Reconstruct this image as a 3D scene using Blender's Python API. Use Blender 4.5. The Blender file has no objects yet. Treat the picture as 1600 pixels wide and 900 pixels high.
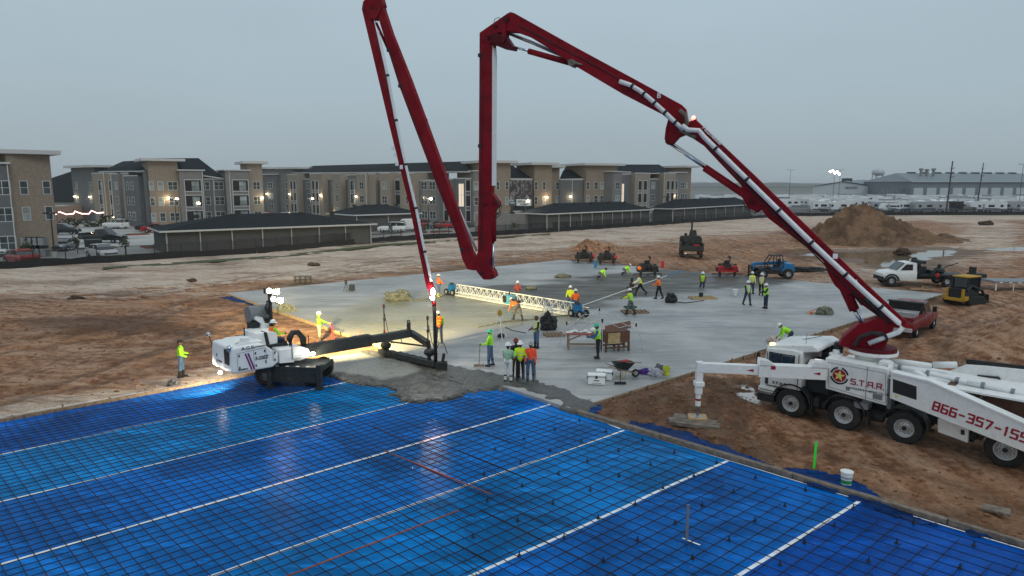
import bpy, bmesh, math, random
import numpy as np
from mathutils import Vector, Matrix, noise as mnoise
random.seed(7)
R = math.radians
SC = bpy.context.scene
COL = SC.collection
# ---------------------------------------------------------------- camera
H, F, PITCH = 8.5, 1067.0, R(8.63)
cam_d = bpy.data.cameras.new("camera"); cam = bpy.data.objects.new("camera", cam_d); COL.objects.link(cam)
cam.location = (0, 0, H); cam.rotation_euler = (R(90) - PITCH, 0, 0)
cam_d.sensor_width = 36; cam_d.lens = 36 * F / 1600; cam_d.clip_start = .1; cam_d.clip_end = 9000
SC.camera = cam
# ---------------------------------------------------------------- sky, sun, exposure
W = bpy.data.worlds.new("World"); SC.world = W; W.use_nodes = True
nt = W.node_tree; nt.nodes.clear()
SUN_EL, SUN_AZ = R(12), R(-100)
out = nt.nodes.new("ShaderNodeOutputWorld"); bg = nt.nodes.new("ShaderNodeBackground")
sky = nt.nodes.new("ShaderNodeTexSky"); sky.sky_type = 'NISHITA'; sky.sun_disc = False
sky.sun_elevation = SUN_EL; sky.sun_rotation = SUN_AZ; sky.dust_density = 4
tc = nt.nodes.new("ShaderNodeTexCoord"); sep = nt.nodes.new("ShaderNodeSeparateXYZ")
ramp = nt.nodes.new("ShaderNodeValToRGB")
el = ramp.color_ramp.elements
el[0].position = 0.0; el[0].color = (.255, .31, .34, 1)
el[1].position = 1.0; el[1].color = (.52, .60, .66, 1)
for p, c in ((.035, (.275, .335, .37, 1)), (.12, (.300, .375, .425, 1)), (.3, (.335, .425, .48, 1)), (.6, (.42, .50, .56, 1))):
    e = el.new(p); e.color = c
mul = nt.nodes.new("ShaderNodeVectorMath"); mul.operation = 'SCALE'; mul.inputs[3].default_value = 10.0
mix = nt.nodes.new("ShaderNodeMix"); mix.data_type = 'RGBA'; mix.inputs[0].default_value = .94
nt.links.new(tc.outputs['Generated'], sep.inputs[0]); nt.links.new(sep.outputs[2], ramp.inputs[0])
cn = nt.nodes.new("ShaderNodeTexNoise"); cn.inputs['Scale'].default_value = 2.2; cn.inputs['Detail'].default_value = 6; cn.inputs['Roughness'].default_value = .55
cmp_ = nt.nodes.new("ShaderNodeMapping"); cmp_.inputs['Scale'].default_value = (1, 1, 3.5); nt.links.new(tc.outputs['Generated'], cmp_.inputs[0]); nt.links.new(cmp_.outputs[0], cn.inputs['Vector'])
cr = nt.nodes.new("ShaderNodeMapRange"); cr.inputs[1].default_value = .3; cr.inputs[2].default_value = .7; cr.inputs[3].default_value = .975; cr.inputs[4].default_value = 1.04; nt.links.new(cn.outputs[0], cr.inputs[0])
cs = nt.nodes.new("ShaderNodeVectorMath"); cs.operation = 'SCALE'; nt.links.new(ramp.outputs[0], cs.inputs[0]); nt.links.new(cr.outputs[0], cs.inputs[3])
nt.links.new(cs.outputs[0], mul.inputs[0]); nt.links.new(sky.outputs[0], mix.inputs[6])
nt.links.new(mul.outputs[0], mix.inputs[7]); nt.links.new(mix.outputs[2], bg.inputs[0])
bg.inputs[1].default_value = .1
nt.links.new(bg.outputs[0], out.inputs[0])
sd = bpy.data.lights.new("sun", 'SUN'); sd.energy = .5; sd.angle = R(25); sd.color = (1, .95, .88)
so = bpy.data.objects.new("sun", sd); COL.objects.link(so)
so.rotation_euler = (R(50), 0, R(35))
SC.view_settings.view_transform = 'Standard'; SC.view_settings.look = 'None'
SC.view_settings.exposure = 0.40; SC.view_settings.gamma = 1
SC.cycles.max_bounces = 6; SC.cycles.volume_bounces = 0; SC.cycles.sample_clamp_indirect = 5; SC.cycles.transparent_max_bounces = 12
# ---------------------------------------------------------------- geometry helpers
CP, SP = math.cos(PITCH), math.sin(PITCH)
def ray(px, py):
    u, v = (px - 800) / F, -(py - 450) / F
    return (u, CP + v * SP, -SP + v * CP)
def G(px, py, z=0.0):            # the point of the level z that shows at a photo position
    d = ray(px, py); t = (z - H) / d[2]; return (d[0] * t, d[1] * t)
def D(px, py, Y):                # the point at depth Y
    d = ray(px, py); t = Y / d[1]; return Vector((d[0] * t, Y, H + d[2] * t))
class Plane:                     # an upright plane through p0 along d; l() gives (along, height)
    def __init__(s, p0, d):
        k = math.hypot(*d); s.p0 = p0; s.d = (d[0] / k, d[1] / k); s.n = (-s.d[1], s.d[0])
        s.M = Matrix(((s.d[0], s.n[0], 0, p0[0]), (s.d[1], s.n[1], 0, p0[1]), (0, 0, 1, 0), (0, 0, 0, 1)))
    def l(s, px, py, off=0.0):
        r = ray(px, py); q = (s.p0[0] + s.n[0] * off, s.p0[1] + s.n[1] * off)
        t = (q[0] * s.n[0] + q[1] * s.n[1]) / (r[0] * s.n[0] + r[1] * s.n[1])
        X, Y, Z = r[0] * t, r[1] * t, H + r[2] * t
        return ((X - q[0]) * s.d[0] + (Y - q[1]) * s.d[1], Z)
    def ls(s, pts, off=0.0): return [s.l(x, y, off) for x, y in pts]
def frame(x, y, z=0, rz=0): return Matrix.Translation((x, y, z)) @ Matrix.Rotation(rz, 4, 'Z')
I4 = Matrix.Identity(4)
class MB:
    def __init__(s, M=I4): s.M = M.copy(); s.v = []; s.f = []; s.m = []; s.k = 0
    def add(s, vs, fs, m=None):
        n = len(s.v); s.v += [s.M @ Vector(p) for p in vs]
        s.f += [tuple(i + n for i in f) for f in fs]; s.m += [s.k if m is None else m] * len(fs); return s
    def box(s, x0, x1, y0, y1, z0, z1, m=None, T=None):
        if x1 < x0: x0, x1 = x1, x0
        if y1 < y0: y0, y1 = y1, y0
        vs = [Vector((x, y, z)) for z in (z0, z1) for x, y in ((x0, y0), (x1, y0), (x1, y1), (x0, y1))]
        if T is not None: vs = [T @ v for v in vs]
        return s.add(vs, [(0, 3, 2, 1), (4, 5, 6, 7), (0, 1, 5, 4), (1, 2, 6, 5), (2, 3, 7, 6), (3, 0, 4, 7)], m)
    def bar(s, p0, p1, w, h=None, m=None):      # square bar between points
        p0, p1 = Vector(p0), Vector(p1); d = p1 - p0; L = d.length
        if L < 1e-6: return s
        T = Matrix.Translation(p0) @ d.to_track_quat('X', 'Z').to_matrix().to_4x4(); h = w if h is None else h
        return s.box(0, L, -w / 2, w / 2, -h / 2, h / 2, m, T)
    def cyl(s, p0, p1, r, r1=None, n=12, m=None, cap=True):
        p0, p1 = Vector(p0), Vector(p1); d = (p1 - p0); r1 = r if r1 is None else r1
        q = d.to_track_quat('Z', 'Y').to_matrix()
        vs = [p0 + q @ Vector((math.cos(a) * r, math.sin(a) * r, 0)) for a in [2 * math.pi * i / n for i in range(n)]]
        vs += [p1 + q @ Vector((math.cos(a) * r1, math.sin(a) * r1, 0)) for a in [2 * math.pi * i / n for i in range(n)]]
        fs = [(i, (i + 1) % n, n + (i + 1) % n, n + i) for i in range(n)]
        if cap: fs += [tuple(range(n - 1, -1, -1)), tuple(range(n, 2 * n))]
        return s.add(vs, fs, m)
    def tube(s, pts, r, n=8, m=None, rs=None):
        pts = [Vector(p) for p in pts]; vs = []; N = len(pts)
        up = Vector((0, 0, 1))
        for i, p in enumerate(pts):
            d = (pts[min(i + 1, N - 1)] - pts[max(i - 1, 0)]).normalized()
            a = d.cross(up)
            if a.length < .1: a = d.cross(Vector((1, 0, 0)))
            a.normalize(); b = a.cross(d); rr = rs[i] if rs else r
            vs += [p + (a * math.cos(t) + b * math.sin(t)) * rr for t in [2 * math.pi * j / n for j in range(n)]]
        fs = [(i * n + j, i * n + (j + 1) % n, (i + 1) * n + (j + 1) % n, (i + 1) * n + j) for i in range(N - 1) for j in range(n)]
        fs += [tuple(range(n - 1, -1, -1)), tuple(range((N - 1) * n, N * n))]
        return s.add(vs, fs, m)
    def prism(s, pts, off, m=None):             # pts: 3D outline, off: thickness vector
        n = len(pts); pts = [Vector(p) for p in pts]; off = Vector(off)
        fs = [tuple(range(n - 1, -1, -1)), tuple(range(n, 2 * n))] + [(i, (i + 1) % n, n + (i + 1) % n, n + i) for i in range(n)]
        return s.add(pts + [p + off for p in pts], fs, m)
    def xz(s, pts, y0, y1, m=None):             # outline in the local XZ plane, from y0 to y1
        return s.prism([(x, y0, z) for x, z in pts], (0, y1 - y0, 0), m)
    def ell(s, c, r, nu=10, nv=7, m=None, T=None):
        if not hasattr(r, '__len__'): r = (r, r, r)
        vs = [(0, 0, -1)] + [(math.cos(a) * math.sin(b), math.sin(a) * math.sin(b), -math.cos(b)) for b in [math.pi * j / nv for j in range(1, nv)] for a in [2 * math.pi * i / nu for i in range(nu)]] + [(0, 0, 1)]
        vs = [Vector((x * r[0], y * r[1], z * r[2])) for x, y, z in vs]
        if T is not None: vs = [T @ v for v in vs]
        vs = [v + Vector(c) for v in vs]; N = len(vs) - 1
        fs = [(0, 1 + (i + 1) % nu, 1 + i) for i in range(nu)]
        fs += [(1 + j * nu + i, 1 + j * nu + (i + 1) % nu, 1 + (j + 1) * nu + (i + 1) % nu, 1 + (j + 1) * nu + i) for j in range(nv - 2) for i in range(nu)]
        fs += [(N, 1 + (nv - 2) * nu + i, 1 + (nv - 2) * nu + (i + 1) % nu) for i in range(nu)]
        return s.add(vs, fs, m)
    def lathe(s, prof, p0, ax, n=20, m=None):   # prof: (radius, along) pairs, closed loop if last != first
        p0 = Vector(p0); q = Vector(ax).to_track_quat('Z', 'Y').to_matrix(); vs = []
        for r, h in prof: vs += [p0 + q @ Vector((math.cos(a) * r, math.sin(a) * r, h)) for a in [2 * math.pi * i / n for i in range(n)]]
        fs = [(i * n + j, i * n + (j + 1) % n, (i + 1) * n + (j + 1) % n, (i + 1) * n + j) for i in range(len(prof) - 1) for j in range(n)]
        return s.add(vs, fs, m)
WM = {}
def tag(o, label=None, cat=None, group=None, kind=None):
    if label: o['label'] = label
    if cat: o['category'] = cat
    if group: o['group'] = group
    if kind: o['kind'] = kind
    return o
def thing(name, label, cat, M, group=None, kind=None):
    o = bpy.data.objects.new(name, None); COL.objects.link(o); o.empty_display_size = .3
    o.matrix_world = M; WM[o.name] = M.copy(); return tag(o, label, cat, group, kind)
def mesh_of(name, mb, mats, inv=None, smooth=False):
    me = bpy.data.meshes.new(name)
    me.from_pydata([(inv @ v) if inv is not None else v for v in mb.v], [], mb.f)
    for m in (mats if isinstance(mats, (list, tuple)) else [mats]): me.materials.append(m)
    me.polygons.foreach_set('material_index', mb.m)
    if smooth: me.polygons.foreach_set('use_smooth', [True] * len(mb.f))
    me.update(); return me
def obj(name, mb, mats, parent=None, smooth=False, bev=0, label=None, cat=None, group=None, kind=None, sharp=None):
    if parent is not None: M = WM[parent.name]
    else:
        xs = [v.x for v in mb.v]; ys = [v.y for v in mb.v]
        M = Matrix.Translation(((min(xs) + max(xs)) / 2, (min(ys) + max(ys)) / 2, min(v.z for v in mb.v)))
    me = mesh_of(name, mb, mats, M.inverted(), smooth or bool(sharp))
    if sharp:
        bm = bmesh.new(); bm.from_mesh(me)
        for e in bm.edges:
            if len(e.link_faces) == 2 and e.calc_face_angle(0) > R(sharp): e.smooth = False
        bm.to_mesh(me); bm.free()
    o = bpy.data.objects.new(name, me); COL.objects.link(o)
    if parent is not None: o.parent = parent
    else: o.matrix_world = M
    WM[o.name] = M.copy()
    if bev:
        b = o.modifiers.new("bevel", 'BEVEL'); b.width = bev; b.segments = 2; b.limit_method = 'ANGLE'; b.angle_limit = R(35)
    return tag(o, label, cat, group, kind)
def copy_tree(o, parent=None):
    c = o.copy(); COL.objects.link(c)
    if parent is not None: c.parent = parent
    for ch in o.children: copy_tree(ch, c)
    return c
def put(o, M, label=None, first=False, group=None):
    c = o if first else copy_tree(o); c.matrix_world = M
    if label: c['label'] = label
    if group: c['group'] = group
    return c
def text(name, s, M, size, mat, parent, sx=1.0, bold=0.0, thick=.006, center=False, shear=0):
    cu = bpy.data.curves.new(name, 'FONT'); cu.body = s; cu.size = size; cu.extrude = thick; cu.offset = bold; cu.shear = shear
    if center: cu.align_x = 'CENTER'; cu.align_y = 'CENTER'
    to = bpy.data.objects.new(name, cu); COL.objects.link(to)
    me = bpy.data.meshes.new_from_object(to.evaluated_get(bpy.context.evaluated_depsgraph_get()))
    bpy.data.objects.remove(to); me.transform(WM[parent.name].inverted() @ M @ Matrix.Diagonal((sx, 1, 1, 1)))
    me.materials.clear(); me.materials.append(mat); me.name = name
    o = bpy.data.objects.new(name, me); COL.objects.link(o); o.parent = parent; WM[o.name] = WM[parent.name]; return o
GLY = {'8': [[(0, .5), (0, 0), (1, 0), (1, .5), (0, .5), (0, 1), (1, 1), (1, .5)]], '6': [[(1, 1), (0, 1), (0, 0), (1, 0), (1, .52), (0, .52)]], '3': [[(0, 1), (1, 1), (1, 0), (0, 0)], [(.25, .5), (1, .5)]], '5': [[(1, 1), (0, 1), (0, .54), (1, .54), (1, 0), (0, 0)]], '7': [[(0, 1), (1, 1), (.35, 0)]], '1': [[(.25, .85), (.5, 1), (.5, 0)]], '-': [[(.1, .5), (.9, .5)]], '.': [[(.2, 0), (.3, 0)]], 'S': [[(1, 1), (0, 1), (0, .52), (1, .52), (1, 0), (0, 0)]], 'T': [[(0, 1), (1, 1)], [(.5, 1), (.5, 0)]], 'A': [[(0, 0), (0, 1), (1, 1), (1, 0)], [(0, .42), (1, .42)]], 'R': [[(0, 0), (0, 1), (1, 1), (1, .45), (0, .45)], [(.55, .45), (1, 0)]]}
def stroke_text(s, Mx, h, w, st, gap, mt, parent, thick=.008):
    x = 0; out_ = None
    for ch in s:
        cw = w if ch not in '.1' else w * (.32 if ch == '.' else .62); m = MB(Mx)
        for pl in GLY[ch]:
            pts = [(x + a * cw, b * h, thick) for a, b in pl]
            for a, b in zip(pts[:-1], pts[1:]): m.bar(a, b, st, thick)
            for p in pts: m.cyl((p[0], p[1], thick * .45), (p[0], p[1], thick * 1.55), st / 2, n=10)
        obj('lettering', m, mt, parent); x += cw + gap * (.6 if ch == '.' else 1)
# ---------------------------------------------------------------- numpy noise
def vnoise(x, y, seed=0):
    xi = np.floor(x).astype(np.int64); yi = np.floor(y).astype(np.int64); fx = x - xi; fy = y - yi
    fx = fx * fx * (3 - 2 * fx); fy = fy * fy * (3 - 2 * fy)
    def h(a, b):
        n = (a * 374761393 + b * 668265263 + seed * 974634777) & 0x7fffffff
        n = ((n ^ (n >> 13)) * 1274126177) & 0x7fffffff
        return ((n ^ (n >> 16)) & 0xffff) / 65535.0
    return (h(xi, yi) * (1 - fx) + h(xi + 1, yi) * fx) * (1 - fy) + (h(xi, yi + 1) * (1 - fx) + h(xi + 1, yi + 1) * fx) * fy
def fbm(x, y, seed=0, oc=4):
    s = 0; a = .5
    for i in range(oc): s = s + a * vnoise(x, y, seed + i); x = x * 2.03; y = y * 2.03; a *= .5
    return s / (1 - .5 ** oc)
def sdpoly(X, Y, poly):          # signed distance, positive inside
    d = np.full(X.shape, 1e9); ins = np.zeros(X.shape, bool); n = len(poly)
    for i in range(n):
        ax, ay = poly[i]; bx, by = poly[(i + 1) % n]
        ex, ey = bx - ax, by - ay; t = np.clip(((X - ax) * ex + (Y - ay) * ey) / (ex * ex + ey * ey + 1e-9), 0, 1)
        d = np.minimum(d, np.hypot(X - ax - t * ex, Y - ay - t * ey))
        c = ((ay > Y) != (by > Y)); ins ^= c & (X < (bx - ax) * (Y - ay) / (by - ay + 1e-12) + ax)
    return np.where(ins, d, -d)
def sm(x, a, b): t = np.clip((x - a) / (b - a), 0, 1); return t * t * (3 - 2 * t)
def sheet(name, xs, ys, zf, mats, attrs=None, keep=None, smooth=True, **kw):   # grid sheet with vertex attributes
    X, Y = np.meshgrid(xs, ys); Z = zf(X, Y); nx, ny = len(xs), len(ys)
    idx = np.arange(nx * ny).reshape(ny, nx)
    q = np.stack([idx[:-1, :-1], idx[:-1, 1:], idx[1:, 1:], idx[1:, :-1]], -1).reshape(-1, 4)
    if keep is not None:
        k = keep(X, Y).ravel(); q = q[k[q].any(1)]
        used = np.unique(q); mp = -np.ones(nx * ny, int); mp[used] = np.arange(len(used)); q = mp[q]
    else: used = np.arange(nx * ny)
    co = np.stack([X, Y, Z], -1).reshape(-1, 3)[used]
    me = bpy.data.meshes.new(name); me.vertices.add(len(co)); me.vertices.foreach_set('co', co.ravel())
    me.loops.add(q.size); me.loops.foreach_set('vertex_index', q.ravel())
    me.polygons.add(len(q)); me.polygons.foreach_set('loop_start', np.arange(0, q.size, 4)); me.polygons.foreach_set('loop_total', np.full(len(q), 4))
    me.update(calc_edges=True)
    for an, fn in (attrs or {}).items():
        a = me.attributes.new(an, 'FLOAT', 'POINT'); a.data.foreach_set('value', np.asarray(fn(X, Y), float).ravel()[used])
    for m in (mats if isinstance(mats, (list, tuple)) else [mats]): me.materials.append(m)
    me.polygons.foreach_set('use_smooth', [smooth] * len(q))
    o = bpy.data.objects.new(name, me); COL.objects.link(o); WM[o.name] = I4; return tag(o, **kw)
# ---------------------------------------------------------------- materials
class NT:                        # small node helper
    def __init__(s, name):
        s.mat = bpy.data.materials.new(name); s.mat.use_nodes = True; s.t = s.mat.node_tree; s.b = s.t.nodes['Principled BSDF']; s._c = None
    def n(s, ty, **k):
        x = s.t.nodes.new(ty)
        for a, v in k.items(): setattr(x, a, v)
        return x
    def link(s, a, b): s.t.links.new(a, b)
    def coord(s):
        if s._c is None: s._c = s.n('ShaderNodeNewGeometry').outputs['Position']
        return s._c
    def objc(s): return s.n('ShaderNodeTexCoord').outputs['Object']
    def mapv(s, v, sc=(1, 1, 1), rz=0):
        m = s.n('ShaderNodeMapping'); m.inputs['Scale'].default_value = sc; m.inputs['Rotation'].default_value = (0, 0, rz); s.link(v, m.inputs[0]); return m.outputs[0]
    def noise(s, scale, v=None, detail=5, rough=.6, dist=0):
        x = s.n('ShaderNodeTexNoise'); x.inputs['Scale'].default_value = scale; x.inputs['Detail'].default_value = detail
        x.inputs['Roughness'].default_value = rough; x.inputs['Distortion'].default_value = dist
        s.link(v if v is not None else s.coord(), x.inputs['Vector']); return x.outputs[0]
    def ramp(s, v, a, b, c0=0, c1=1):
        x = s.n('ShaderNodeMapRange'); x.interpolation_type = 'SMOOTHSTEP'
        for i, q in enumerate((a, b, c0, c1)): x.inputs[i + 1].default_value = q
        s.link(v, x.inputs[0]); return x.outputs[0]
    def mix(s, f, a, b):
        x = s.n('ShaderNodeMix', data_type='RGBA')
        for sock, v in ((x.inputs[0], f), (x.inputs[6], a), (x.inputs[7], b)):
            if isinstance(v, (int, float)): sock.default_value = v
            elif isinstance(v, tuple): sock.default_value = (*v, 1)
            else: s.link(v, sock)
        return x.outputs[2]
    def math(s, op, a, b=0.0):
        x = s.n('ShaderNodeMath', operation=op)
        for sock, v in ((x.inputs[0], a), (x.inputs[1], b)):
            if isinstance(v, (int, float)): sock.default_value = v
            else: s.link(v, sock)
        return x.outputs[0]
    def attr(s, name): x = s.n('ShaderNodeAttribute'); x.attribute_name = name; return x.outputs['Fac']
    def bump(s, h, st=.3, dist=.05):
        x = s.n('ShaderNodeBump'); x.inputs['Strength'].default_value = st; x.inputs['Distance'].default_value = dist
        s.link(h, x.inputs['Height']); s.link(x.outputs[0], s.b.inputs['Normal'])
    def set(s, **k):
        for a, v in k.items():
            i = s.b.inputs[{'col': 'Base Color', 'rough': 'Roughness', 'metal': 'Metallic', 'spec': 'Specular IOR Level', 'coat': 'Coat Weight', 'trans': 'Transmission Weight', 'alpha': 'Alpha', 'ecol': 'Emission Color', 'est': 'Emission Strength'}[a]]
            if isinstance(v, (int, float)): i.default_value = v
            elif isinstance(v, tuple): i.default_value = (*v, 1)
            else: s.link(v, i)
        return s
def mat(name, col, rough=.6, metal=0, vary=.12, scale=6, spec=.28, coat=0, dirt=0, dcol=(.2, .12, .07), bump=0, dscale=1.3):
    t = NT(name); c = tuple(col); o = t.objc()
    n = t.noise(scale, o, 4); base = t.mix(t.ramp(n, .3, .7), tuple(max(0, x * (1 - vary)) for x in c), tuple(min(1, x * (1 + vary)) for x in c))
    if dirt:
        dn = t.noise(dscale, o, 6, .7); base = t.mix(t.ramp(dn, .62 - dirt * .3, .75, 0, min(1, dirt * 1.4)), base, dcol)
        t.set(rough=t.ramp(dn, .4, .7, rough, min(1, rough + .35)))
    else: t.set(rough=t.ramp(n, .3, .7, rough * .9, min(1, rough * 1.1)))
    t.set(col=base, metal=metal, spec=spec, coat=coat)
    if bump: t.bump(t.noise(scale * 5, o, 3), bump, .02)
    return t.mat
def emat(name, col, st, base=(.8, .8, .8)):
    t = NT(name); t.set(col=base, ecol=tuple(col), est=st); return t.mat
M_ = {}
M_['white'] = mat('white_paint', (.72, .73, .72), .35, vary=.05, dirt=.24, dcol=(.34, .26, .19), coat=.2)
M_['whitec'] = mat('white_clean', (.72, .74, .74), .4, vary=.03)
M_['trim'] = mat('white_trim', (.46, .465, .46), .6, vary=.06)
M_['red'] = mat('crane_red', (.185, .003, .010), .5, vary=.18, scale=1.5, dirt=.2, dcol=(.10, .02, .02), spec=.14)
M_['redd'] = mat('dark_red', (.075, .003, .007), .45, vary=.15, dirt=.2, spec=.15)
M_['pipe'] = mat('pipe_white', (.66, .68, .69), .4, vary=.05, dirt=.15, dcol=(.3, .27, .24))
M_['steel'] = mat('steel', (.35, .36, .37), .3, .9, vary=.1)
M_['chrome'] = mat('cylinder_rod', (.45, .5, .56), .18, .95, vary=.05)
M_['black'] = mat('black_steel', (.022, .023, .025), .5, vary=.3, dirt=.2, dcol=(.1, .07, .05))
M_['machine'] = mat('machine_grey', (.022, .027, .03), .5, vary=.2, dirt=.25, dcol=(.12, .1, .08))
M_['rubber'] = mat('tyre_rubber', (.02, .02, .02), .8, vary=.2, dirt=.3, dcol=(.10, .065, .04))
M_['rim'] = mat('rim_metal', (.5, .51, .52), .35, .6, vary=.1, dirt=.1)
M_['glass'] = mat('dark_glass', (.015, .02, .024), .06, vary=.1, spec=.8)
M_['decal_red'] = mat('decal_red', (.30, .012, .03), .45, vary=.03)
M_['decal_black'] = mat('decal_black', (.02, .02, .022), .5, vary=.03)
M_['gold'] = mat('decal_gold', (.65, .6, .16), .45, vary=.15, scale=20)
M_['dirtsmall'] = mat('dirt_lump', (.19, .09, .045), .95, vary=.3, bump=.6)
M_['wood'] = mat('timber', (.24, .17, .11), .8, vary=.3, scale=9, dirt=.3, dcol=(.14, .09, .06))
M_['woodlight'] = mat('fresh_timber', (.42, .30, .16), .75, vary=.2, scale=9, dirt=.2, dcol=(.2, .15, .1))
M_['brownboard'] = mat('brown_board', (.12, .055, .035), .6, vary=.2)
M_['grey'] = mat('grey_metal', (.2, .21, .22), .5, .3)
M_['blue'] = mat('machine_blue', (.015, .16, .36), .4, vary=.1, dirt=.2, coat=.2)
M_['yellow'] = mat('machine_yellow', (.42, .24, .015), .5, vary=.1, dirt=.4)
M_['orange'] = mat('safety_orange', (.85, .16, .03), .6, vary=.06)
M_['blackcloth'] = mat('black_sheeting', (.018, .018, .02), .4, vary=.4, bump=.6)
M_['tarp'] = mat('muddy_tarp', (.14, .145, .11), .8, vary=.4, bump=.8)
lamp_em = emat('lamp_glow', (1, .93, .8), 45); head_em = emat('headlamp_glow', (1, .9, .72), 50); warm_em = emat('warm_lamp', (1, .8, .5), 14); red_em = emat('red_beacon', (1, .05, .03), 12)
M_['bars'] = mat('rebar_steel', (.010, .010, .014), .7, vary=.3)
M_['rust'] = mat('rust_bar', (.28, .08, .035), .8, vary=.3)
# ---------------------------------------------------------------- site layout
def pxp(*p): return [G(x, y) for x, y in p]
SL, SB, SR, CR, C0 = G(355, 458), G(880, 406), G(1474, 459), (2.3, 25.15), (-6.5, 35.02)
SLAB = [SL, SB, SR, CR, C0]
curb_d = Vector((.7135, -.7007)); line_d = Vector((.760, .650))
CURB_END = (CR[0] + curb_d.x * 40, CR[1] + curb_d.y * 40)
LEFT_FAR = (C0[0] - .742 * 60, C0[1] - .670 * 60)
BAY = [C0, CR, CURB_END, (10, -22), (-42, -22), LEFT_FAR]
FEN = [(-75, 48.8)] + [G(0, 418), G(400, 394), G(600, 376), G(850, 362), G(1170, 341)] + [(76, 190), (400, 205)]
NOFEN = FEN + [(3000, 300), (3000, 6000), (-3000, 6000), (-3000, 48)]
PUD = [G(*p) for p in ((1372, 392), (1400, 388), (1490, 388), (1500, 391), (1450, 402), (1425, 412), (1385, 415), (1366, 408), (1350, 402), (1300, 400), (1250, 396), (1300, 391))]
PUD2 = [G(*p) for p in ((1545, 386), (1600, 384), (1640, 388), (1560, 390))]
WHITE_SP = [G(*p) for p in ((1155, 612), (1185, 608), (1200, 630), (1160, 628))]
mounds = [(G(1585, 548), 5.5, 1.2), (G(1660, 560), 6, 1.6), (G(1150, 650), 2.4, .35), (G(1090, 622), 2.6, .5), (G(1030, 628), 2.0, .4), (G(975, 634), 1.4, .26), (G(1150, 600), 2.4, .35), (G(90, 510), 8, .3), (G(240, 560), 6, .15), (G(30, 470), 9, .35)]
TRACKS = [((1620, 815), (1450, 762), (1300, 722), (1180, 690)), ((1620, 640), (1530, 600), (1480, 575), (1440, 548), (1490, 500), (1620, 470)), ((1620, 540), (1540, 520), (1480, 497), (1380, 468)), ((-20, 628), (150, 585), (280, 545), (420, 470), (480, 440)), ((-20, 545), (160, 520), (300, 470), (560, 420), (860, 392), (1060, 384)),
    ((-20, 470), (200, 462), (420, 428), (700, 396), (900, 398), (1120, 428), (1380, 462), (1620, 430)), ((900, 390), (1080, 402), (1250, 400), (1460, 452)), ((1060, 640), (1150, 600), (1200, 590))]
_tc = {}
def track_d(X, Y):
    k = (X.shape, float(X.ravel()[0]), float(X.ravel()[-1]))
    if k not in _tc: _tc[k] = track_d0(X, Y)
    return _tc[k]
def track_d0(X, Y):
    best = np.full(X.shape, 9.0)
    for T_ in TRACKS:
        p = [Vector(G(*q)) for q in T_]
        for a, b in zip(p[:-1], p[1:]):
            d = b - a; L2 = d.length_squared; t_ = np.clip(((X - a.x) * d.x + (Y - a.y) * d.y) / L2, 0, 1); w = (fbm(X * .15, Y * .15, 77) - .5) * .9
            q = np.abs((X - a.x) * d.y - (Y - a.y) * d.x) / math.sqrt(L2) + w; o_ = np.hypot(X - a.x - t_ * d.x, Y - a.y - t_ * d.y); best = np.minimum(best, np.where(o_ < 2, np.abs(q - .9), 9))
    return best
def a_rut(X, Y): return (1 - sm(track_d(X, Y), .12, .42)) * (.55 + .6 * fbm(X * .4, Y * .4, 78))
def ground_z(X, Y):
    s = sdpoly(X, Y, SLAB); b = sdpoly(X, Y, BAY); fn = sdpoly(X, Y, NOFEN)
    near = 1 - sm(np.hypot(X, Y), 150, 260)
    rough = (fbm(X * .35, Y * .35, 3) - .5) * .34 + (fbm(X * 1.3, Y * 1.3, 9) - .5) * .22 + (np.abs(fbm(X * .6, Y * .6, 21) - .5)) * -.25
    # ruts along the haul road directions
    t = (X * .69 + Y * .724); rut = (np.abs(np.sin(t * 1.9 + fbm(X * .1, Y * .1, 5) * 5)) - .5) * .07
    t2 = (X * .72 - Y * .69); rut2 = (np.abs(np.sin(t2 * 1.4 + fbm(X * .12, Y * .12, 6) * 6)) - .5) * .06
    z = -.14 + (rough + rut * sm(X, 3, 8) + rut2 * (1 - sm(X, -6, -2))) * near
    z = np.where(s > -1.5, z * sm(-s, .2, 1.5) + (-.15) * (1 - sm(-s, .2, 1.5)), z)
    z = np.where(b > -1.2, z * sm(-b, .25, 1.2) + (-.175) * (1 - sm(-b, .25, 1.2)), z)
    z = z - .055 * a_rut(X, Y) * sm(-s, .3, 1) * sm(-b, .3, 1) + .03 * np.exp(-((track_d(X, Y) - .5) / .12) ** 2) * sm(-s, .3, 1) * sm(-b, .4, 1)
    tr = [(10.3 + .69 * k + .7135 * q, 24.6 + .724 * k - .69 * q) for k in (0, 1.25, 2.5) for q in (-1, 2, 5, 8, 11)]
    for c in tr:
        w = np.exp(-((X - c[0]) ** 2 + (Y - c[1]) ** 2) / 3.0); z = z * (1 - .85 * w) + (-.11) * .85 * w
    for (mx, my), r, h in mounds:
        q = np.hypot(X - mx, Y - my) / r; z = z + h * np.clip(1 - q, 0, 1) ** 1.3 * (.75 + .5 * fbm(X * .9, Y * .9, 17))
    for P in (PUD, PUD2):
        p = sdpoly(X, Y, P) + (fbm(X * .28, Y * .5, 31) - .5) * 3.5 + .9; z = np.where(p > -3, z * (1 - sm(p, -3, .6)) + (-.10) * sm(p, -3, .2) - .35 * sm(p, -.2, 2), z)
    z = np.where(fn > -1, z * (1 - sm(fn, -1, .5)) - .12 * sm(fn, -1, .5), z)
    z = np.where(s > .15, -.5, z); z = np.where(b > -.02, -.5, z)
    return z
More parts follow.
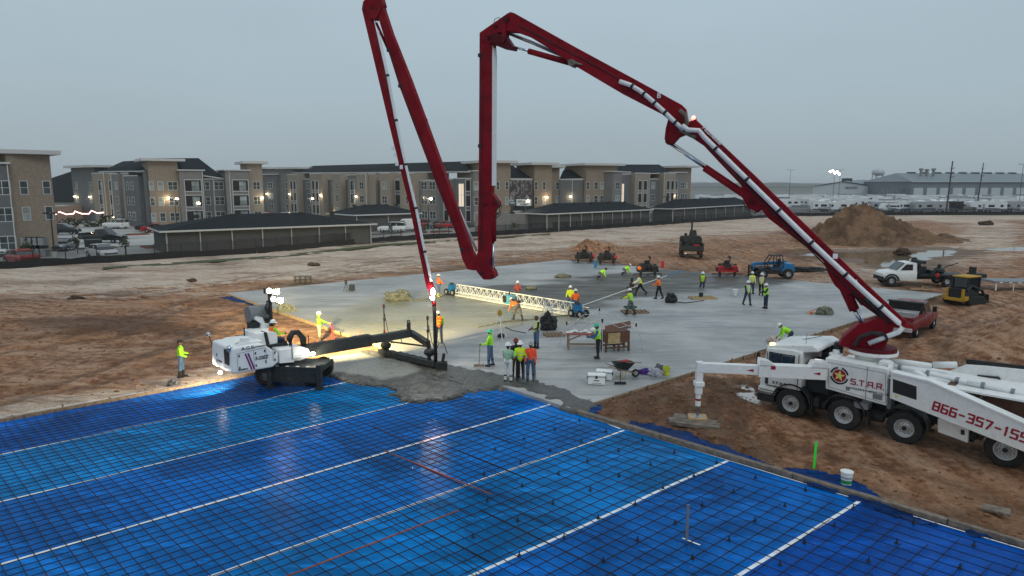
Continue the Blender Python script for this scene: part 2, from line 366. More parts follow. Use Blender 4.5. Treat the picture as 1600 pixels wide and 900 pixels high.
def a_pale(X, Y):                # sandy pale ground against brown clay
    u = (Y - X * .88)            # distance from the fence line direction
    d = sdpoly(X, Y, NOFEN)
    p = sm(d, -42, -12) * (.7 + .45 * fbm(X * .07, Y * .07, 41))
    p *= .55 + .9 * fbm(X * .12 + Y * .03, Y * .35, 44)
    p += .5 * sm(sdpoly(X, Y, [G(200, 440), G(700, 400), G(650, 392), G(150, 420)]), -4, 2)
    p += .75 * sm(sdpoly(X, Y, [G(1200, 435), G(1380, 460), G(1620, 400), G(1620, 350), G(1480, 340), G(1460, 380), G(1280, 385)]), -4, 6) * (.35 + fbm(X * .1, Y * .3, 47))
    b_ = sdpoly(X, Y, BAY); p += .8 * sm(b_, -4.5, -.3) * sm(-X, 9, 13)
    return np.clip(p, 0, 1.4)
def a_white(X, Y):
    q = G(1172, 618); return 1.9 * np.exp(-(((X - q[0]) / .55) ** 2 + ((Y - q[1]) / 1.0) ** 2)) * sm(fbm(X * 2.2, Y * 2.2, 3), .3, .7)
def a_dark(X, Y):
    d = fbm(X * .16, Y * .3, 51) * .9
    d += .5 * np.exp(-(((X - G(140, 500)[0]) / 6) ** 2 + ((Y - G(140, 500)[1]) / 3) ** 2))
    d += 1.0 * sm(sdpoly(X, Y, pxp((905, 640), (1000, 612), (1100, 590), (1180, 590), (1160, 640), (1190, 690), (1130, 700), (1000, 660))) + (fbm(X * .8, Y * .8, 12) - .5) * 2, -.5, .8)
    s = sdpoly(X, Y, SLAB); d += .25 * sm(s, -7, -1) * fbm(X * .4, Y * .4, 55)
    d += .6 * sm(sdpoly(X, Y, PUD), -6, 0)
    return np.clip(d, 0, 1.3)
def a_far(X, Y): return sm(sdpoly(X, Y, NOFEN), .3, 1.0)
def axis(segs):
    o = []
    for a, b, st in segs: o += list(np.arange(a, b, st))
    return np.array(o + [segs[-1][1]])
t = NT('clay_ground')
n1 = t.noise(.25, None, 8, .65); n2 = t.noise(2.2, t.mapv(t.coord(), (1, 1, .3)), 8, .7); n3 = t.noise(9, None, 5, .7)
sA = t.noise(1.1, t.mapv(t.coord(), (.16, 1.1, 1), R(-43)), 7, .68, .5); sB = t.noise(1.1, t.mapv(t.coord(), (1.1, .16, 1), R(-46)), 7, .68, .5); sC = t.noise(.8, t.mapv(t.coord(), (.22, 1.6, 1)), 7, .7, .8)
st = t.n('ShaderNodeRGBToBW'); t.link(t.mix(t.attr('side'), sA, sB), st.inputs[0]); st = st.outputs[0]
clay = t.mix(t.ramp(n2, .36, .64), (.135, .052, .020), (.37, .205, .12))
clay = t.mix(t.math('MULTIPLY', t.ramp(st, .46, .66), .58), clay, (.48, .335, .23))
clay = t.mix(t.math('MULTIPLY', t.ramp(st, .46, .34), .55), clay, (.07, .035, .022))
clay = t.mix(t.math('MULTIPLY', t.ramp(n1, .5, .66), .55), clay, (.38, .19, .10))
sand = t.mix(t.ramp(n2, .22, .72), (.38, .29, .22), (.58, .475, .385)); sD = t.noise(.22, t.mapv(t.coord(), (.35, 1.5, 1)), 8, .72, 1); sand = t.mix(t.math('MULTIPLY', t.ramp(sD, .50, .62), .6), sand, (.26, .15, .095)); sand = t.mix(t.math('MULTIPLY', t.ramp(sD, .48, .36), .6), sand, (.66, .55, .46))
sand = t.mix(t.math('MULTIPLY', t.ramp(sC, .52, .66), .65), sand, (.20, .11, .07))
pv = t.math('ADD', t.attr('pale'), t.math('MULTIPLY', t.math('SUBTRACT', sC, .5), 2.8))
pale = t.ramp(pv, .36, .62)
c = t.mix(pale, clay, sand)
c = t.mix(t.math('MULTIPLY', t.ramp(t.math('ADD', t.attr('dark'), t.math('MULTIPLY', t.math('SUBTRACT', n3, .5), .6)), .45, .85), .65), c, (.06, .032, .02))
c = t.mix(t.math('MULTIPLY', t.ramp(n3, .58, .72), .45), c, (.055, .03, .02))
tr_ = t.noise(6, t.mapv(t.coord(), (1, 1, 1)), 3, .6); c = t.mix(t.math('MULTIPLY', t.attr('rut'), t.ramp(tr_, .3, .6, .3, .75)), c, (.085, .048, .03)); wp = t.ramp(t.math('ADD', t.attr('white'), t.math('MULTIPLY', t.math('SUBTRACT', n3, .5), 1.2)), .45, .95); c = t.mix(wp, c, (.74, .71, .68))
grass = t.mix(t.ramp(n3, .35, .65), (.05, .052, .026), (.10, .10, .055))
far = t.mix(t.ramp(n1, .45, .6), (.15, .145, .12), grass)
c = t.mix(t.attr('far'), c, far)
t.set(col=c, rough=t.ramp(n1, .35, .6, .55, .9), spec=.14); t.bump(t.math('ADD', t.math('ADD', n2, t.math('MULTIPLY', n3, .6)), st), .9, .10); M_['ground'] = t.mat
gx = axis([(-4000, -1000, 500), (-1000, -200, 50), (-200, -70, 6), (-70, -32, 1), (-32, 32, .3), (32, 90, .8), (90, 200, 6), (200, 1000, 50), (1000, 4000, 500)])
gy = axis([(-400, -30, 40), (-30, 8, 2), (8, 60, .3), (60, 112, .6), (112, 220, 2), (220, 1000, 40), (1000, 6000, 500)])
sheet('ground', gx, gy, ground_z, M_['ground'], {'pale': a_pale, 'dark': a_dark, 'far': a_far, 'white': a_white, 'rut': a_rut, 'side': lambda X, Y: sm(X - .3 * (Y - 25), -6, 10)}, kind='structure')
# puddles
t = NT('puddle_water'); n = t.noise(.5, None, 3)
t.set(col=(.17, .13, .09), rough=.04, spec=.6); t.bump(t.noise(3), .02, .02); M_['water'] = t.mat
for P, nm in ((PUD, 'puddle'), (PUD2, 'puddle')):
    cx = sum(p[0] for p in P) / len(P); cy = sum(p[1] for p in P) / len(P)
    m = MB(); m.add([(cx + (x - cx) * 1.25, cy + (y - cy) * 1.35, -.215) for x, y in P], [tuple(range(len(P)))])
    obj(nm, m, M_['water'], kind='structure')
# ---------------------------------------------------------------- finished slab
def convex_grid(poly, z, step, dz=None):
    xs = [p[0] for p in poly]; ys = [p[1] for p in poly]; bm = bmesh.new()
    nx = int((max(xs) - min(xs)) / step) + 2; ny = int((max(ys) - min(ys)) / step) + 2
    vs = [[bm.verts.new((min(xs) - step / 2 + i * step, min(ys) - step / 2 + j * step, z)) for i in range(nx + 1)] for j in range(ny + 1)]
    for j in range(ny):
        for i in range(nx): bm.faces.new((vs[j][i], vs[j][i + 1], vs[j + 1][i + 1], vs[j + 1][i]))
    area = sum(poly[i][0] * poly[(i + 1) % len(poly)][1] - poly[(i + 1) % len(poly)][0] * poly[i][1] for i in range(len(poly)))
    P = poly if area > 0 else poly[::-1]
    for i in range(len(P)):
        a, b = Vector((*P[i], 0)), Vector((*P[(i + 1) % len(P)], 0)); e = b - a
        bmesh.ops.bisect_plane(bm, geom=bm.verts[:] + bm.edges[:] + bm.faces[:], plane_co=a, plane_no=Vector((e.y, -e.x, 0)).normalized(), clear_outer=True)
    return bm
def bm_obj(name, bm, mats, parent=None, attrs=None, smooth=True, **kw):
    me = bpy.data.meshes.new(name); bm.to_mesh(me); bm.free()
    for m in (mats if isinstance(mats, (list, tuple)) else [mats]): me.materials.append(m)
    co = np.empty(len(me.vertices) * 3); me.vertices.foreach_get('co', co); co = co.reshape(-1, 3)
    for an, fn in (attrs or {}).items():
        a = me.attributes.new(an, 'FLOAT', 'POINT'); a.data.foreach_set('value', np.asarray(fn(co[:, 0], co[:, 1]), float))
    me.polygons.foreach_set('use_smooth', [smooth] * len(me.polygons))
    o = bpy.data.objects.new(name, me); COL.objects.link(o); WM[o.name] = I4
    if parent: o.parent = parent
    return tag(o, **kw)
WET = pxp((500, 503), (600, 468), (700, 450), (720, 462), (880, 485), (900, 500), (700, 512), (640, 540))
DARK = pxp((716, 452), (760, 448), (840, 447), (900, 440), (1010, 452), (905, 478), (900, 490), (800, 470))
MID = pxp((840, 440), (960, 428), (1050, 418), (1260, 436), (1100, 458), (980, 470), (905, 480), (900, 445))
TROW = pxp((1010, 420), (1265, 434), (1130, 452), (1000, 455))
def a_wet(X, Y): return sm(sdpoly(X, Y, WET) + (fbm(X * .5, Y * .5, 61) - .5) * 1.5, -.5, .4)
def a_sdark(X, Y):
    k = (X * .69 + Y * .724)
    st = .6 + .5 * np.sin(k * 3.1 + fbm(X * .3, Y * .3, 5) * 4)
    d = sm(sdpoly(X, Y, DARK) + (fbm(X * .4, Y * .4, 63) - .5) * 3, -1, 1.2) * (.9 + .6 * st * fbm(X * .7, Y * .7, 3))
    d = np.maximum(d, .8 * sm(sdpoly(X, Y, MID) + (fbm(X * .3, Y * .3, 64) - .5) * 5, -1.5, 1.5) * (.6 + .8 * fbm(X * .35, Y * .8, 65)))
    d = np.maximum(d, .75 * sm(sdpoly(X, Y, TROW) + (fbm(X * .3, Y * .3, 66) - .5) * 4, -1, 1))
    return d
def a_rough(X, Y):               # spilled paste along the edge of the wet area
    d = sdpoly(X, Y, WET); return np.exp(-(d + .2) ** 2 / .9) * (.3 + 1.2 * fbm(X * 1.2, Y * 1.2, 71))
t = NT('concrete_slab')
n1 = t.noise(.22, None, 8, .6); n2 = t.noise(1.6, t.mapv(t.coord(), (.35, 1.2, 1), R(-42)), 6, .65); n3 = t.noise(14, None, 4, .7); n4 = t.noise(.55, t.mapv(t.coord(), (.3, 1.6, 1), R(-40)), 4, .6, .6)
c = t.mix(t.ramp(n1, .35, .65), (.25, .255, .255), (.385, .385, .38))
c = t.mix(t.math('MULTIPLY', t.ramp(n2, .5, .72), .55), c, (.42, .43, .43))
c = t.mix(t.math('MULTIPLY', t.ramp(n4, .51, .62), .6), c, (.14, .15, .155))
n5 = t.noise(.9, t.mapv(t.coord(), (.12, 1.3, 1), R(48)), 3, .5); c = t.mix(t.math('MULTIPLY', t.ramp(n5, .57, .64), .28), c, (.10, .105, .105))
c = t.mix(t.math('MULTIPLY', t.ramp(n3, .58, .68), .4), c, (.15, .15, .15)); n6 = t.noise(3.1, t.mapv(t.coord(), (.25, 1.4, 1), R(-44)), 6, .75, 1); c = t.mix(t.math('MULTIPLY', t.ramp(n6, .55, .66), .35), c, (.47, .47, .46)); c = t.mix(t.math('MULTIPLY', t.ramp(n6, .45, .34), .4), c, (.16, .165, .165))
c = t.mix(t.math('MULTIPLY', t.attr('paste'), .8), c, t.mix(t.ramp(n3, .4, .6), (.22, .2, .15), (.36, .34, .27)))
wet = t.mix(t.ramp(n1, .4, .6), (.20, .195, .145), (.25, .245, .19))  # wet concrete, with the lamps' yellow-green cast put into its colour
c = t.mix(t.attr('wet'), c, wet)
c = t.mix(t.ramp(t.attr('dark_concrete'), 0, .8), c, t.mix(t.ramp(n2, .35, .65), (.030, .027, .022), (.095, .088, .075)))  # dark freshly screeded and trowelled concrete
t.set(col=c, rough=t.math('SUBTRACT', t.ramp(n4, .4, .65, .62, .38), t.math('MULTIPLY', t.attr('wet'), .16)), spec=.5)
t.bump(t.math('ADD', t.math('MULTIPLY', n3, .3), n2), .12, .03); M_['slab'] = t.mat
bm = convex_grid(SLAB, 0, .45)
ext = bmesh.ops.extrude_edge_only(bm, edges=[e for e in bm.edges if e.is_boundary])
bmesh.ops.translate(bm, vec=(0, 0, -.16), verts=[v for v in ext['geom'] if isinstance(v, bmesh.types.BMVert)])
bm_obj('concrete_slab', bm, M_['slab'], attrs={'wet': a_wet, 'dark_concrete': a_sdark, 'paste': a_rough}, smooth=False, kind='structure')
# ---------------------------------------------------------------- vapour barrier in strips, seam tape
BZ = -.125
def bar_mat(name, col, k):
    t = NT(name); v = t.mapv(t.coord(), (.5, 2.2, 1), R(-41)); n = t.noise(.33, None, 6, .6, .8); w = t.noise(.9, v, 5, .6); w2 = t.noise(5, t.mapv(t.coord(), (.4, 1.5, 1), R(-41)), 4, .6)
    c2 = tuple(min(1, x * 1.6 + .002) for x in col); c3 = tuple(x * .5 for x in col)
    c = t.mix(t.ramp(n, .35, .68), c3, col); c = t.mix(t.math('MULTIPLY', t.ramp(w, .5, .75), .75), c, c2)
    mud = t.noise(1.1, None, 5, .7); c = t.mix(t.math('MULTIPLY', t.ramp(mud, .66, .74), .4), c, (.10, .1, .12)); rs = t.noise(5, None, 3, .5); c = t.mix(t.math('MULTIPLY', t.ramp(rs, .74, .78), .7), c, (.35, .10, .07)); cr = t.noise(3.2, t.mapv(t.coord(), (.6, 1.4, 1), R(-20)), 7, .75, 2); c = t.mix(t.math('MULTIPLY', t.ramp(cr, .58, .66), .5), c, c2); c = t.mix(t.math('MULTIPLY', t.ramp(cr, .42, .35), .5), c, c3)
    t.set(col=c, rough=t.ramp(w, .3, .7, .05, .13), spec=0.0); w3 = t.noise(2.2, None, 6, .7, 1.5); t.bump(t.math('ADD', t.math('ADD', w, w3), t.math('MULTIPLY', w2, .6)), .45, .06)
    t.b.inputs['Coat Weight'].default_value = .26; t.b.inputs['Coat Roughness'].default_value = .03; t.b.inputs['Coat IOR'].default_value = 1.4
    cb = t.n('ShaderNodeBump'); cb.inputs['Strength'].default_value = .35; cb.inputs['Distance'].default_value = .03; t.link(t.math('ADD', w3, w2), cb.inputs['Height']); t.link(cb.outputs[0], t.b.inputs['Coat Normal'])
    return t.mat
TINT = [(.001, .11, .46), (.001, .24, .64), (.001, .17, .62), (.001, .18, .60), (.001, .21, .60), (.001, .145, .54), (.001, .085, .42)]
LINES = [((0, 710), (545, 597)), ((0, 785), (645, 628)), ((0, 882), (895, 622)), ((330, 900), (975, 672)), ((735, 900), (1137, 720)), ((1155, 900), (1345, 782))]
LW = [(Vector(G(*a, BZ)), Vector(G(*b, BZ))) for a, b in LINES]
barrier = thing('vapor_barrier', None, None, I4, kind='structure')
def clip_bay(bm, lo, hi):
    for ln, sgn in ((lo, 1), (hi, -1)):
        if ln is None: continue
        a, b = Vector((*ln[0], 0)), Vector((*ln[1], 0)); e = (b - a); no = Vector((e.y, -e.x, 0)).normalized()   # points to the right of the line
        bmesh.ops.bisect_plane(bm, geom=bm.verts[:] + bm.edges[:] + bm.faces[:], plane_co=a, plane_no=no * -sgn, clear_outer=True)
CRv = Vector(CR)
for i in range(7):
    bm = convex_grid(BAY[:1] + [(C0[0] + (CR[0] - C0[0]) * 3, C0[1] + (CR[1] - C0[1]) * 3)] + BAY[3:] if i < 3 else [(CR[0] - curb_d.x * 12, CR[1] - curb_d.y * 12)] + BAY[2:5] + [(-44, -10)], BZ - i * .0006, .5)
    clip_bay(bm, LW[i - 1] if i > 0 else None, LW[i] if i < 6 else None)
    for v in bm.verts: v.co.z += (fbm(np.array(v.co.x * .7), np.array(v.co.y * .7), 5) - .5) * .03
    bm_obj('plastic_sheet', bm, bar_mat('blue_plastic_%s' % 'abcdefg'[i], TINT[i], i), barrier)
M_['tape'] = mat('seam_tape', (.78, .80, .82), .35, vary=.1, dirt=.12, dcol=(.3, .35, .45))
def ribbon(mb, a, b, w, z, n=40, wob=.05, ext0=0, seed=0):
    a, b = Vector(a), Vector(b); d = (b - a).normalized(); a = a - d * ext0; L = (b - a).length; nn = Vector((-d.y, d.x)); vs = []
    for i in range(n + 1):
        s = L * i / n; o = (float(fbm(np.array(s * .25 + seed * 7.3), np.array(seed * 3.1), 3)) - .5) * wob * 2
        p = a + d * s + nn * o; zz = z + (float(fbm(np.array(p.x * .7), np.array(p.y * .7), 5)) - .5) * .03
        vs += [(p.x - nn.x * w / 2, p.y - nn.y * w / 2, zz), (p.x + nn.x * w / 2, p.y + nn.y * w / 2, zz)]
    mb.add(vs, [(2 * i, 2 * i + 1, 2 * i + 3, 2 * i + 2) for i in range(n)])
for i, (a, b) in enumerate(LW):
    m = MB(); ribbon(m, a, b, .10, BZ + .006, 40, .06, 12, i); obj('seam_tape', m, M_['tape'], barrier)
m = MB(); ribbon(m, (CR[0] - .25, CR[1] + .1), (CURB_END[0] - .22, CURB_END[1] - .15), .06, BZ + .012, 60, .05, 0, 9); obj('seam_tape', m, M_['tape'], barrier)
m = MB(); ribbon(m, G(875, 632, BZ), G(970, 670, BZ), .09, BZ + .01, 12, .05, 0, 11); ribbon(m, G(815, 600, BZ), G(890, 622, BZ), .08, BZ + .01, 12, .05, 0, 12); obj('seam_tape', m, M_['tape'], barrier)
m = MB(); a, b = Vector(G(0, 652, BZ)), Vector(G(340, 592, BZ)); ribbon(m, a, b, .05, BZ + .006, 40, .03, 14, 5); obj('seam_tape', m, M_['tape'], barrier)
# ---------------------------------------------------------------- forms and kerb timbers
def board(name, a, b, z0, z1, w, mt, parent=None, **kw):
    a, b = Vector(a), Vector(b); d = b - a; L = d.length; m = MB(frame(a.x, a.y, 0, math.atan2(d.y, d.x))); m.box(0, L, -w / 2, w / 2, z0, z1)
    return obj(name, m, mt, parent, bev=.006, **kw)
def form_run(label, pts, z0, z1, w, mt, stakes, side=1, seg=4.2):
    a0 = Vector(pts[0]); th = thing('form_boards', label, 'formwork', frame(a0.x, a0.y, -.12))
    for a, b in zip(pts[:-1], pts[1:]):
        a, b = Vector(a), Vector(b); L = (b - a).length; n = max(1, int(L / seg)); d = (b - a) / L; nn = Vector((-d.y, d.x)) * side
        for i in range(n):
            j = nn * random.uniform(-.015, .015); board('board', a + d * (L * i / n + .01) + j, a + d * (L * (i + 1) / n - .01) + j, z0, z1 + random.uniform(-.01, .005), w, mt, th)
        k = 0
        while k < L:
            if stakes: p = a + d * k + nn * (w / 2 + .04); m = MB(frame(p.x, p.y, 0, math.atan2(d.y, d.x))); m.box(-.03, .03, -.02, .02, -.3, z1 + random.uniform(.0, .12)); obj('stake', m, M_['wood'], th)
            k += stakes or 99
    return th
off = Vector((-.7, -.7)) * .06
form_run('long timber form boards along the left edge of the slab, lit by the machine lamps', [(SL[0] - .05, SL[1] - .1), (C0[0] - .06, C0[1] - .06)], -.16, .02, .06, M_['woodlight'], 1.2, -1)
form_run('dark timber form boards along the far left edge of the blue sheet', [(C0[0] - .1, C0[1] - .05), (C0[0] - .742 * 45 - .1, C0[1] - .67 * 45 + .1)], -.18, .0, .07, M_['wood'], 1.6, -1)
form_run('stained timber form boards along the right edge of the slab', [(CR[0] + .12, CR[1] + .0), (SR[0] + .06, SR[1] - .06)], -.18, .015, .06, M_['wood'], 1.1, -1)
# heavy kerb timbers beside the blue sheet
th = thing('kerb_timbers', 'double row of weathered timbers bordering the right side of the blue sheet', 'timbers', frame(CR[0] + .2, CR[1], -.12))
a = Vector((CR[0] + .12, CR[1] - .12)); nrm = Vector((.70, .7135))
for row, (w, z1) in enumerate(((.13, .02), (.09, -.02))):
    k = 0.0
    while k < 38:
        L = random.uniform(3.2, 4.8); o = nrm * (row * .16 + random.uniform(-.01, .012)); board('timber', a + curb_d * (k + .01) + o, a + curb_d * (k + L - .02) + o, -.2, z1 + random.uniform(-.012, .008), w, mat('weathered_timber', (.17, .14, .115), .85, vary=.35, scale=5, bump=.5) if 'weathered_timber' not in M_ else M_['weathered_timber'], th)
        M_['weathered_timber'] = bpy.data.materials['weathered_timber']; k += L
# blue sheet spilling over the kerb
t = bar_mat('blue_scrap', (.002, .035, .16), 9)
def flap(pts, zc, seed, label):
    xs = [p[0] for p in pts]; ys = [p[1] for p in pts]
    o = sheet('plastic_flap', np.arange(min(xs) - .2, max(xs) + .2, .09), np.arange(min(ys) - .2, max(ys) + .2, .09),
              lambda X, Y: zc + (fbm(X * 2.5, Y * 2.5, seed) - .45) * .22 + sm(sdpoly(X, Y, pts), -.1, .3) * .05 - .06, t, keep=lambda X, Y: sdpoly(X, Y, pts) + (fbm(X * 1.4, Y * 1.4, seed + 3) - .5) * .5 > 0)
    return tag(o, label, 'plastic sheet', 'loose ends of blue sheet')
flap(pxp((1215, 722), (1290, 732), (1345, 745), (1400, 790), (1480, 818), (1440, 812), (1300, 762), (1240, 742)), -.08, 3, 'crumpled blue plastic spilling over the timbers beside the white bucket')
flap(pxp((985, 652), (1080, 672), (1200, 722), (1180, 720), (1050, 680), (990, 662)), -.07, 5, 'thin strip of blue plastic between the timbers and the outrigger pad')
flap(pxp((905, 636), (955, 622), (962, 628), (925, 643)), -.06, 7, 'small triangle of blue plastic in the corner of the forms')
flap(pxp((340, 462), (362, 460), (470, 488), (505, 500), (480, 494), (400, 475)), -.07, 9, 'blue plastic scraps along the outside of the lit left form boards')
flap(pxp((1500, 815), (1600, 840), (1600, 850), (1510, 828)), -.08, 11, 'blue plastic strip near the bottom right corner')
# ---------------------------------------------------------------- rebar mat
mat_th = thing('rebar_mat', 'wide mat of dark reinforcing bars laid over the blue sheet', 'rebar', frame(-3, 20, -.12))
def inside(x, y, m=.0):
    return float(sdpoly(np.array(x), np.array(y), BAY)) > m
FRONT = [Vector(G(*p)) for p in ((478, 582), (505, 586), (545, 596), (590, 602), (625, 622), (655, 629), (700, 624), (740, 613), (780, 606), (820, 613), (855, 627), (888, 641))]
def rebar(a, d, n0, n1, mt='bars', z=-.065, r=.0115, seed=0):
    pts = []; k = n0
    while k <= n1:
        w = (float(fbm(np.array(k * .3), np.array(seed * 1.7), 8)) - .5)
        p = Vector(a) + Vector(d) * k; pts.append((p.x - d[1] * w * .05, p.y + d[0] * w * .05, z + w * .02)); k += 1.6
    m = MB(); m.tube(pts, r, 5); return obj('rebar', m, M_[mt], mat_th, smooth=True)
A0 = Vector(CR)
def span(a, d, lo=-60, hi=60, step=.4):
    ks = [k for k in np.arange(lo, hi, step) if inside(a[0] + d[0] * k, a[1] + d[1] * k, .1) and a[1] + d[1] * k > 8 and abs(a[0] + d[0] * k) < .82 * (a[1] + d[1] * k) + 5]
    return (ks[0], ks[-1]) if len(ks) > 3 else None
la, lb = Vector((.757, .6534)), Vector((.7135, -.7007))
SPC = .457
q_ = -12.0; i = 0
while q_ < 30:
    a = A0 + lb * q_; s = span(a, la)
    if s: rebar(a, la, s[0], s[1], seed=i)
    q_ += .325 if q_ < 3 else .42; i += 1
q_ = .25; i = 0
while q_ < 42:
    a = A0 - la * q_; s = span(a, lb)
    if s: rebar(a, lb, s[0], s[1], z=-.045, seed=200 + i)
    q_ += .42 if q_ < 6 else .315; i += 1
for i in range(16):              # lapped splices
    a = Vector(G(520 + i * 17, 650 + (i * 47.3) % 170, -.05)); rebar(a, lb, -.2, 2.6 + (i % 5) * .7, z=-.03, seed=400 + i)
def rust(p, q):
    a, b = Vector(G(*p, -.05)), Vector(G(*q, -.05)); L = (b - a).length; d = (b - a) / L; rebar(a, d, 0, L, 'rust', -.02, .02, 7)
rust((440, 905), (775, 777)); rust((600, 705), (775, 777))
cm = MB(); cm.lathe([(.055, 0), (.04, .02), (.016, .05), (.014, .12), (.0, .13)], (0, 0, -.115), (0, 0, 1), 8)
M_['blackplastic'] = mat('black_plastic', (.012, .012, .014), .5)
cme = mesh_of('bar_chair', cm, M_['blackplastic'])
for i in range(0, 12):
    for j in range(0, 14):
        p = A0 + lb * (.9 + j * SPC * 3 + (i % 2) * .1) - la * (i * SPC * 3 + .6 + .2 * (j % 2))
        if inside(p.x, p.y, .5) and p.y > 12.5 and p.x > -1.5:
            o = bpy.data.objects.new('bar_chair', cme); COL.objects.link(o); o.parent = mat_th; o.matrix_local = WM[mat_th.name].inverted() @ Matrix.Translation((p.x, p.y, 0))
# ---------------------------------------------------------------- fresh concrete being placed
FRESH = [Vector(G(*p)) for p in ((505, 556), (560, 548), (596, 545), (640, 552), (700, 566), (760, 578), (820, 588), (880, 606), (950, 632), (915, 646))] + FRONT[::-1]
FRESH = [(p.x, p.y) for p in FRESH]
def e_ok(x, y): return -11 < x < 6 and 23 < y < 36
def frh(X, Y):
    e = sdpoly(X, Y, FRESH) + (fbm(X * 2.2, Y * 2.2, 83) - .5) * .8
    smooth_ = sm(sdpoly(X, Y, pxp((505, 560), (560, 552), (640, 566), (655, 580), (600, 592), (520, 580))), -.3, .3)
    onslab = sm(sdpoly(X, Y, SLAB), -.6, .1)
    lump = np.vectorize(lambda x, y: .075 * mnoise.fractal(Vector((x * 1.3, y * 1.3, 1.7)), .7, 2.1, 5) + .018 * mnoise.noise(Vector((x * 9, y * 9, 5))) if e_ok(x, y) else 0.0)(X, Y)
    top = -.008 + .045 * onslab + lump * (1 - smooth_ * .93) * (1 - .7 * onslab) + .03 * smooth_
    return np.where(e > 0, -.2 + (top + .2) * sm(e, 0, .38), -.2)
def a_smooth(X, Y): return sm(sdpoly(X, Y, pxp((505, 560), (560, 552), (640, 566), (655, 580), (600, 592), (520, 580))) + (fbm(X * 1.5, Y * 1.5, 9) - .5) * .5, -.2, .2)
t = NT('fresh_concrete'); n3 = t.noise(14, None, 5, .7); n2 = t.noise(2.5, None, 5, .6)
c = t.mix(t.ramp(n3, .35, .65), (.032, .032, .029), (.078, .076, .07)); c = t.mix(t.math('MULTIPLY', t.ramp(n2, .45, .7), .4), c, (.17, .168, .16))
c = t.mix(t.attr('smooth'), c, (.20, .205, .19)); t.set(col=c, rough=t.math('SUBTRACT', t.ramp(n2, .35, .65, .30, .6), t.math('MULTIPLY', t.attr('smooth'), .1))); t.bump(t.math('ADD', n3, n2), .5, .05); M_['fresh'] = t.mat
sheet('fresh_concrete', np.arange(-10, 5, .07), np.arange(24, 35, .07), frh, M_['fresh'], {'smooth': a_smooth}, keep=lambda X, Y: sdpoly(X, Y, FRESH) + (fbm(X * 2.2, Y * 2.2, 83) - .5) * .8 > -.05, kind='structure')
# ---------------------------------------------------------------- apartment blocks
M_['tan'] = mat('tan_brick', (.245, .20, .155), .9, vary=.12, scale=3, bump=.2)
M_['tan2'] = mat('tan_stucco', (.26, .225, .185), .9, vary=.06, scale=1)
M_['gsid'] = mat('grey_siding', (.125, .13, .135), .85, vary=.08, scale=1)
M_['gsid2'] = mat('mid_grey_siding', (.18, .175, .17), .85, vary=.08, scale=1)
M_['roof'] = mat('dark_shingle', (.018, .023, .027), .95, vary=.35, scale=4, spec=.08)
M_['wglass'] = mat('window_glass', (.05, .065, .07), .12, vary=.5, scale=.6)
M_['wdark'] = mat('balcony_shade', (.02, .02, .022), .8)  # near-black; paints the shade of openings, also used on grilles
M_['lit'] = emat('lit_window', (1, .66, .36), .38)
M_['blind'] = mat('window_blind', (.22, .25, .25), .6, vary=.4, scale=.5)
WALLS = {'t': 'tan', 's': 'tan2', 'g': 'gsid', 'm': 'gsid2'}
def win_mesh(w, h, kind):
    f = MB(); t = .09
    f.box(-w / 2 - t, w / 2 + t, -.05, 0, h / 2, h / 2 + t); f.box(-w / 2 - t, w / 2 + t, -.05, 0, -h / 2 - t, -h / 2)
    f.box(-w / 2 - t, -w / 2, -.05, 0, -h / 2, h / 2); f.box(w / 2, w / 2 + t, -.05, 0, -h / 2, h / 2)
    if w > 1: f.box(-.04, .04, -.05, 0, -h / 2, h / 2)
    f.box(-w / 2, w / 2, -.04, 0, -.03, .03)
    p = MB(); p.box(-w / 2, w / 2, -.02, .01, -h / 2, h / 2)
    return mesh_of('window', f, M_['trim']), mesh_of('pane', p, M_[kind])
WMESH = {}
def window(par, M, w=1.4, h=1.6, kind='wglass', lab=None):
    k = (round(w, 1), round(h, 1), kind)
    if k not in WMESH: WMESH[k] = win_mesh(w, h, kind)
    o = bpy.data.objects.new('window', WMESH[k][0]); COL.objects.link(o); o.parent = par; o.matrix_local = WM[par.name].inverted() @ M
    p = bpy.data.objects.new('pane', WMESH[k][1]); COL.objects.link(p); p.parent = o; WM[o.name] = M
    return o
def balcony(par, M, w, z0, zs, lit=False):
    w2 = w / 2
    for z in zs: m = MB(M); m.box(-w2, w2, -.06, .0, z - 1.05, z + 1.15, 0); obj('balcony_shade_panel', m, M_['wdark'], par)  # dark panel on the wall paints the shade of a recess
    f = MB(M); f.box(-w2 - .12, -w2, -.16, 0, z0, zs[-1] + 1.3); f.box(w2, w2 + .12, -.16, 0, z0, zs[-1] + 1.3)
    for z in zs: f.box(-w2, w2, -.16, -.01, z + 1.15, z + 1.3); f.box(-w2, w2, -.16, -.01, z - 1.2, z - 1.05)
    obj('balcony_frame', f, M_['trim'], par)
    for z in zs:
        r = MB(M); r.box(-w2, w2, -.13, -.10, z - .1, z - .05)
        n = int(w / .28)
        for i in range(1, n): r.box(-w2 + i * w / n - .012, -w2 + i * w / n + .012, -.125, -.105, z - 1.05, z - .1)
        if w > 1.6: r.box(-w2 * .15, w2 * .75, -.075, -.062, z - 1.0, z + .9, 1)
        obj('balcony_railing', r, [M_['black'], M_['blind']], par)
def depth_fn(tab): xs = [a for a, b in tab]; ys = [b for a, b in tab]; return lambda px: float(np.interp(px, xs, ys))
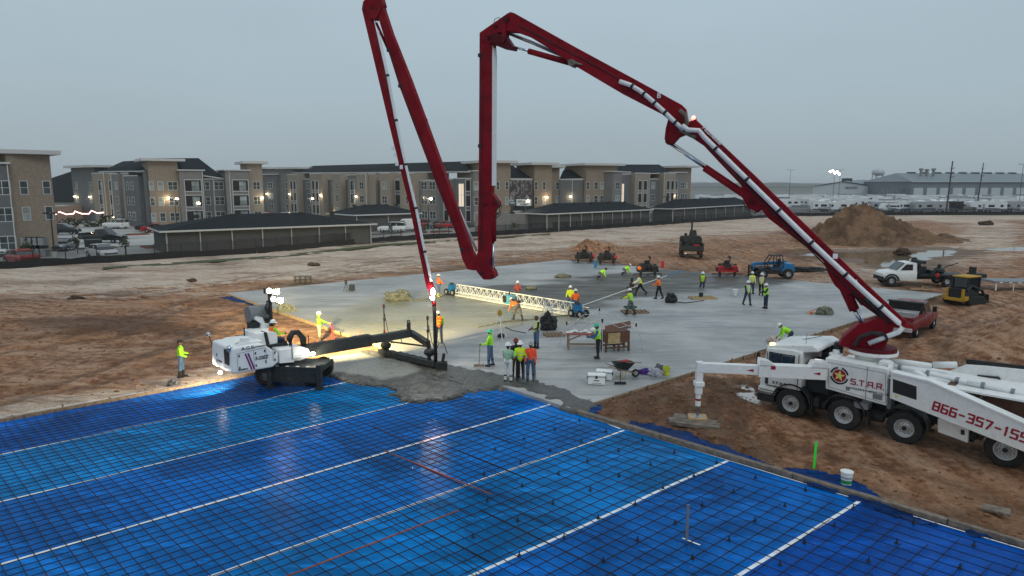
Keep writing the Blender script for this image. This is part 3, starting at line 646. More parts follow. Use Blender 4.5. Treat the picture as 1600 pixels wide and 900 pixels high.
def apartment(name, label, dtab, segs, roofs, z0=-.12, floors=3, fz=(2.0, 5.1, 8.2)):
    dep = depth_fn(dtab); x0 = segs[0][0]; P = D(x0, 340, dep(x0)); th = thing(name, label, 'apartments', frame(P.x, P.y, z0))
    for sg in segs:
        a, b, top, wall, pr = sg[:5]; feats = sg[5] if len(sg) > 5 else []; cap = sg[6] if len(sg) > 6 else None; back = sg[7] if len(sg) > 7 else 9
        Ya, Yb = dep(a + .01), dep(b - .01); pa, pb = D(a, 300, Ya), D(b, 300, Yb); d = Vector((pb.x - pa.x, pb.y - pa.y)); L = d.length; ang = math.atan2(d.y, d.x)
        zt = D((a + b) / 2, top, (Ya + Yb) / 2).z; M = frame(pa.x, pa.y, 0, ang) @ Matrix.Translation((0, -pr, 0))
        m = MB(M); jit = random.uniform(0, .02); m.box(0, L, 0, back + pr + jit, z0, zt); obj('wall', m, M_[WALLS[wall]], th)
        if cap:                  # thin pale roof slab reaching past the wall
            ov = cap if isinstance(cap, (int, float)) else .5
            c = MB(M); c.box(-ov, L + ov, -ov, back + pr, zt, zt + (.5 if ov > .6 else .22)); obj('roof_slab', c, M_['trim'], th)
        else:
            c = MB(M); c.box(-.04, L + .04, -.05, .0, zt - .2, zt + .02); obj('trim_board', c, M_['trim'], th)
        for ft in feats:
            k = ft[0]; u = (ft[1] - a) / (b - a) * L
            if k == 'w':         # windows on the listed floors
                for fl in (ft[3] if len(ft) > 3 else (0, 1, 2)):
                    window(th, M @ Matrix.Translation((u, -.01, fz[fl])), ft[2], 1.55, random.choice(['wglass', 'wglass', 'blind', 'wglass']))
            elif k == 'b': balcony(th, M @ Matrix.Translation((u, -.01, 0)), ft[2], .6, fz if len(ft) < 4 else [fz[i] for i in ft[3]])
            elif k == 's':       # slots: two tall dark openings per floor
                balcony(th, M @ Matrix.Translation((u - ft[2] * .3, -.01, 0)), ft[2] * .38, .6, fz); balcony(th, M @ Matrix.Translation((u + ft[2] * .3, -.01, 0)), ft[2] * .38, .6, fz)
            elif k == 't':       # tall framed stair window
                w = window(th, M @ Matrix.Translation((u, -.01, 6.3)), ft[2], 4.6, ft[3] if len(ft) > 3 else 'wglass')
            elif k == 'p':       # downpipe
                m = MB(M); m.box(u - .06, u + .06, -.12, 0, z0, zt); obj('downpipe', m, M_['trim'], th)
            elif k == 'l':       # lit wall lamp
                lamp_at(M @ Vector((u, -.2, ft[2])), th)
    for (p1, p2, r1, r2, dback, bb) in roofs:   # eave ends (px,py), ridge ends (px,py), depth back to the ridge
        e = [D(*p1, dep(p1[0])), D(*p2, dep(p2[0]))]; g = [D(*r1, dep(p1[0]) + dback), D(*r2, dep(p2[0]) + dback)]
        bk = [Vector((q.x + (q.x - w.x) * bb, q.y + (dback), w.z)) for q, w in zip(g, e)]
        m = MB(); m.add([e[0], e[1], g[1], g[0], bk[1], bk[0]], [(0, 1, 2, 3), (3, 2, 4, 5), (0, 3, 5), (1, 4, 2), (0, 5, 4, 1)]); obj('roof', m, M_['roof'], th)
        q = MB(); a, b = e; d = (b - a); q.bar(a + Vector((0, -.12, -.06)), b + Vector((0, -.12, -.06)), .16, .24); obj('fascia', q, M_['trim'], th)
    return th
LAMPS = []
bulb_me = None
def lamp_at(p, par, e=55, col=(1, .78, .45)):
    m = MB(); m.box(p.x - .16, p.x + .16, p.y - .15, p.y + .05, p.z - .12, p.z + .12); obj('wall_lamp', m, warm_em, par)
    l = bpy.data.lights.new('wall_light', 'POINT'); l.energy = e; l.color = col; l.shadow_soft_size = .2
    o = bpy.data.objects.new('wall_light', l); COL.objects.link(o); o.location = p + Vector((0, -.5, -.2)); o.parent = par; o.matrix_parent_inverse = WM[par.name].inverted()
# left edge block
apartment('apartment_building', 'tan brick and grey apartment block cut off by the left edge of the photo', [(-150, 78), (15, 84), (92, 88.5)],
    [(-150, 232, 236, 't', 0, [], 1.2), (-90, 15.5, 256, 'g', 1.6, [('w', 3, 1.5), ('w', -35, 1.5), ('p', 15)], .3), (15.5, 83, 238, 't', 0, [('w', 37, .75, (1, 2)), ('w', 73, .75, (1, 2))], None)][1:], [], fz=(1.5, 4.9, 8.1))
ap = bpy.data.objects['apartment_building']
a, b = D(-150, 236, 78), D(80, 238, 87.6); d = b - a; m = MB(frame(a.x, a.y, 0, math.atan2(d.y, d.x))); L = math.hypot(d.x, d.y)
m.box(0, L + .9, -.8, 12, a.z, a.z + .5); obj('roof_slab', m, M_['trim'], ap)
m = MB(frame(D(15.5, 300, 84.2).x, D(15.5, 300, 84.2).y)); 
# L-shaped block left of centre
apartment('apartment_building', 'grey and tan apartment block with lit lamps behind the left parking lot', [(112, 168), (232, 140), (233, 137.5), (410, 149)],
    [(114, 150, 262, 'g', 0, [('w', 121, 1.1), ('w', 143, 1.2, (1, 2)), ('l', 141, 5.6), ('l', 118, 5.6)], 1.2),
     (150, 169, 270, 's', .6, [('b', 163, 1.9), ('p', 169)]), (169, 184, 270, 's', .2, [('s', 178, 3.0), ('l', 181, 5.4), ('l', 178, 1.2)]), (184, 196, 271, 'm', 1.2, [('p', 185), ('w', 192, 1.3)]),
     (196, 208, 270, 's', .6, [('b', 203, 1.4)]), (208, 230, 274, 'g', 1.6, [('w', 213, 1.0), ('w', 220, 1.6)]), (230, 233, 266, 'g', .6, []),
     (233, 279, 252, 't', 1.2, [('w', 236, .7), ('w', 250, .9), ('w', 269, 1.6), ('l', 261, 5.8)], 1.3),
     (279, 316, 267, 'm', 2.6, [('b', 299, 3.0), ('p', 314.5)], .35), (316, 351, 279, 'g', 0, [('w', 321, 1.6), ('w', 342.5, 1.7), ('p', 334)]),
     (351, 388, 267, 'm', 2.4, [('b', 373, 3.0), ('p', 357)], .35), (388, 410, 256, 's', 1.0, [('w', 400, 1.3), ('l', 408, 5.7)], 1.2)],
    [((155, 268), (233, 267), (192, 252), (233, 250), 9, 1), ((233, 262), (352, 279), (240, 247), (310, 247), 8, 1)])
apartment('apartment_building', 'long three-storey apartment block with dark roof behind the boom, banner on its end wall', [(411, 203), (455, 197), (570, 161), (672, 147), (735, 141), (860, 148)],
    [(411, 418, 264, 'm', 0, [], .8), (418, 437, 273, 'g', 1.2, [('w', 428, 1.9), ('l', 423, 5.8)], .4), (437, 458, 264, 'm', 0, [('w', 450, 1.8)], .9), (458, 474, 272, 's', 1.5, [('s', 467, 3.6), ('l', 461, 5.8)]),
     (474, 493, 279, 'g', 0, [('w', 483, 2.0), ('w', 490.5, 1.1)]), (493, 513, 271, 's', 1.5, [('s', 502, 4.0), ('l', 510, 5.7)]), (513, 528, 279, 'g', 0, [('t', 520, 1.4)]), (528, 541, 271, 's', 1.4, [('w', 535, 1.4), ('l', 512 + 17, 1.4)]),
     (541, 551, 279, 'g', 0, [('w', 548, 1.3)]), (551, 566, 274, 'm', 1.2, [('b', 559, 2.3), ('l', 565, 5.7)], .3), (566, 581, 271, 's', 1.5, [('w', 574, 1.6), ('p', 581)]), (581, 592, 271, 's', .9, []), (592, 602, 280, 'g', 0, [('w', 599, 1.2)]),
     (602, 617, 270, 's', 1.5, [('w', 609, 1.5)]), (617, 632, 279, 'g', 0, [('b', 622, 1.6)]), (632, 655, 270, 's', 1.3, [('w', 645, 1.5), ('l', 651, 5.7)]), (655, 688, 281, 'm', 0, [('w', 663, 1.7), ('w', 676, 1.7)]),
     (688, 710, 279, 'g', .5, [('b', 700, 1.2)]), (710, 737, 278, 'g', 0, [('t', 721, 1.2, 'lit'), ('b', 732, 1.1)]), (737, 751, 268, 'm', 1.6, [('w', 743, 1.8)], .3),
     (751, 795, 255, 't', 1.0, [('w', 775, .6), ('w', 789, .6)], 1.2), (795, 832, 280, 't', .2, [('p', 794.5)], None), (832, 859, 258, 't', 1.0, [('w', 834.5, .6), ('w', 847, .6), ('l', 851, 5.8)], 1.2)],
    [((455, 270), (735, 268), (490, 259), (727, 252), 9, 1), ((793, 279), (832, 279), (786, 258), (800, 258), 7, 1)])
b4 = apartment('apartment_building', 'right-hand tan and grey apartment block with flat tower roofs beyond the garages', [(853, 160), (945, 161), (1077, 191)],
    [(855, 874, 262, 't', 0, [('w', 859, .7), ('w', 871, .7)], 1.2), (874, 911, 280, 'g', .4, [('l', 891, 5.7), ('p', 893.5)]), (911, 959, 259, 't', 1.4, [('w', 913.5, .7), ('w', 926, .9), ('w', 937, 1.5)], 1.3),
     (945.5, 960, 269, 'm', 2.0, [('w', 953, 1.9)], .3), (960, 984, 268, 'g', .2, [('t', 971, 1.3, 'lit'), ('b', 962.5, .9)]), (984, 1007, 270, 's', 1.4, [('s', 995.5, 4.2), ('p', 1006.5)]), (1007, 1029, 279, 'g', 0, [('w', 1009.5, 1.3), ('w', 1020, 1.7)]),
     (1029, 1048, 270, 's', 1.4, [('s', 1039, 3.6), ('p', 1030)]), (1048, 1066, 270, 'm', 1.0, [('w', 1061, 1.8), ('l', 1048, 5.6), ('b', 1051, .8)], .3), (1066, 1077, 262, 't', .4, [('w', 1070, 1.1)], 1.6)],
    [((874, 280), (911, 279), (880, 266), (911, 262), 6, 1), ((959, 272), (1050, 270), (962, 257), (1030, 257), 9, 1)])
# banner and sign on the end wall
b3 = bpy.data.objects['apartment_building.002']
t = NT('photo_banner'); n = t.noise(.9, t.mapv(t.coord(), (1, 1, .6)), 3, .6, 2); n2 = t.noise(2.2, t.mapv(t.coord(), (1.2, 1, .35)), 2)
c = t.mix(t.ramp(n, .48, .6), (.03, .025, .03), (.20, .18, .18)); c = t.mix(t.ramp(n2, .62, .68), c, (.42, .38, .38)); t.set(col=c, rough=.6)
def wall_rect(nm, x0, x1, y0, y1, Y, mt, par, dy=.06):
    a, b = D(x0, y1, Y), D(x1, y0, Y); m = MB(); m.box(a.x, b.x, Y - dy, Y, a.z, b.z); return obj(nm, m, mt, par)
yb = 144.2 - .9
wall_rect('banner', 796, 831, 281.5, 311, yb, t.mat, b3)
wall_rect('small_sign', 795.5, 806, 311.3, 322, yb, mat('sign_teal', (.06, .09, .10), .6), b3)
wall_rect('leasing_sign', 807, 830, 311.3, 321.5, yb, M_['whitec'], b3)
def text_on_y(s, px, py, Y, size, mt, par, sx=1, bold=.0):
    p = D(px, py, Y); return text('lettering', s, Matrix.Translation(p) @ Matrix.Rotation(R(90), 4, 'X'), size, mt, par, sx, bold, .01, True)
text_on_y("NOW LEASING", 818.5, 315, yb - .09, .62, M_['decal_black'], b3, .62, .02)
text_on_y("APARTMENTS", 818.5, 319.3, yb - .09, .4, M_['decal_black'], b3, .62, .01)
text_on_y("NOW", 799, 313.3, yb - .09, .5, M_['whitec'], b3, .8, .01); text_on_y("OPEN", 800.5, 317, yb - .09, .5, M_['whitec'], b3, .8, .01)
m = MB(); p = D(817, 345, 141.5); m.box(p.x - 1.6, p.x + 1.6, 141, 144, -.1, 3.2); obj('porch', m, M_['tan'], b3)
m = MB(); m.add([(p.x - 2, 140.6, 3.1), (p.x + 2.3, 140.6, 3.1), (p.x + 1.8, 144, 4.2), (p.x - 1.9, 144, 4.2)], [(0, 1, 2, 3)]); m.bar((p.x - 2, 140.6, 3.05), (p.x + 2.3, 140.6, 3.05), .2, m=1); obj('porch_roof', m, [M_['roof'], M_['trim']], b3)
m = MB(); m.box(p.x - .5, p.x + .5, 140.95, 141, 0, 2.2); obj('door', m, M_['lit'], b3)
m = MB(); 
for px0, px1, Y, h in ((740, 783, 124, 4.0), (783, 857, 126, 3.2)): pass
# ---------------------------------------------------------------- garages / carports
M_['gsid3'] = mat('bay_grey', (.075, .077, .078), .85, vary=.08, scale=1)
M_['ptrim'] = mat('pale_post', (.36, .36, .35), .7)
def garage(label, p0, p1, dback, eave, ridge_in, ridge_h, npost, wall='gsid3', lamp=False):
    a, b = Vector((*G(*p0), 0)), Vector((*G(*p1), 0)); d = b - a; L = d.length; Mf = frame(a.x, a.y, -.12, math.atan2(d.y, d.x)); th = thing('garage', label, 'garage', Mf)
    m = MB(Mf); m.box(.1, L - .1, .25, dback, 0, eave); obj('wall', m, M_[wall], th)
    for i in range(npost):
        x = .3 + (L - .6) * i / (npost - 1); m = MB(Mf); m.box(x - .07, x + .07, -.02, .16, 0, eave); obj('post', m, M_['ptrim'], th)
        if i < npost - 1: m = MB(Mf); w = (L - .6) / (npost - 1); m.box(x + .4, x + w - .4, .2, .3, .1, eave - .5); obj('bay_panel', m, M_['gsid3'], th)
    ov = .5; r = ridge_in; e = eave
    ridge_h *= .85; vs = [(-ov, -ov, e), (L + ov, -ov, e), (L + ov, dback + ov, e), (-ov, dback + ov, e), (r, dback / 2, e + ridge_h), (L - r, dback / 2, e + ridge_h)]
    m = MB(Mf); m.add([(x, y, z + .15) for x, y, z in vs], [(0, 1, 5, 4), (1, 2, 5), (2, 3, 4, 5), (3, 0, 4), (3, 2, 1, 0)]); obj('roof', m, M_['roof'], th)
    m = MB(Mf); 
    for q in ((-ov, L + ov, -ov - .04, -ov + .02), (-ov, L + ov, dback + ov, dback + ov + .06)): m.box(q[0], q[1], q[2], q[3], e - .02, e + .2)
    m.box(-ov - .05, -ov, -ov, dback + ov, e - .02, e + .2); m.box(L + ov, L + ov + .05, -ov, dback + ov, e - .02, e + .2); obj('gutter', m, M_['trim'], th)
    for i in range(1, 6): m = MB(Mf); x = L * i / 6; m.box(x - .3, x + .3, dback / 2 - .2 - .6, dback / 2 + .1 - .6, e + ridge_h - .25, e + ridge_h + .22); obj('roof_vent', m, M_['black'], th)
    return th
garage('long grey garage with dark hipped roof nearest the left fence', (258, 396), (583, 379), 9, 2.75, 9, 2.0, 8)
garage('small grey garage with pyramid roof behind the white van', (556, 362), (655, 357), 10, 3.0, 4.5, 1.9, 3)
garage('long grey garage with white posts in front of the right-hand apartments', (853, 362), (1016, 350.6), 7, 3.2, 6, 2.0, 11)
garage('garage with dark roof farthest right along the site fence', (1050, 349), (1174, 338), 5, 3.2, 5, 2.2, 9)
# ---------------------------------------------------------------- paving beyond the fence
pk = [G(-60, 424), G(252, 401), G(258, 396), G(583, 379), G(855, 361), G(1180, 338), G(1180, 333), G(100, 336), G(-60, 345)]
t = NT('parking_concrete'); n = t.noise(.15, None, 6, .6); t.set(col=t.mix(t.ramp(n, .35, .65), (.26, .26, .25), (.38, .38, .365)), rough=.6); M_['park'] = t.mat
def flat(name, pts, z, mt, **kw):
    m = MB(); m.add([(x, y, z) for x, y in pts], [tuple(range(len(pts)))]); return obj(name, m, mt, kind='structure', **kw)
pk = [(p[0] - .5, p[1] + 1.0) for p in pk]
flat('parking_lot', pk, -.10, M_['park'])
t = NT('rv_gravel'); n = t.noise(.1, None, 6, .6); t.set(col=t.mix(t.ramp(n, .35, .65), (.10, .105, .10), (.19, .19, .185)), rough=.85)
flat('storage_yard', [(62, 182), (90, 196), (420, 208), (700, 800), (40, 900), (30, 260)], -.10, t.mat)
M_['grass'] = mat('verge_grass', (.06, .07, .03), .9, vary=.4, scale=1.5)
flat('grass_verge', [(x, y) for x, y in (G(160, 416), G(430, 398), G(600, 380), G(860, 364), G(860, 365.5), G(600, 383), G(430, 402), G(160, 419))], -.085, M_['grass'])
for i, (px, py, w, l) in enumerate(((150, 388, 5, 3), (212, 366, 4, 2), (226, 398, 9, 2.0), (245, 385, 3.5, 3.5), (600, 366, 6, 2.5), (680, 362, 6, 2.5))):
    p = G(px, py); m = MB(frame(p[0], p[1], -.1, R(40))); m.box(-w / 2, w / 2, -l / 2, l / 2, 0, .14); m.box(-w / 2 + .15, w / 2 - .15, -l / 2 + .15, l / 2 - .15, .13, .2, 1)
    obj('traffic_island', m, [mat('kerb_red', (.32, .04, .05), .7) if i in (1, 3, 5) else M_['trim'], M_['grass']], label='low kerbed planting island %s' % ('near the black pickup', 'with red kerb by the red cars', 'along the fence before the long garage', 'with red kerb right of the black pickup', 'before the white van', 'right of the white van beside the lamp post')[i], cat='island', group='parking islands')
# ---------------------------------------------------------------- site fence with black silt fabric
t = NT('chain_link'); br = t.n('ShaderNodeBsdfTransparent'); mx = t.n('ShaderNodeMixShader'); v = t.mapv(t.coord(), (1, 1, 1))
t.set(col=(.03, .03, .032), rough=.6, metal=.3); o_ = t.t.nodes['Material Output']; t.link(br.outputs[0], mx.inputs[1]); t.link(t.b.outputs[0], mx.inputs[2]); mx.inputs[0].default_value = .45; t.link(mx.outputs[0], o_.inputs[0]); M_['link'] = t.mat
M_['silt'] = mat('silt_fabric', (.014, .014, .015), .8, vary=.3, bump=.3)
post_me = None
def fence(label, pts, hgt, silt, step=3.0, skip=None, name='site_fence', meshy=True):
    a0 = Vector(pts[0]); th = thing(name, label, 'fence', frame(a0.x, a0.y, -.12)); pm = MB(); pm.cyl((0, 0, 0), (0, 0, hgt + .1), .055, n=6); pme = mesh_of('post', pm, M_['black'])
    for a, b in zip(pts[:-1], pts[1:]):
        a, b = Vector(a), Vector(b); d = b - a; L = d.length; n = max(1, round(L / step)); nn = Vector((-d.y, d.x)).normalized()
        for i in range(n):
            p = a + d * i / n; o = bpy.data.objects.new('post', pme); COL.objects.link(o); o.parent = th; o.matrix_local = WM[th.name].inverted() @ Matrix.Translation((p.x, p.y, -.12))
        m = MB(); m.bar((a.x, a.y, hgt - .15), (b.x, b.y, hgt - .15), .045)
        obj('top_rail', m, M_['black'], th)
        if meshy: m = MB(); q = nn * .02; m.add([(a.x + q.x, a.y + q.y, 0), (b.x + q.x, b.y + q.y, 0), (b.x + q.x, b.y + q.y, hgt - .15), (a.x + q.x, a.y + q.y, hgt - .15)], [(0, 1, 2, 3)]); obj('chain_link_mesh', m, M_['link'], th)
        if silt:
            m = MB(); k = max(2, int(L / 1.2)); vs = []
            for i in range(k + 1):
                p = a + d * i / k - nn * (.25 + .12 * math.sin(i * 1.7)); h = silt * (.85 + .25 * random.random()); vs += [(p.x, p.y, -.2), (p.x + nn.x * .1, p.y + nn.y * .1, h - .12)]
            m.add(vs, [(2 * i, 2 * i + 2, 2 * i + 3, 2 * i + 1) for i in range(k)]); obj('silt_fabric', m, M_['silt'], th)
    return th
fence('black chain-link fence with low silt fabric between the site and the parking lots', [(-75, 48.8)] + FEN[1:6] + [(74, 187)], 1.7, .75)
fence('distant chain-link fence with dark fabric along the camper yard at right', [(76, 189)] + [(120, 195), (180, 199), (260, 203), (330, 206)], 1.8, .9, 6)
# ---------------------------------------------------------------- cars
M_['c_white'] = mat('car_white', (.62, .64, .65), .25, vary=.03, coat=.4); M_['c_black'] = mat('car_black', (.016, .017, .02), .2, vary=.1, coat=.5); M_['c_red'] = mat('car_red', (.33, .012, .015), .25, vary=.05, coat=.4)
M_['c_grey'] = mat('car_grey', (.10, .12, .15), .25, .3, vary=.05, coat=.4); M_['c_silver'] = mat('car_silver', (.38, .40, .42), .25, .4, vary=.04); M_['c_green'] = mat('car_dark_blue', (.03, .045, .07), .25, .2, vary=.05)
taillamp = mat('tail_lamp', (.35, .01, .01), .3); headlamp = mat('head_lamp', (.7, .72, .72), .15)
def loft(mb, st, m=0):           # st: (x, [(halfwidth, z) from bottom up to the top])
    n = len(st[0][1]); vs = []
    for x, pr in st: vs += [(x, -w, z) for w, z in pr] + [(x, w, z) for w, z in reversed(pr)]
    k = 2 * n; fs = [(i * k + j, (i + 1) * k + j, (i + 1) * k + (j + 1) % k, i * k + (j + 1) % k) for i in range(len(st) - 1) for j in range(k)]
    fs += [tuple(range(k)), tuple(range(len(st) * k - 1, (len(st) - 1) * k - 1, -1))]
    mb.add(vs, fs, m)
def wheel(par, M, r=.34, w=.22, rimr=.6, name='wheel', n=18, lug=False, rm='rim'):
    m = MB(M); m.lathe([(r * .55, -w / 2), (r * .93, -w / 2), (r, -w * .32), (r, w * .32), (r * .93, w / 2), (r * .55, w / 2), (r * .55, -w / 2)], (0, 0, 0), (0, 1, 0), n); wh = obj(name, m, M_['rubber'], par, sharp=40)
    k = MB(M); rr = r * rimr; k.lathe([(0, w * .25), (rr * .35, w * .28), (rr * .5, w * .12), (rr * .85, w * .05), (rr * .95, w * .42), (rr, w * .46), (rr, -w * .45), (0, -w * .45)], (0, 0, 0), (0, 1, 0), n)
    obj('hub_rim', k, M_[rm], wh, sharp=35); return wh
def car(name, label, cat, M, kind, col, group=None, wr=.34):
    th = thing(name, label, cat, M, group); B = MB(M); Gl = MB(M); c = M_[col]; bl = .9
    if kind == 'sedan':
        L = 4.6; st = [(-2.3, .55, .7, .8), (-2.2, .3, .85, .98), (-1.5, .25, .9, 1.02), (-.9, .25, .9, .98), (.8, .25, .9, .95), (1.7, .25, .88, .82), (2.2, .3, .8, .68), (2.3, .42, .65, .6)]
        gh = [(-1.7, .78, .98, .99), (-1.1, .72, .98, 1.36), (-.5, .7, .95, 1.43), (.3, .7, .95, 1.42), (1.2, .76, .93, .96)]; wb = (-1.35, 1.4)
    elif kind in ('suv', 'van'):
        L = 4.7; st = [(-2.35, .5, .82, .95), (-2.25, .3, .92, 1.1), (-1, .28, .95, 1.1), (.9, .28, .95, 1.08), (1.8, .28, .92, 1.0), (2.2, .32, .85, .85), (2.3, .45, .7, .7)]
        gh = [(-2.25, .82, 1.08, 1.12), (-2.0, .76, 1.08, 1.62), (-1.0, .76, 1.08, 1.7), (.2, .75, 1.06, 1.68), (1.2, .8, 1.04, 1.1)]; wb = (-1.4, 1.45)
        if kind == 'van': gh = [(-2.3, .88, 1.05, 1.9), (-2.2, .86, 1.05, 2.0), (-1.0, .86, 1.05, 2.05), (.4, .84, 1.05, 2.0), (1.5, .84, 1.02, 1.1)]
    else:
        L = 5.8; st = [(-2.9, .6, .93, .98), (-2.85, .5, .95, 1.12), (-.55, .45, .95, 1.12), (-.5, .4, .96, 1.14), (1.0, .35, .96, 1.14), (1.3, .38, .95, 1.12), (2.5, .4, .93, 1.05), (2.85, .45, .85, .95), (2.9, .55, .75, .8)]
        gh = [(-.75, .8, 1.1, 1.14), (-.6, .76, 1.1, 1.78), (.1, .75, 1.1, 1.86), (.8, .74, 1.1, 1.82), (1.5, .8, 1.1, 1.15)]; wb = (-1.8, 1.95)
    loft(B, [(x, [(w * .92, z0), (w, z0 + .2), (w, z1 - .16), (w * .93, z1)]) for x, z0, w, z1 in st])
    body = obj('body', B, c, th, smooth=False, sharp=28)
    gl = MB(M); loft(gl, [(x, [(w + .04, z0 - .05), (w, max(z0, z1 - .06)), (w * .9, z1)]) for x, w, z0, z1 in gh]); obj('windows', gl, c if kind == 'van' else M_['glass'], th, sharp=28)
    ro = MB(M); g2 = gh[1:-1] if kind != 'sedan' else gh[1:-1]
    loft(ro, [(x, [(w * .96, z1 - .05), (w * .9, z1 + .02)]) for x, w, z0, z1 in g2]); obj('roof', ro, c, th, sharp=28)
    if kind == 'van':
        m = MB(M); m.add([(1.42, -.74, 1.2), (1.42, .74, 1.2), (.52, .74, 1.9), (.52, -.74, 1.9)], [(0, 1, 2, 3)]); m.add([(p[0] + .03, p[1], p[2]) for p in [(1.42, -.74, 1.2), (1.42, .74, 1.2), (.52, .74, 1.9), (.52, -.74, 1.9)]], [(0, 1, 2, 3)]); obj('windscreen', m, M_['glass'], th)
        for s in (-1, 1): m = MB(M); m.box(-.1, .9, s * .86 - .02, s * .86 + .02, 1.2, 1.75); obj('side_window', m, M_['glass'], th)
    else:
        pl = MB(M)
        for x in ((-.15,) if kind == 'sedan' else (-.9, .05) if kind == 'suv' else (.1,)):
            for s in (-1, 1): pl.bar((x, s * (gh[0][1] + .005), gh[1][2]), (x, s * gh[2][1] * .925, gh[2][3] - .03), .07, .05)
        obj('door_pillar', pl, c, th)
    if kind == 'pickup':
        m = MB(M); m.box(-2.8, -.85, -.8, .8, 1.09, 1.13, 1); obj('cargo_bed', m, [c, M_['wdark']], th)
        for s in (-1, 1): m = MB(M); m.box(-2.85, -.62, s * .86 - .05, s * .86 + .05, 1.1, 1.3); obj('bed_side', m, c, th)
        m = MB(M); m.box(-2.88, -2.8, -.86, .86, 1.1, 1.3); obj('tailgate', m, c, th)
    xf = st[-1][0]; xr = st[0][0]
    for s in (-1, 1):
        m = MB(M); m.box(xf - .16, xf - .02, s * .55 - .14, s * .55 + .14, st[-1][3] - .04, st[-1][3] + .1); obj('headlight', m, headlamp, th)
        m = MB(M); m.box(xr - .01, xr + .1, s * .68 - .1, s * .68 + .1, .72, .92); obj('tail_light', m, taillamp, th)
        for x in wb: wheel(th, M @ Matrix.Translation((x, s * .82, wr)) @ Matrix.Rotation(0 if s > 0 else math.pi, 4, 'Z'), wr, .22)
    return th
def cf(px, py, deg): p = G(px, py, -.1); return frame(p[0], p[1], -.1, R(deg)) @ Matrix.Scale(1.12, 4)
A42 = 42
car('parked_car', 'white sedan parked nose toward the site fence left of the long garage', 'car', cf(160, 402, -38), 'sedan', 'c_white')
car('parked_car', 'red hatchback parked against the fence below the left building', 'car', cf(34, 412, 145), 'sedan', 'c_red')
car('parked_car', 'silver sedan facing the fence beside the air conditioners', 'car', cf(66, 394, -75), 'sedan', 'c_silver')
car('parked_car', 'dark grey sedan parked right of the silver one by the lamp post', 'car', cf(101, 391, -78), 'sedan', 'c_grey')
car('pickup_truck', 'black crew-cab pickup parked sideways in the left lot', 'pickup', cf(162, 379, -5), 'pickup', 'c_black')
car('parked_car', 'black SUV half hidden behind the left building corner', 'car', cf(100, 366, 8), 'suv', 'c_black')
car('parked_car', 'white SUV parked alone in the middle of the left lot', 'car', cf(181, 357, 160), 'suv', 'c_white')
car('parked_car', 'red sedan next to the long garage end', 'car', cf(246, 363, 15), 'sedan', 'c_red')
car('parked_car', 'black sedan behind the red sedan near the garage', 'car', cf(236, 361, 20), 'sedan', 'c_black')
car('parked_car', 'white car cut off at the left edge of the photo', 'car', cf(0, 399, -60), 'sedan', 'c_white')
car('parked_car', 'white SUV beside the white van at the small garage', 'car', cf(613, 363, 175), 'suv', 'c_white')
car('delivery_van', 'white panel van parked right of the small garage', 'van', cf(634, 361, 172), 'van', 'c_white', wr=.36)
car('parked_car', 'white SUV at the left end of the third garage', 'car', cf(847, 359, 5), 'suv', 'c_white')
car('pickup_truck', 'white pickup between the two right-hand garages', 'pickup', cf(1041, 347, 20), 'pickup', 'c_white')
far = [(427, 'suv', 'c_red', 'dark red SUV in the far row before the middle block', 174), (452, 'suv', 'c_white', 'white SUV in the far row behind the long garage roof', 172), (436, 'sedan', 'c_silver', 'silver sedan in the far row beside the white SUV', 173),
       (466, 'sedan', 'c_green', 'dark sedan in the far row right of the white SUV', 170), (666, 'suv', 'c_red', 'dark red SUV parked before the middle block near the lamp post', 136), (681, 'sedan', 'c_grey', 'dark grey sedan between two red cars before the middle block', 136), (695, 'sedan', 'c_red', 'dark red sedan partly behind the boom', 136),
       (530, 'sedan', 'c_red', 'small red car at the lit entrance behind the long garage', 150), (842, 'suv', 'c_silver', 'silver SUV behind the white SUV by the third garage', 139), (1163, 'sedan', 'c_white', 'white sedan at the far right garage end', 186), (1150, 'suv', 'c_grey', 'grey SUV behind the far right garage', 192)]
for px, k, c, lb_, Y in far: p = D(px, 340, Y); car('parked_car', lb_, 'car', frame(p.x, p.y, -.1, R(20 + px % 30)), k, c)
# ---------------------------------------------------------------- lamp posts, poles
def lamp_post(label, px, py, top, lit=True, Y=None, arm=.5, e=250, col=(1, .82, .62)):
    p = G(px, py, -.1) if Y is None else (D(px, 340, Y).x, Y); h = D(px, top, p[1]).z; M = frame(p[0], p[1], -.1); th = thing('street_lamp', label, 'street lamp', M)
    m = MB(M); m.cyl((0, 0, 0), (0, 0, .8), .28, n=10); obj('base', m, M_['trim'], th); m = MB(M); m.cyl((0, 0, .5), (0, 0, h), .09, .06, 8); m.box(-arm, arm, -.04, .04, h - .05, h + .03); obj('pole', m, M_['black'], th)
    for s in ((-1, 1) if lit != 1 else (1,)):
        m = MB(M); m.box(s * arm - .28, s * arm + .28, -.2, .2, h - .06, h + .1); hd = obj('lamp_head', m, M_['black'], th)
        if lit: m = MB(M); m.ell((s * arm, -.05, h - .06), (.27, .3, .2), 10, 6); obj('bulb', m, warm_em, hd)
    if lit:
        l = bpy.data.lights.new('street_light', 'POINT'); l.energy = e; l.color = col; l.shadow_soft_size = .3; o = bpy.data.objects.new('street_light', l); COL.objects.link(o); o.parent = th; o.matrix_local = Matrix.Translation((0, -.5, h - .2))
    return th
lamp_post('tall black lamp post with concrete base before the left building', 86, 404, 332, False)
lamp_post('lit lamp post in front of the tan tower left of centre', 275, 346, 309, 1, 128)
lamp_post('lit lamp post just right of the left tan tower', 308, 344, 316, 1, 122)
lamp_post('lit twin-head lamp post behind the long garage roof', 486, 342, 309, True, 146)
lamp_post('lit lamp post right of the small garage, beside the boom', 670, 366, 309, 1)
lamp_post('dark lamp post left of the white SUV by the third garage', 821, 361, 313, 1, 128)
lamp_post('lamp post with small red light near the far right garage', 1040, 347, 307, False, 168)
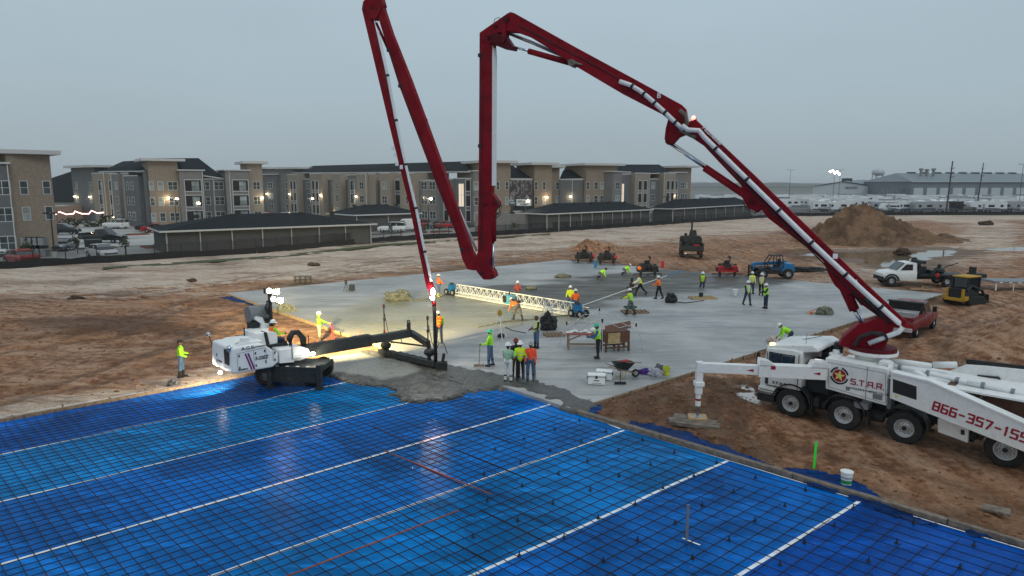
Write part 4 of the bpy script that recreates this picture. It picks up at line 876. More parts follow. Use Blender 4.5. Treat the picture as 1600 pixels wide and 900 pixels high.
for i, (px, top, Y) in enumerate(((1231, 265, 300), (1308, 265, 290), (1433, 266, 420), (1590, 256, 220), (1497, 268, 520))):
    lamp_post('unlit tall yard lamp %s' % ('left of the glowing floodlight', 'just right of the glowing floodlight', 'above the left end of the large warehouse', 'at the right edge above the warehouse', 'rising behind the warehouse roof')[i], px, 330, top, False, Y, 1.2)
def utility_pole(label, px, base, top, Y, lean=0):
    p = D(px, base, Y); h = D(px, top, Y).z; M = frame(p.x, Y, -.1); th = thing('utility_pole', label, 'utility pole', M); m = MB(M); m.cyl((0, 0, 0), (lean, 0, h), .26, .17, 10); obj('pole', m, mat('pole_wood', (.07, .06, .055), .9), th)
    for k in (.86, .78, .70): m = MB(M); m.bar((0, -.1, h * k), (1.0, -.3, h * k + .1), .12); m.cyl((1.0, -.3, h * k), (1.0, -.3, h * k + .35), .08, n=6); obj('insulator_arm', m, M_['black'], th)
utility_pole('nearer wooden utility pole standing by the camper yard fence', 1478, 334, 251, 196, .5)
utility_pole('second wooden utility pole behind the campers, right of the nearer one', 1527, 318, 254, 260, .8)
m = MB(frame(*D(409 / 4 + 0, 290, 240).xy)); 
# glowing floodlight mast
p = D(1302, 300, 330); h = D(1302, 269, 330).z; M = frame(p.x, 330, -.1); th = thing('floodlight_mast', 'far floodlight mast glowing bright white over the camper yard', 'floodlight', M)
m = MB(M); m.cyl((0, 0, 0), (0, 0, h), .2, .14, 8); m.box(-2.4, 2.4, -.1, .1, h - .1, h + .1); obj('mast', m, M_['grey'], th)
for i in range(5): m = MB(M); m.ell((-2.2 + i * 1.1, -.35, h + .35 + (i % 2) * .7 - .3 * i), (.5, .3, .45)); obj('flood_lamp', m, emat('flood_glow', (1, .97, .9), 30) if i == 0 else bpy.data.materials['flood_glow'], th)
# ---------------------------------------------------------------- warehouses and far ridge
M_['ware'] = mat('warehouse_grey', (.14, .165, .185), .6, vary=.04, scale=.2); M_['wared'] = mat('warehouse_roof', (.17, .20, .22), .6, vary=.04, scale=.2); M_['wdoor'] = mat('warehouse_door', (.42, .46, .49), .6, vary=.03)
Y = 395; a, b = D(1423, 305, Y), D(1720, 305, Y + 25); ang = math.atan2(25, b.x - a.x); L = math.hypot(b.x - a.x, 25); M = frame(a.x, Y, -.1, ang); ez = D(1423, 283.5, Y).z; rz = D(1440, 272.5, Y + 15).z
th = thing('warehouse', 'long grey metal warehouse with white roller doors at the right', 'warehouse', M)
m = MB(M); m.box(0, L, 0, 40, 0, ez); obj('wall', m, M_['ware'], th); m = MB(M); m.add([(-.6, -.8, ez), (L, -.8, ez), (L, 20, rz + 1), (6, 20, rz + 1), (-.6, 41, ez), (L, 41, ez)], [(0, 1, 2, 3), (3, 2, 5, 4), (0, 3, 4)]); obj('roof', m, M_['wared'], th)
m = MB(M); m.box(-.7, L, -1, -.8, ez - .3, ez + .1); obj('gutter', m, M_['wdoor'], th)
for i in range(12): x = 1.6 + i * 8.7; m = MB(M); m.box(x, x + 6.2, -.15, 0, 0, 6.6); obj('roller_door', m, M_['wdoor'], th)
for i in range(9): x = 14 + i * 9; m = MB(M); m.box(x, x + 4.6, 19, 21, rz + .6, rz + 1.6); obj('ridge_vent', m, M_['black'], th)
for x, z in ((16, 3.6), (20, 3.2), (24.5, 3.6)): m = MB(M); m.cyl((x, 12, rz - 4), (x, 12, rz + z - 1), .7, n=8); m.cyl((x, 12, rz + z - 1.2), (x, 12, rz + z), 1.2, n=8); obj('exhaust_stack', m, M_['grey'], th)
for i in range(8): x = 20 + i * 9; m = MB(M); m.add([(x, 6, ez + (rz - ez) * .33 + .2), (x + 2.2, 6, ez + (rz - ez) * .33 + .2), (x + 2.2, 9, ez + (rz - ez) * .48 + .2), (x, 9, ez + (rz - ez) * .48 + .2)], [(0, 1, 2, 3)]); obj('skylight', m, M_['wdoor'], th)
Y = 430; a, g, b = D(1268, 291, Y), D(1316, 283, Y), D(1372, 291, Y); M = frame(a.x, Y, -.1); w = b.x - a.x; th = thing('warehouse', 'wide low-pitched warehouse with pale gable behind the mound', 'warehouse', M)
gx_ = g.x - a.x; m = MB(M); m.prism([(1, 0, 0), (w - 1, 0, 0), (w - 1, 0, b.z - .5), (gx_, 0, g.z - .4), (1, 0, a.z - .5)], (40, 55, 0)); obj('wall', m, M_['wdoor'], th)
m = MB(M); m.add([(-1, -1, a.z), (gx_, -1, g.z), (w + 1, -1, b.z), (39, 60, a.z + 1), (gx_ + 44, 60, g.z + 1.5), (w + 42, 60, b.z)], [(0, 1, 4, 3), (1, 2, 5, 4)]); obj('roof', m, M_['wared'], th)
for x in (28, 58): m = MB(M); m.box(x, x + 4, 14, 20, g.z - 1, g.z + 2); obj('roof_ventilator', m, M_['black'], th)
m = MB(M); m.box(w - 3, w + 30, 4, 12, 0, 6.0); obj('open_bay', m, M_['wdark'], th)
text('lettering', 'MARINE', frame(a.x + gx_ + 2, Y - .3, a.z - 1.6) @ Matrix.Rotation(R(90), 4, 'X'), 2.2, M_['ware'], th, 1, .03)
m = MB()
for i in range(14): p = D(1372 + i * 3.6, 300, 400); m.box(p.x - .2, p.x + .2, 400, 400.4, -.1, 6)
obj('rack_row', m, M_['grey'], label='dark open racking between the two warehouses', cat='racking', kind='stuff')
# water tower, faint
p = D(1370, 300, 900); M = frame(p.x, 900, 0); th = thing('water_tower', 'faint water tower on thin legs beyond the warehouses', 'water tower', M); zt = D(1370, 269, 900).z
m = MB(M); m.ell((0, 0, zt), (7.5, 7.5, 5)); m.cyl((0, 0, zt - 3), (0, 0, zt + 2), 7.6, n=20); obj('tank', m, M_['wdoor'], th, smooth=True)
for k in range(5): a_ = k * 1.257; m = MB(M); m.cyl((9 * math.cos(a_), 9 * math.sin(a_), 0), (6 * math.cos(a_), 6 * math.sin(a_), zt - 2), .5, n=6); obj('leg', m, M_['grey'], th)
# ridge lines
M_['ridge'] = mat('wooded_ridge', (.05, .06, .05), .95, vary=.3, scale=.05)
def ridge(y, x0, x1, hpx, seed, name='wooded_hills'):
    xs = np.linspace(x0, x1, 260); m = MB(); h = 8.5 + (hpx + (fbm(xs / (y * .12), xs * 0, seed) - .5) * 7 + (fbm(xs / (y * .012), xs * 0, seed + 5) - .5) * 3.0) * y / 1067 * -1 * -1
    vs = []
    for x, z in zip(xs, h): vs += [(x, y, -1), (x, y + y * .03, z), (x, y + y * .3, z * .3)]
    m.add(vs, [(3 * i + k, 3 * i + 3 + k, 3 * i + 4 + k, 3 * i + 1 + k) for i in range(len(xs) - 1) for k in (0, 1)]); obj(name, m, M_['ridge'], smooth=True, kind='structure')
ridge(1500, -1300, 1600, -3.0, 3); ridge(2400, -2200, 2500, 0.8, 8); ridge(3500, -3400, 3600, 2.8, 12)
# ---------------------------------------------------------------- campers in the yard
def camper(label, M, kind, L, col, group='campers in the storage yard', detail=True):
    th = thing('camper', label, 'camper', M, group); b = MB(M); w = 1.25; h = 3.2
    if kind == 'fifth': b.xz([(-L / 2, .6), (L / 2 - 2.2, .6), (L / 2 - 2.0, 1.6), (L / 2 - .3, 1.7), (L / 2, 2.1), (L / 2 - .2, 3.2), (L / 2 - 1.0, 3.4), (-L / 2 + .2, 3.3), (-L / 2, 3.1)], -w, w)
    elif kind == 'small': h = 2.7; b.xz([(-L / 2, .6), (L / 2 - .3, .6), (L / 2, 1.3), (L / 2 - .5, 2.5), (L / 2 - 1.1, 2.75), (-L / 2 + .3, 2.75), (-L / 2, 2.4)], -w, w)
    elif kind == 'coach': b.xz([(-L / 2, .45), (L / 2 - .1, .45), (L / 2, 1.3), (L / 2 - .35, 3.2), (L / 2 - .6, 3.35), (-L / 2 + .1, 3.35), (-L / 2, 3.2)], -w, w)
    else: b.xz([(-L / 2, .6), (L / 2 - .4, .6), (L / 2 - .05, 1.2), (L / 2, 2.2), (L / 2 - .5, 3.1), (-L / 2, 3.15)], -w, w)
    obj('body', b, M_[col], th)
    if not detail:
        m = MB(M); m.box(-L * .3, -L * .08, -w - .02, w + .02, 1.7, 2.4); m.box(L * .1, L * .3, -w - .02, w + .02, 1.7, 2.4); m.box(-L / 2 - .02, L / 2 - 2.3, -w - .03, w + .03, .62, 1.0, 1); obj('windows', m, [M_['glass'], M_['c_grey']], th); return th
    for s in (-1, 1):
        y0, y1 = (s * w - .03, s * w + .03)
        for x, q in ((-L * .36, .9), (-L * .08, 1.8), (L * .24, .7)): m = MB(M); m.box(x - q / 2, x + q / 2, y0, y1, 1.65, 2.35 if kind != 'small' else 2.15); obj('window', m, M_['glass'], th)
        m = MB(M); m.box(L * .1, L * .1 + .7, y0 - .01, y1 + .01, .7, 2.6); obj('door', m, M_['c_silver'], th)
        m = MB(M); m.box(-L / 2 + .1, L / 2 - 2.4, y0, y1, .62, 1.0); m.xz([(-L * .3, 1.1), (L * .05, 1.15), (L * .3, 1.6), (L * .05, 1.4), (-L * .3, 1.3)], y0, y1); obj('stripe', m, M_['c_grey'], th)
        for x in ((-.6, .5) if kind != 'coach' else (-L * .3, L * .32)): m = MB(M); m.cyl((x, s * w * .8, .38), (x, s * w * 1.01, .38), .38, n=12); obj('wheel', m, M_['rubber'], th)
    m = MB(M); m.box(-L * .2, -L * .2 + .9, -.4, .4, 3.2, 3.45); m.box(L * .15, L * .15 + .4, -.2, .2, 3.1, 3.4); obj('roof_unit', m, M_['whitec'], th)
    m = MB(M); m.bar((L / 2 - 1.4, 0, .55), (L / 2 + .9, 0, .5), .14) ; obj('hitch', m, M_['black'], th)
    return th
KN = {'trailer': 'travel trailer', 'fifth': 'fifth-wheel camper', 'small': 'small rounded camper', 'coach': 'motor coach'}
row = [(1288, 'trailer', 'c_white', 8), (1311, 'trailer', 'c_white', 9), (1380, 'trailer', 'c_silver', 8), (1389, 'small', 'c_white', 5.5), (1415, 'trailer', 'c_white', 6.5), (1433, 'small', 'c_white', 5.5), (1452, 'coach', 'c_silver', 11), (1476, 'coach', 'c_black', 10), (1507, 'coach', 'c_white', 12), (1540, 'fifth', 'c_white', 11), (1573, 'fifth', 'c_silver', 11), (1608, 'trailer', 'c_white', 9)]
for i, (px, k, c, L) in enumerate(row):
    p = D(px, 330, 214 + (i % 3) * 2.5 + max(0, (1330 - px)) * .1); hint = ('leftmost of the front row just behind the mound', 'second from the left in the front row', 'right of the mound peak in the front row', 'directly behind the right slope of the mound', 'in the front row between two small rounded campers', 'with curved front left of the silver coach', 'long, in front of the nearer utility pole', 'dark, immediately behind the nearer utility pole', 'right of the nearer utility pole with wide dark windows', 'in front of the second utility pole', 'near the right end of the front row', 'at the right edge of the front row')[i]
    camper('%s %s, %s' % ({'c_white': 'white', 'c_silver': 'silver', 'c_black': 'dark'}[c], KN[k], hint), frame(p.x, p.y, -.1, R(random.uniform(-8, 8) + (180 if i % 2 else 0))), k, L, c)
rnd = random.Random(5)
protos = {}
cnt = 0
for r in range(10):
    Yr = 236 + r * 16; x0 = D(1195, 320, Yr).x if r < 3 else D(1082, 320, Yr).x; x1 = D(1640, 320, Yr).x; x = x0 + rnd.uniform(0, 4)
    while x < x1:
        k = rnd.choice(['trailer', 'fifth', 'coach', 'trailer', 'small']); L = {'trailer': 8, 'fifth': 11, 'coach': 10, 'small': 5.5}[k]; c = rnd.choice(['c_white', 'c_white', 'c_white', 'c_silver', 'c_grey' if r % 2 else 'c_white']); ang = rnd.choice([90, -90, 60, 0, 180]) + rnd.uniform(-12, 12)
        if r >= 9 and x > D(1425, 300, 395).x - 4: break
        gap = abs(L * math.cos(R(ang))) + 2.6; key = (k, c); Mx = frame(x + gap / 2, Yr + rnd.uniform(-2, 2), -.1, R(ang)); cw = {'c_white': 'white', 'c_silver': 'silver', 'c_grey': 'grey'}[c]
        ppx = 800 + F * (x + gap / 2) / (Yr * CP); lmk = [w for lim, w in ((1190, 'left of the boom'), (1240, 'just right of the boom'), (1290, 'left of the mound'), (1350, 'above the mound'), (1420, 'right of the mound peak'), (1480, 'left of the nearer utility pole'), (1530, 'between the two utility poles'), (9999, 'right of the farther utility pole')) if ppx < lim][0]
        lab = '%s %s %s, row %s behind the front one' % (cw, KN[k], lmk, 'two three four five six seven eight nine ten eleven'.split()[r]); grp = 'campers in the back rows of the yard'
        if key not in protos: protos[key] = camper(lab, Mx, k, L, c, grp, detail=False)
        else: put(protos[key], Mx, lab)
        x += gap + rnd.uniform(.3, 1.5) + (rnd.random() < .1) * 8; cnt += 1
for i, (px, Yc) in enumerate(((1100, 215), (1118, 222), (1138, 212), (1158, 218), (1090, 240), (1128, 245), (1150, 250), (1170, 236))):
    p = D(px, 320, Yc); camper('%s camper %s' % (('white', 'pale')[i % 2], ('at the left end of the yard just right of the apartments', 'second from the apartments in the yard', 'third from the apartments, angled', 'fourth from the apartments beside the boom', 'behind the leftmost yard camper', 'in the second row near the apartments', 'in the second row next to the boom', 'last one left of the boom')[i]), frame(p.x, p.y, -.1, R(70 + i * 13)), ('trailer', 'fifth', 'coach')[i % 3], 8, 'c_white')
# ---------------------------------------------------------------- dirt mounds
M_['mound'] = None
t = NT('mound_soil'); n = t.noise(.35, None, 7, .65); n2 = t.noise(3, None, 6, .7); c = t.mix(t.ramp(n, .35, .65), (.125, .075, .045), (.31, .185, .11)); c = t.mix(t.math('MULTIPLY', t.ramp(n2, .5, .75), .6), c, (.28, .21, .155)); c = t.mix(t.math('MULTIPLY', t.ramp(n2, .45, .25), .5), c, (.07, .045, .03))
t.set(col=c, rough=.95, spec=.1); t.bump(n2, 1, .5); M_['mound'] = t.mat
def heap(name, label, c, rx, ry, zf, step, mt=None, cat='dirt pile', **kw):
    o = sheet(name, np.arange(c[0] - rx, c[0] + rx + step, step), np.arange(c[1] - ry, c[1] + ry + step, step), zf, mt or M_['mound'], **kw); return tag(o, label, cat)
mc = G(1365, 376)
def mz(X, Y):
    z = -.4 + 0 * X
    for (px, Yd, top, rr, pw) in ((1346, 108, 311, 8.5, 1.0), (1322, 107, 322, 7.5, 1.1), (1368, 109, 327, 8.5, 1.1), (1395, 110, 338, 8, 1.1), (1290, 105, 352, 5, 1.1), (1430, 110, 358, 9, 1.0), (1335, 102, 345, 7, 1.0), (1385, 103, 356, 7, 1)):
        q = D(px, top, Yd); d = np.hypot(X - q.x, (Y - Yd) * 1.05) / rr; w = 1 + (fbm(X * .35, Y * .35, 91) - .5) * .5; z = np.maximum(z, (q.z + .15) * np.clip(1 - (d * w) ** pw, 0, 1) - .3)
    return z + (fbm(X * .45, Y * .45, 93) - .5) * 2.4 * sm(z, -.3, 1.5) + (fbm(X * 2.0, Y * 2.0, 95, 3) - .5) * 1.5 * sm(z, -.35, .3) * (.35 + .65 * sm(-X + mc[0] + 3, -6, 4)) - np.abs(fbm(X * .6, Y * .6, 98) - .5) * 2.6 * sm(z, 0, 2) - np.abs(fbm(X * 1.4 + 5, Y * 1.4, 99) - .5) * 1.0 * sm(z, 0, 1)
heap('dirt_mound', 'large brown mound of excavated soil in front of the camper yard', (mc[0] + 1, 107.5), 19, 13, mz, .3)
sc_ = G(932, 389)
def sz(X, Y):
    z = -.4 + 0 * X
    for (px, Yd, h, rr) in ((918, 92, 1.5, 2.6), (932, 92.5, 1.1, 2.5), (950, 92, .95, 2.6), (905, 92, .5, 2.2), (965, 91.5, .4, 2)):
        q = D(px, 385, Yd); z = np.maximum(z, (h + .2) * np.clip(1 - np.hypot(X - q.x, Y - Yd) / rr * (1 + (fbm(X, Y, 2) - .5) * .5), 0, 1) - .3)
    return z + (fbm(X * 2, Y * 2, 94) - .5) * .6 * sm(z, -.3, .2)
heap('dirt_mound', 'small reddish soil heap behind the ride-on trowels', (sc_[0] + .3, 92), 5.5, 3.8, sz, .14, M_['ground'])
# ---------------------------------------------------------------- saplings, hedges, small street things
M_['leaf'] = mat('dark_leaves', (.045, .055, .028), .8, vary=.4, scale=3); M_['bark'] = mat('bark', (.09, .075, .06), .9)
def sapling(label, px, Y, h, seed, leaf=120):
    rn = random.Random(seed); p = D(px, 350, Y); M = frame(p.x, Y, -.1); th = thing('young_tree', label, 'young tree', M, 'saplings in the parking lots'); m = MB(M); m.tube([(0, 0, 0), (.05, 0, h * .5), (0, .05, h)], .05, 6, rs=[.06, .04, .012])
    tips = []
    for i in range(12): z = h * rn.uniform(.35, .9); a = rn.uniform(0, 6.28); r = h * .28 * (1.1 - z / h) + .2; e = (math.cos(a) * r, math.sin(a) * r, z + r * .9); m.tube([(0, 0, z), e], .015, 4); tips.append(e)
    obj('trunk', m, M_['bark'], th); l = MB(M)
    for i in range(leaf): t_ = rn.choice(tips); f = rn.uniform(.3, 1.1); c = Vector((t_[0] * f + rn.gauss(0, .15), t_[1] * f + rn.gauss(0, .15), h * .5 + (t_[2] - h * .5) * f + rn.gauss(0, .15))); a = Vector([rn.gauss(0, .07) for _ in range(3)]); b = Vector([rn.gauss(0, .07) for _ in range(3)]); l.add([c - a, c + b, c + a, c - b], [(0, 1, 2, 3)])
    obj('crown', l, M_['leaf'], th)
for i, (px, Y, h, lb_) in enumerate(((117, 85, 2.2, 'young tree by the fence right of the grey sedan'), (192, 84, 2.0, 'young tree beside the white sedan at the fence'), (260, 86, 2.6, 'young tree at the left end of the long garage'), (40, 80, 2.0, 'young tree behind the red hatchback'), (323, 91, 2.4, 'young tree in front of the long garage wall'), (536, 99, 2.6, 'young tree in front of the long garage right end'), (611, 108, 2.4, 'young tree before the white SUV by the fence'), (662, 112, 2.2, 'young tree left of the lit lamp post at the fence'), (686, 114, 2.5, 'young tree right of the lit lamp post at the fence'), (803, 119, 2.2, 'young tree before the low wall near the boom'))):
    sapling(lb_, px, Y, h, i)
def hedge(label, pts, h, w, n, seed):
    rn = random.Random(seed); l = MB(); L = [(Vector(a), Vector(b)) for a, b in zip(pts[:-1], pts[1:])]
    for a, b in L:
        d = b - a
        for i in range(int(n * d.length)):
            c = a + d * rn.random(); hh = h * (.6 + .5 * float(mnoise.noise(Vector((c.x * .6, c.y * .6, seed))))); p = Vector((c.x + rn.gauss(0, w), c.y + rn.gauss(0, w), -.1 + abs(rn.random()) * max(.3, hh))); u = Vector([rn.gauss(0, .16) for _ in range(3)]); v = Vector([rn.gauss(0, .16) for _ in range(3)]); l.add([p - u, p + v, p + u, p - v], [(0, 1, 2, 3)])
    obj('hedge', l, M_['leaf'], label=label, cat='hedge', kind='stuff')
q = lambda px, Y: (D(px, 340, Y).x, Y)
hedge('low scrubby hedge in front of the lit pink wall', [q(88, 136), q(130, 140), q(175, 143), q(200, 146)], 2.4, .5, 55, 2)
hedge('low bushes along the foot of the middle apartment block', [q(264, 128), q(330, 138)], 1.2, .4, 25, 4)
hedge('low bushes at the foot of the boom-side apartment entrance', [q(700, 138), q(735, 137)], 1.3, .4, 30, 6)
# low pink-lit wall with a string of lights, left
m = MB(); a, b = D(86, 350, 155), D(132, 345, 165); m.prism([(a.x, a.y, -.1), (b.x, b.y, -.1), (b.x, b.y, 3.6), (a.x, a.y, 3.6)], (0, 5, 0)); obj('clubhouse', m, mat('pale_stucco', (.34, .26, .22), .9), label='low pale building behind the string lights at left', cat='building')
sl = thing('string_lights', 'glowing pinkish string of lights draped behind the hedge', 'string lights', frame(*D(88, 340, 116).xy, 0)); m = MB(); pts = []
for px, py in ((87, 335), (93, 331), (104, 335), (115, 334), (117, 330), (128, 334), (139, 334), (143, 329), (152, 333), (162, 332)): pts.append(D(px, py, 147))
m.tube(pts, .11, 5); obj('light_rope', m, emat('rope_glow', (1, .42, .36), 4), sl)
for px in (88, 115, 140, 160): m = MB(); p = D(px, 335, 147); m.cyl((p.x, 147.1, -.1), (p.x, 147.1, 3.4), .05, n=6); obj('pole', m, M_['black'], sl)
m = MB(); p = D(97, 316, 190); m.ell((p.x, 190, p.z - 3), (5.5, 6, 2.2)); m.cyl((p.x, 190, -.1), (p.x, 190, p.z - 2.5), 5, n=16); obj('domed_shed', m, M_['trim'], label='white domed roof seen between the two left buildings', cat='shed', smooth=True)
m = MB(); p = D(98, 290, 330); m.prism([(p.x - 16, 330, 0), (p.x + 24, 330, 0), (p.x + 24, 330, 7), (p.x + 6, 330, 15), (p.x - 16, 330, 8)], (0, 20, 0)); obj('far_house', m, M_['roof'], label='far dark roof in the gap right of the left building', cat='house')
# air conditioners and transformer
acm = MB(); acm.box(-.45, .45, -.4, .4, 0, .85); ac = None
for i in range(8):
    p = D(40 + (i % 4) * 8.2 + (i // 4) * 2, 370, 83.2 - (i // 4) * 1.2); M = frame(p.x, p.y, -.1 + (0 if i // 4 else 1.25))
    lab = '%s air conditioner unit %s, beside the left building wall' % (('upper', 'lower')[i // 4], ('first from the left', 'second from the left', 'third from the left', 'rightmost')[i % 4])
    th = thing('air_conditioner', lab, 'air conditioner', M, 'air conditioners at the left building'); m = MB(M); m.box(-.42, .42, -.38, .38, 0, .95); obj('housing', m, M_['grey'], th); m = MB(M); m.cyl((0, 0, .95), (0, 0, 1.0), .33, n=12); obj('fan_cover', m, M_['black'], th)
    m = MB(M)
    for k in range(6): m.box(-.38, .38, -.41, -.38, .1 + k * .14, .15 + k * .14)
    obj('louvre', m, M_['trim'], th)
    if i // 4 == 0: m = MB(M); m.box(-.5, .5, -.4, .4, -1.25, -.02); obj('stand', m, M_['black'], th)
p = G(147, 392); M = frame(p[0], p[1], -.1, R(40)); th = thing('transformer_box', 'dark green utility box beside the black pickup', 'utility box', M)
m = MB(M); m.box(-.9, .9, -.7, .7, .1, 1.6); obj('cabinet', m, mat('utility_green', (.03, .045, .04), .5), th, bev=.03); m = MB(M); m.box(-1.1, 1.1, -.9, .9, 0, .1); obj('concrete_pad', m, M_['trim'], th); m = MB(M); m.box(-.85, .85, -.73, -.7, .2, 1.5); obj('door', m, M_['black'], th)
m = MB(); a, b = D(742, 352, 122), D(832, 350, 128)
obj('parapet_wall', MB().prism([(a.x, a.y, -.1), (b.x, b.y, -.1), (b.x, b.y, 3.2), (a.x, a.y, 3.0)], (0, .4, 0)), M_['gsid2'], label='low grey wall between the boom and the third garage', cat='wall')
# ---------------------------------------------------------------- concrete pump truck
TP = Plane((10.3, 24.6), (.724, -.69)); TM = TP.M
truck = thing('concrete_pump_truck', 'white concrete pump truck with giant folded dark red boom over the slab', 'pump truck', TM @ Matrix.Translation((0, 0, -.12)))
def T(*p): return TP.ls(p)
def side(name, pts, y0, y1, mt, par=truck, bev=.015, off=None): 
    q = TP.ls(pts, y0 if off is None else off); m = MB(TM); m.xz(q, y0, y1); return obj(name, m, mt, par, bev=bev)
# chassis rails
m = MB(TM); m.box(-.9, 9.6, .75, .9, .55, .85); m.box(-.9, 9.6, 1.6, 1.75, .55, .85)
for x in (-.6, 1, 2.9, 4.8, 6, 8): m.box(x, x + .12, .9, 1.6, .58, .82)
obj('chassis', m, M_['black'], truck)
m = MB(TM)
for x, a in ((.9, .35), (2.75, .4), (5.2, .6)): m.box(x, x + a, .95, 1.55, .35, .75); m.cyl((x - .1, .5, .5), (x + a, .5, .5), .2, n=10)
m.cyl((-.6, 1.25, .62), (9, 1.25, .6), .07, n=8); obj('driveline', m, M_['black'], truck)
# wheels
for x in (.12, 1.99, 3.91, 6.69, 8.1):
    for yy, s in ((.16, -1), (2.34, 1)):
        Mw = TM @ Matrix.Translation((x, yy, .43)) @ Matrix.Rotation(math.pi if s < 0 else 0, 4, 'Z')
        m = MB(Mw); r = .55; w = .36; m.lathe([(r * .55, -w / 2), (r * .80, -w * .52), (r * .95, -w * .45), (r, -w * .33), (r, w * .33), (r * .95, w * .45), (r * .80, w * .52), (r * .55, w / 2), (r * .55, -w / 2)], (0, 0, 0), (0, 1, 0), 36)
        for k in range(36): a = k * math.pi / 18; m.box(-.022, .022, -w * .32 + (k % 2) * .03, w * .32, r - .01, r + .018, None, Matrix.Rotation(a, 4, 'Y'))
        wh = obj('wheel', m, M_['rubber'], truck, sharp=40)
        k = MB(Mw); k.lathe([(0, .16), (.10, .16), (.11, .09), (.13, .08), (.22, .075), (.26, .11), (.285, .185), (.31, .19), (.31, -.18), (0, -.18)], (0, 0, 0), (0, 1, 0), 32); rim = obj('rim', k, M_['rim'], wh, sharp=30)
        k = MB(Mw); k.cyl((0, .08, 0), (0, .2, 0), .085, .075, n=14)
        for i in range(10): a = i * .628; k.cyl((.155 * math.cos(a), .07, .155 * math.sin(a)), (.155 * math.cos(a), .11, .155 * math.sin(a)), .014, n=6)
        obj('hub', k, M_['black'], wh)
        k = MB(Mw)
        for i in range(10): a = i * .628 + .314; k.cyl((.225 * math.cos(a), .074, .225 * math.sin(a)), (.225 * math.cos(a), .083, .225 * math.sin(a)), .022, n=8)
        obj('hand_hole', k, M_['wdark'], wh, kind='stuff')
# mudguards: arched, one per axle
def arch(x0, r0, r1, y0, y1, a0, a1, name='mudguard', zc=.45):
    m = MB(TM); n = 14; pts = [(x0 + r1 * math.cos(a), zc + r1 * math.sin(a)) for a in np.linspace(R(a0), R(a1), n)] + [(x0 + r0 * math.cos(a), zc + r0 * math.sin(a)) for a in np.linspace(R(a1), R(a0), n)]
    m.xz(pts, y0, y1); return obj(name, m, M_['black'], truck)
for x in (.12, 1.99, 3.91): 
    arch(x, .68, .72, -.04, .40, 8, 172); arch(x, .68, .72, 2.1, 2.52, 8, 172)
m = MB(TM); m.box(.85, .88, .0, .38, .15, .75); m.box(.92, 1.1, .05, .35, .5, .8); m.box(2.75, 2.78, 0, .38, .2, .7); obj('mud_flap', m, M_['black'], truck)
# cab
cabp = [(-1.09, .62), (-1.12, 1.1), (-1.02, 1.55), (-.93, 2.38), (.05, 2.46), (.42, 2.42), (.46, 1.3), (.42, .95), (-.2, .95), (-.45, .88), (-.62, .62)]
m = MB(TM); m.xz(cabp, .03, 2.42); obj('cab', m, M_['white'], truck, bev=.05)
m = MB(TM); m.xz([(-1.0, 2.36), (-.95, 2.44), (-.2, 2.58), (.7, 2.72), (.92, 2.62), (.95, 2.5), (.45, 2.40)], .12, 2.34); obj('cab_roof', m, M_['white'], truck, bev=.06)
m = MB(TM); m.box(-.76, -.36, .005, .05, 1.62, 2.22); m.box(-.30, .12, .005, .05, 1.62, 2.20); obj('side_window', m, M_['glass'], truck, bev=.02)
m = MB(TM)
for x0, x1, z0, z1 in ((-.8, .16, 2.22, 2.25), (-.8, .16, 1.58, 1.61), (-.8, -.77, 1.58, 2.25), (-.35, -.31, 1.6, 2.24), (.13, .16, 1.58, 2.25), (.3, .315, .98, 2.3), (-.88, -.865, .98, 2.25)): m.box(x0, x1, .0, .03, z0, z1)
obj('window_seal', m, M_['black'], truck)
m = MB(TM); m.xz([(-1.13, .70), (-.5, .70), (-.5, .82), (-1.13, .86)], -.02, 2.45); m.xz([(-1.16, .30), (-.52, .30), (-.52, .55), (-1.16, .60)], -.02, 2.45, 1); obj('bumper', m, [M_['white'], M_['black']], truck)
m = MB(TM); m.box(-1.08, -.5, -.03, .1, .60, .66); m.box(-1.08, -.5, -.03, .1, .74, .78); obj('cab_step', m, M_['grey'], truck)
m = MB(TM); m.xz([(-1.04, 1.55), (-.99, 1.5), (-.925, 2.28), (-.965, 2.32)], .2, 2.25); obj('windscreen', m, M_['glass'], truck)
m = MB(TM); m.tube([(-.98, -.02, 2.3), (-1.12, -.22, 2.25), (-1.12, -.22, 1.75), (-.98, -.02, 1.65)], .018, 6); m.box(-1.15, -1.09, -.3, -.14, 1.75, 2.2); obj('mirror', m, M_['black'], truck)
for x, y in ((-.9, .25),): m = MB(TM); m.box(x, x + .14, y, y + .16, 2.44, 2.53); obj('marker_light', m, emat('amber_lamp', (1, .45, .08), 6) if 'amber_lamp' not in bpy.data.materials else bpy.data.materials['amber_lamp'], truck)
m = MB(TM); m.tube([(.35, .5, 2.6), (.36, .5, 3.05)], .01, 5); m.tube([(-.1, 1.4, 2.6), (.45, 1.8, 2.75)], .015, 5); obj('aerial', m, M_['grey'], truck)
m = MB(TM); m.box(-.9, -.79, .0, .04, 1.0, 1.28); obj('door_handle', m, M_['black'], truck)
text('lettering', 'S.T.A.R', TM @ Matrix.Translation((-.62, -.005, 1.06)) @ Matrix.Rotation(R(90), 4, 'X'), .13, M_['black'], truck, 1.4, .003)
text('lettering', 'CONCRETE PUMPING', TM @ Matrix.Translation((-.85, -.005, .93)) @ Matrix.Rotation(R(90), 4, 'X'), .07, M_['black'], truck, 1.2, .002)
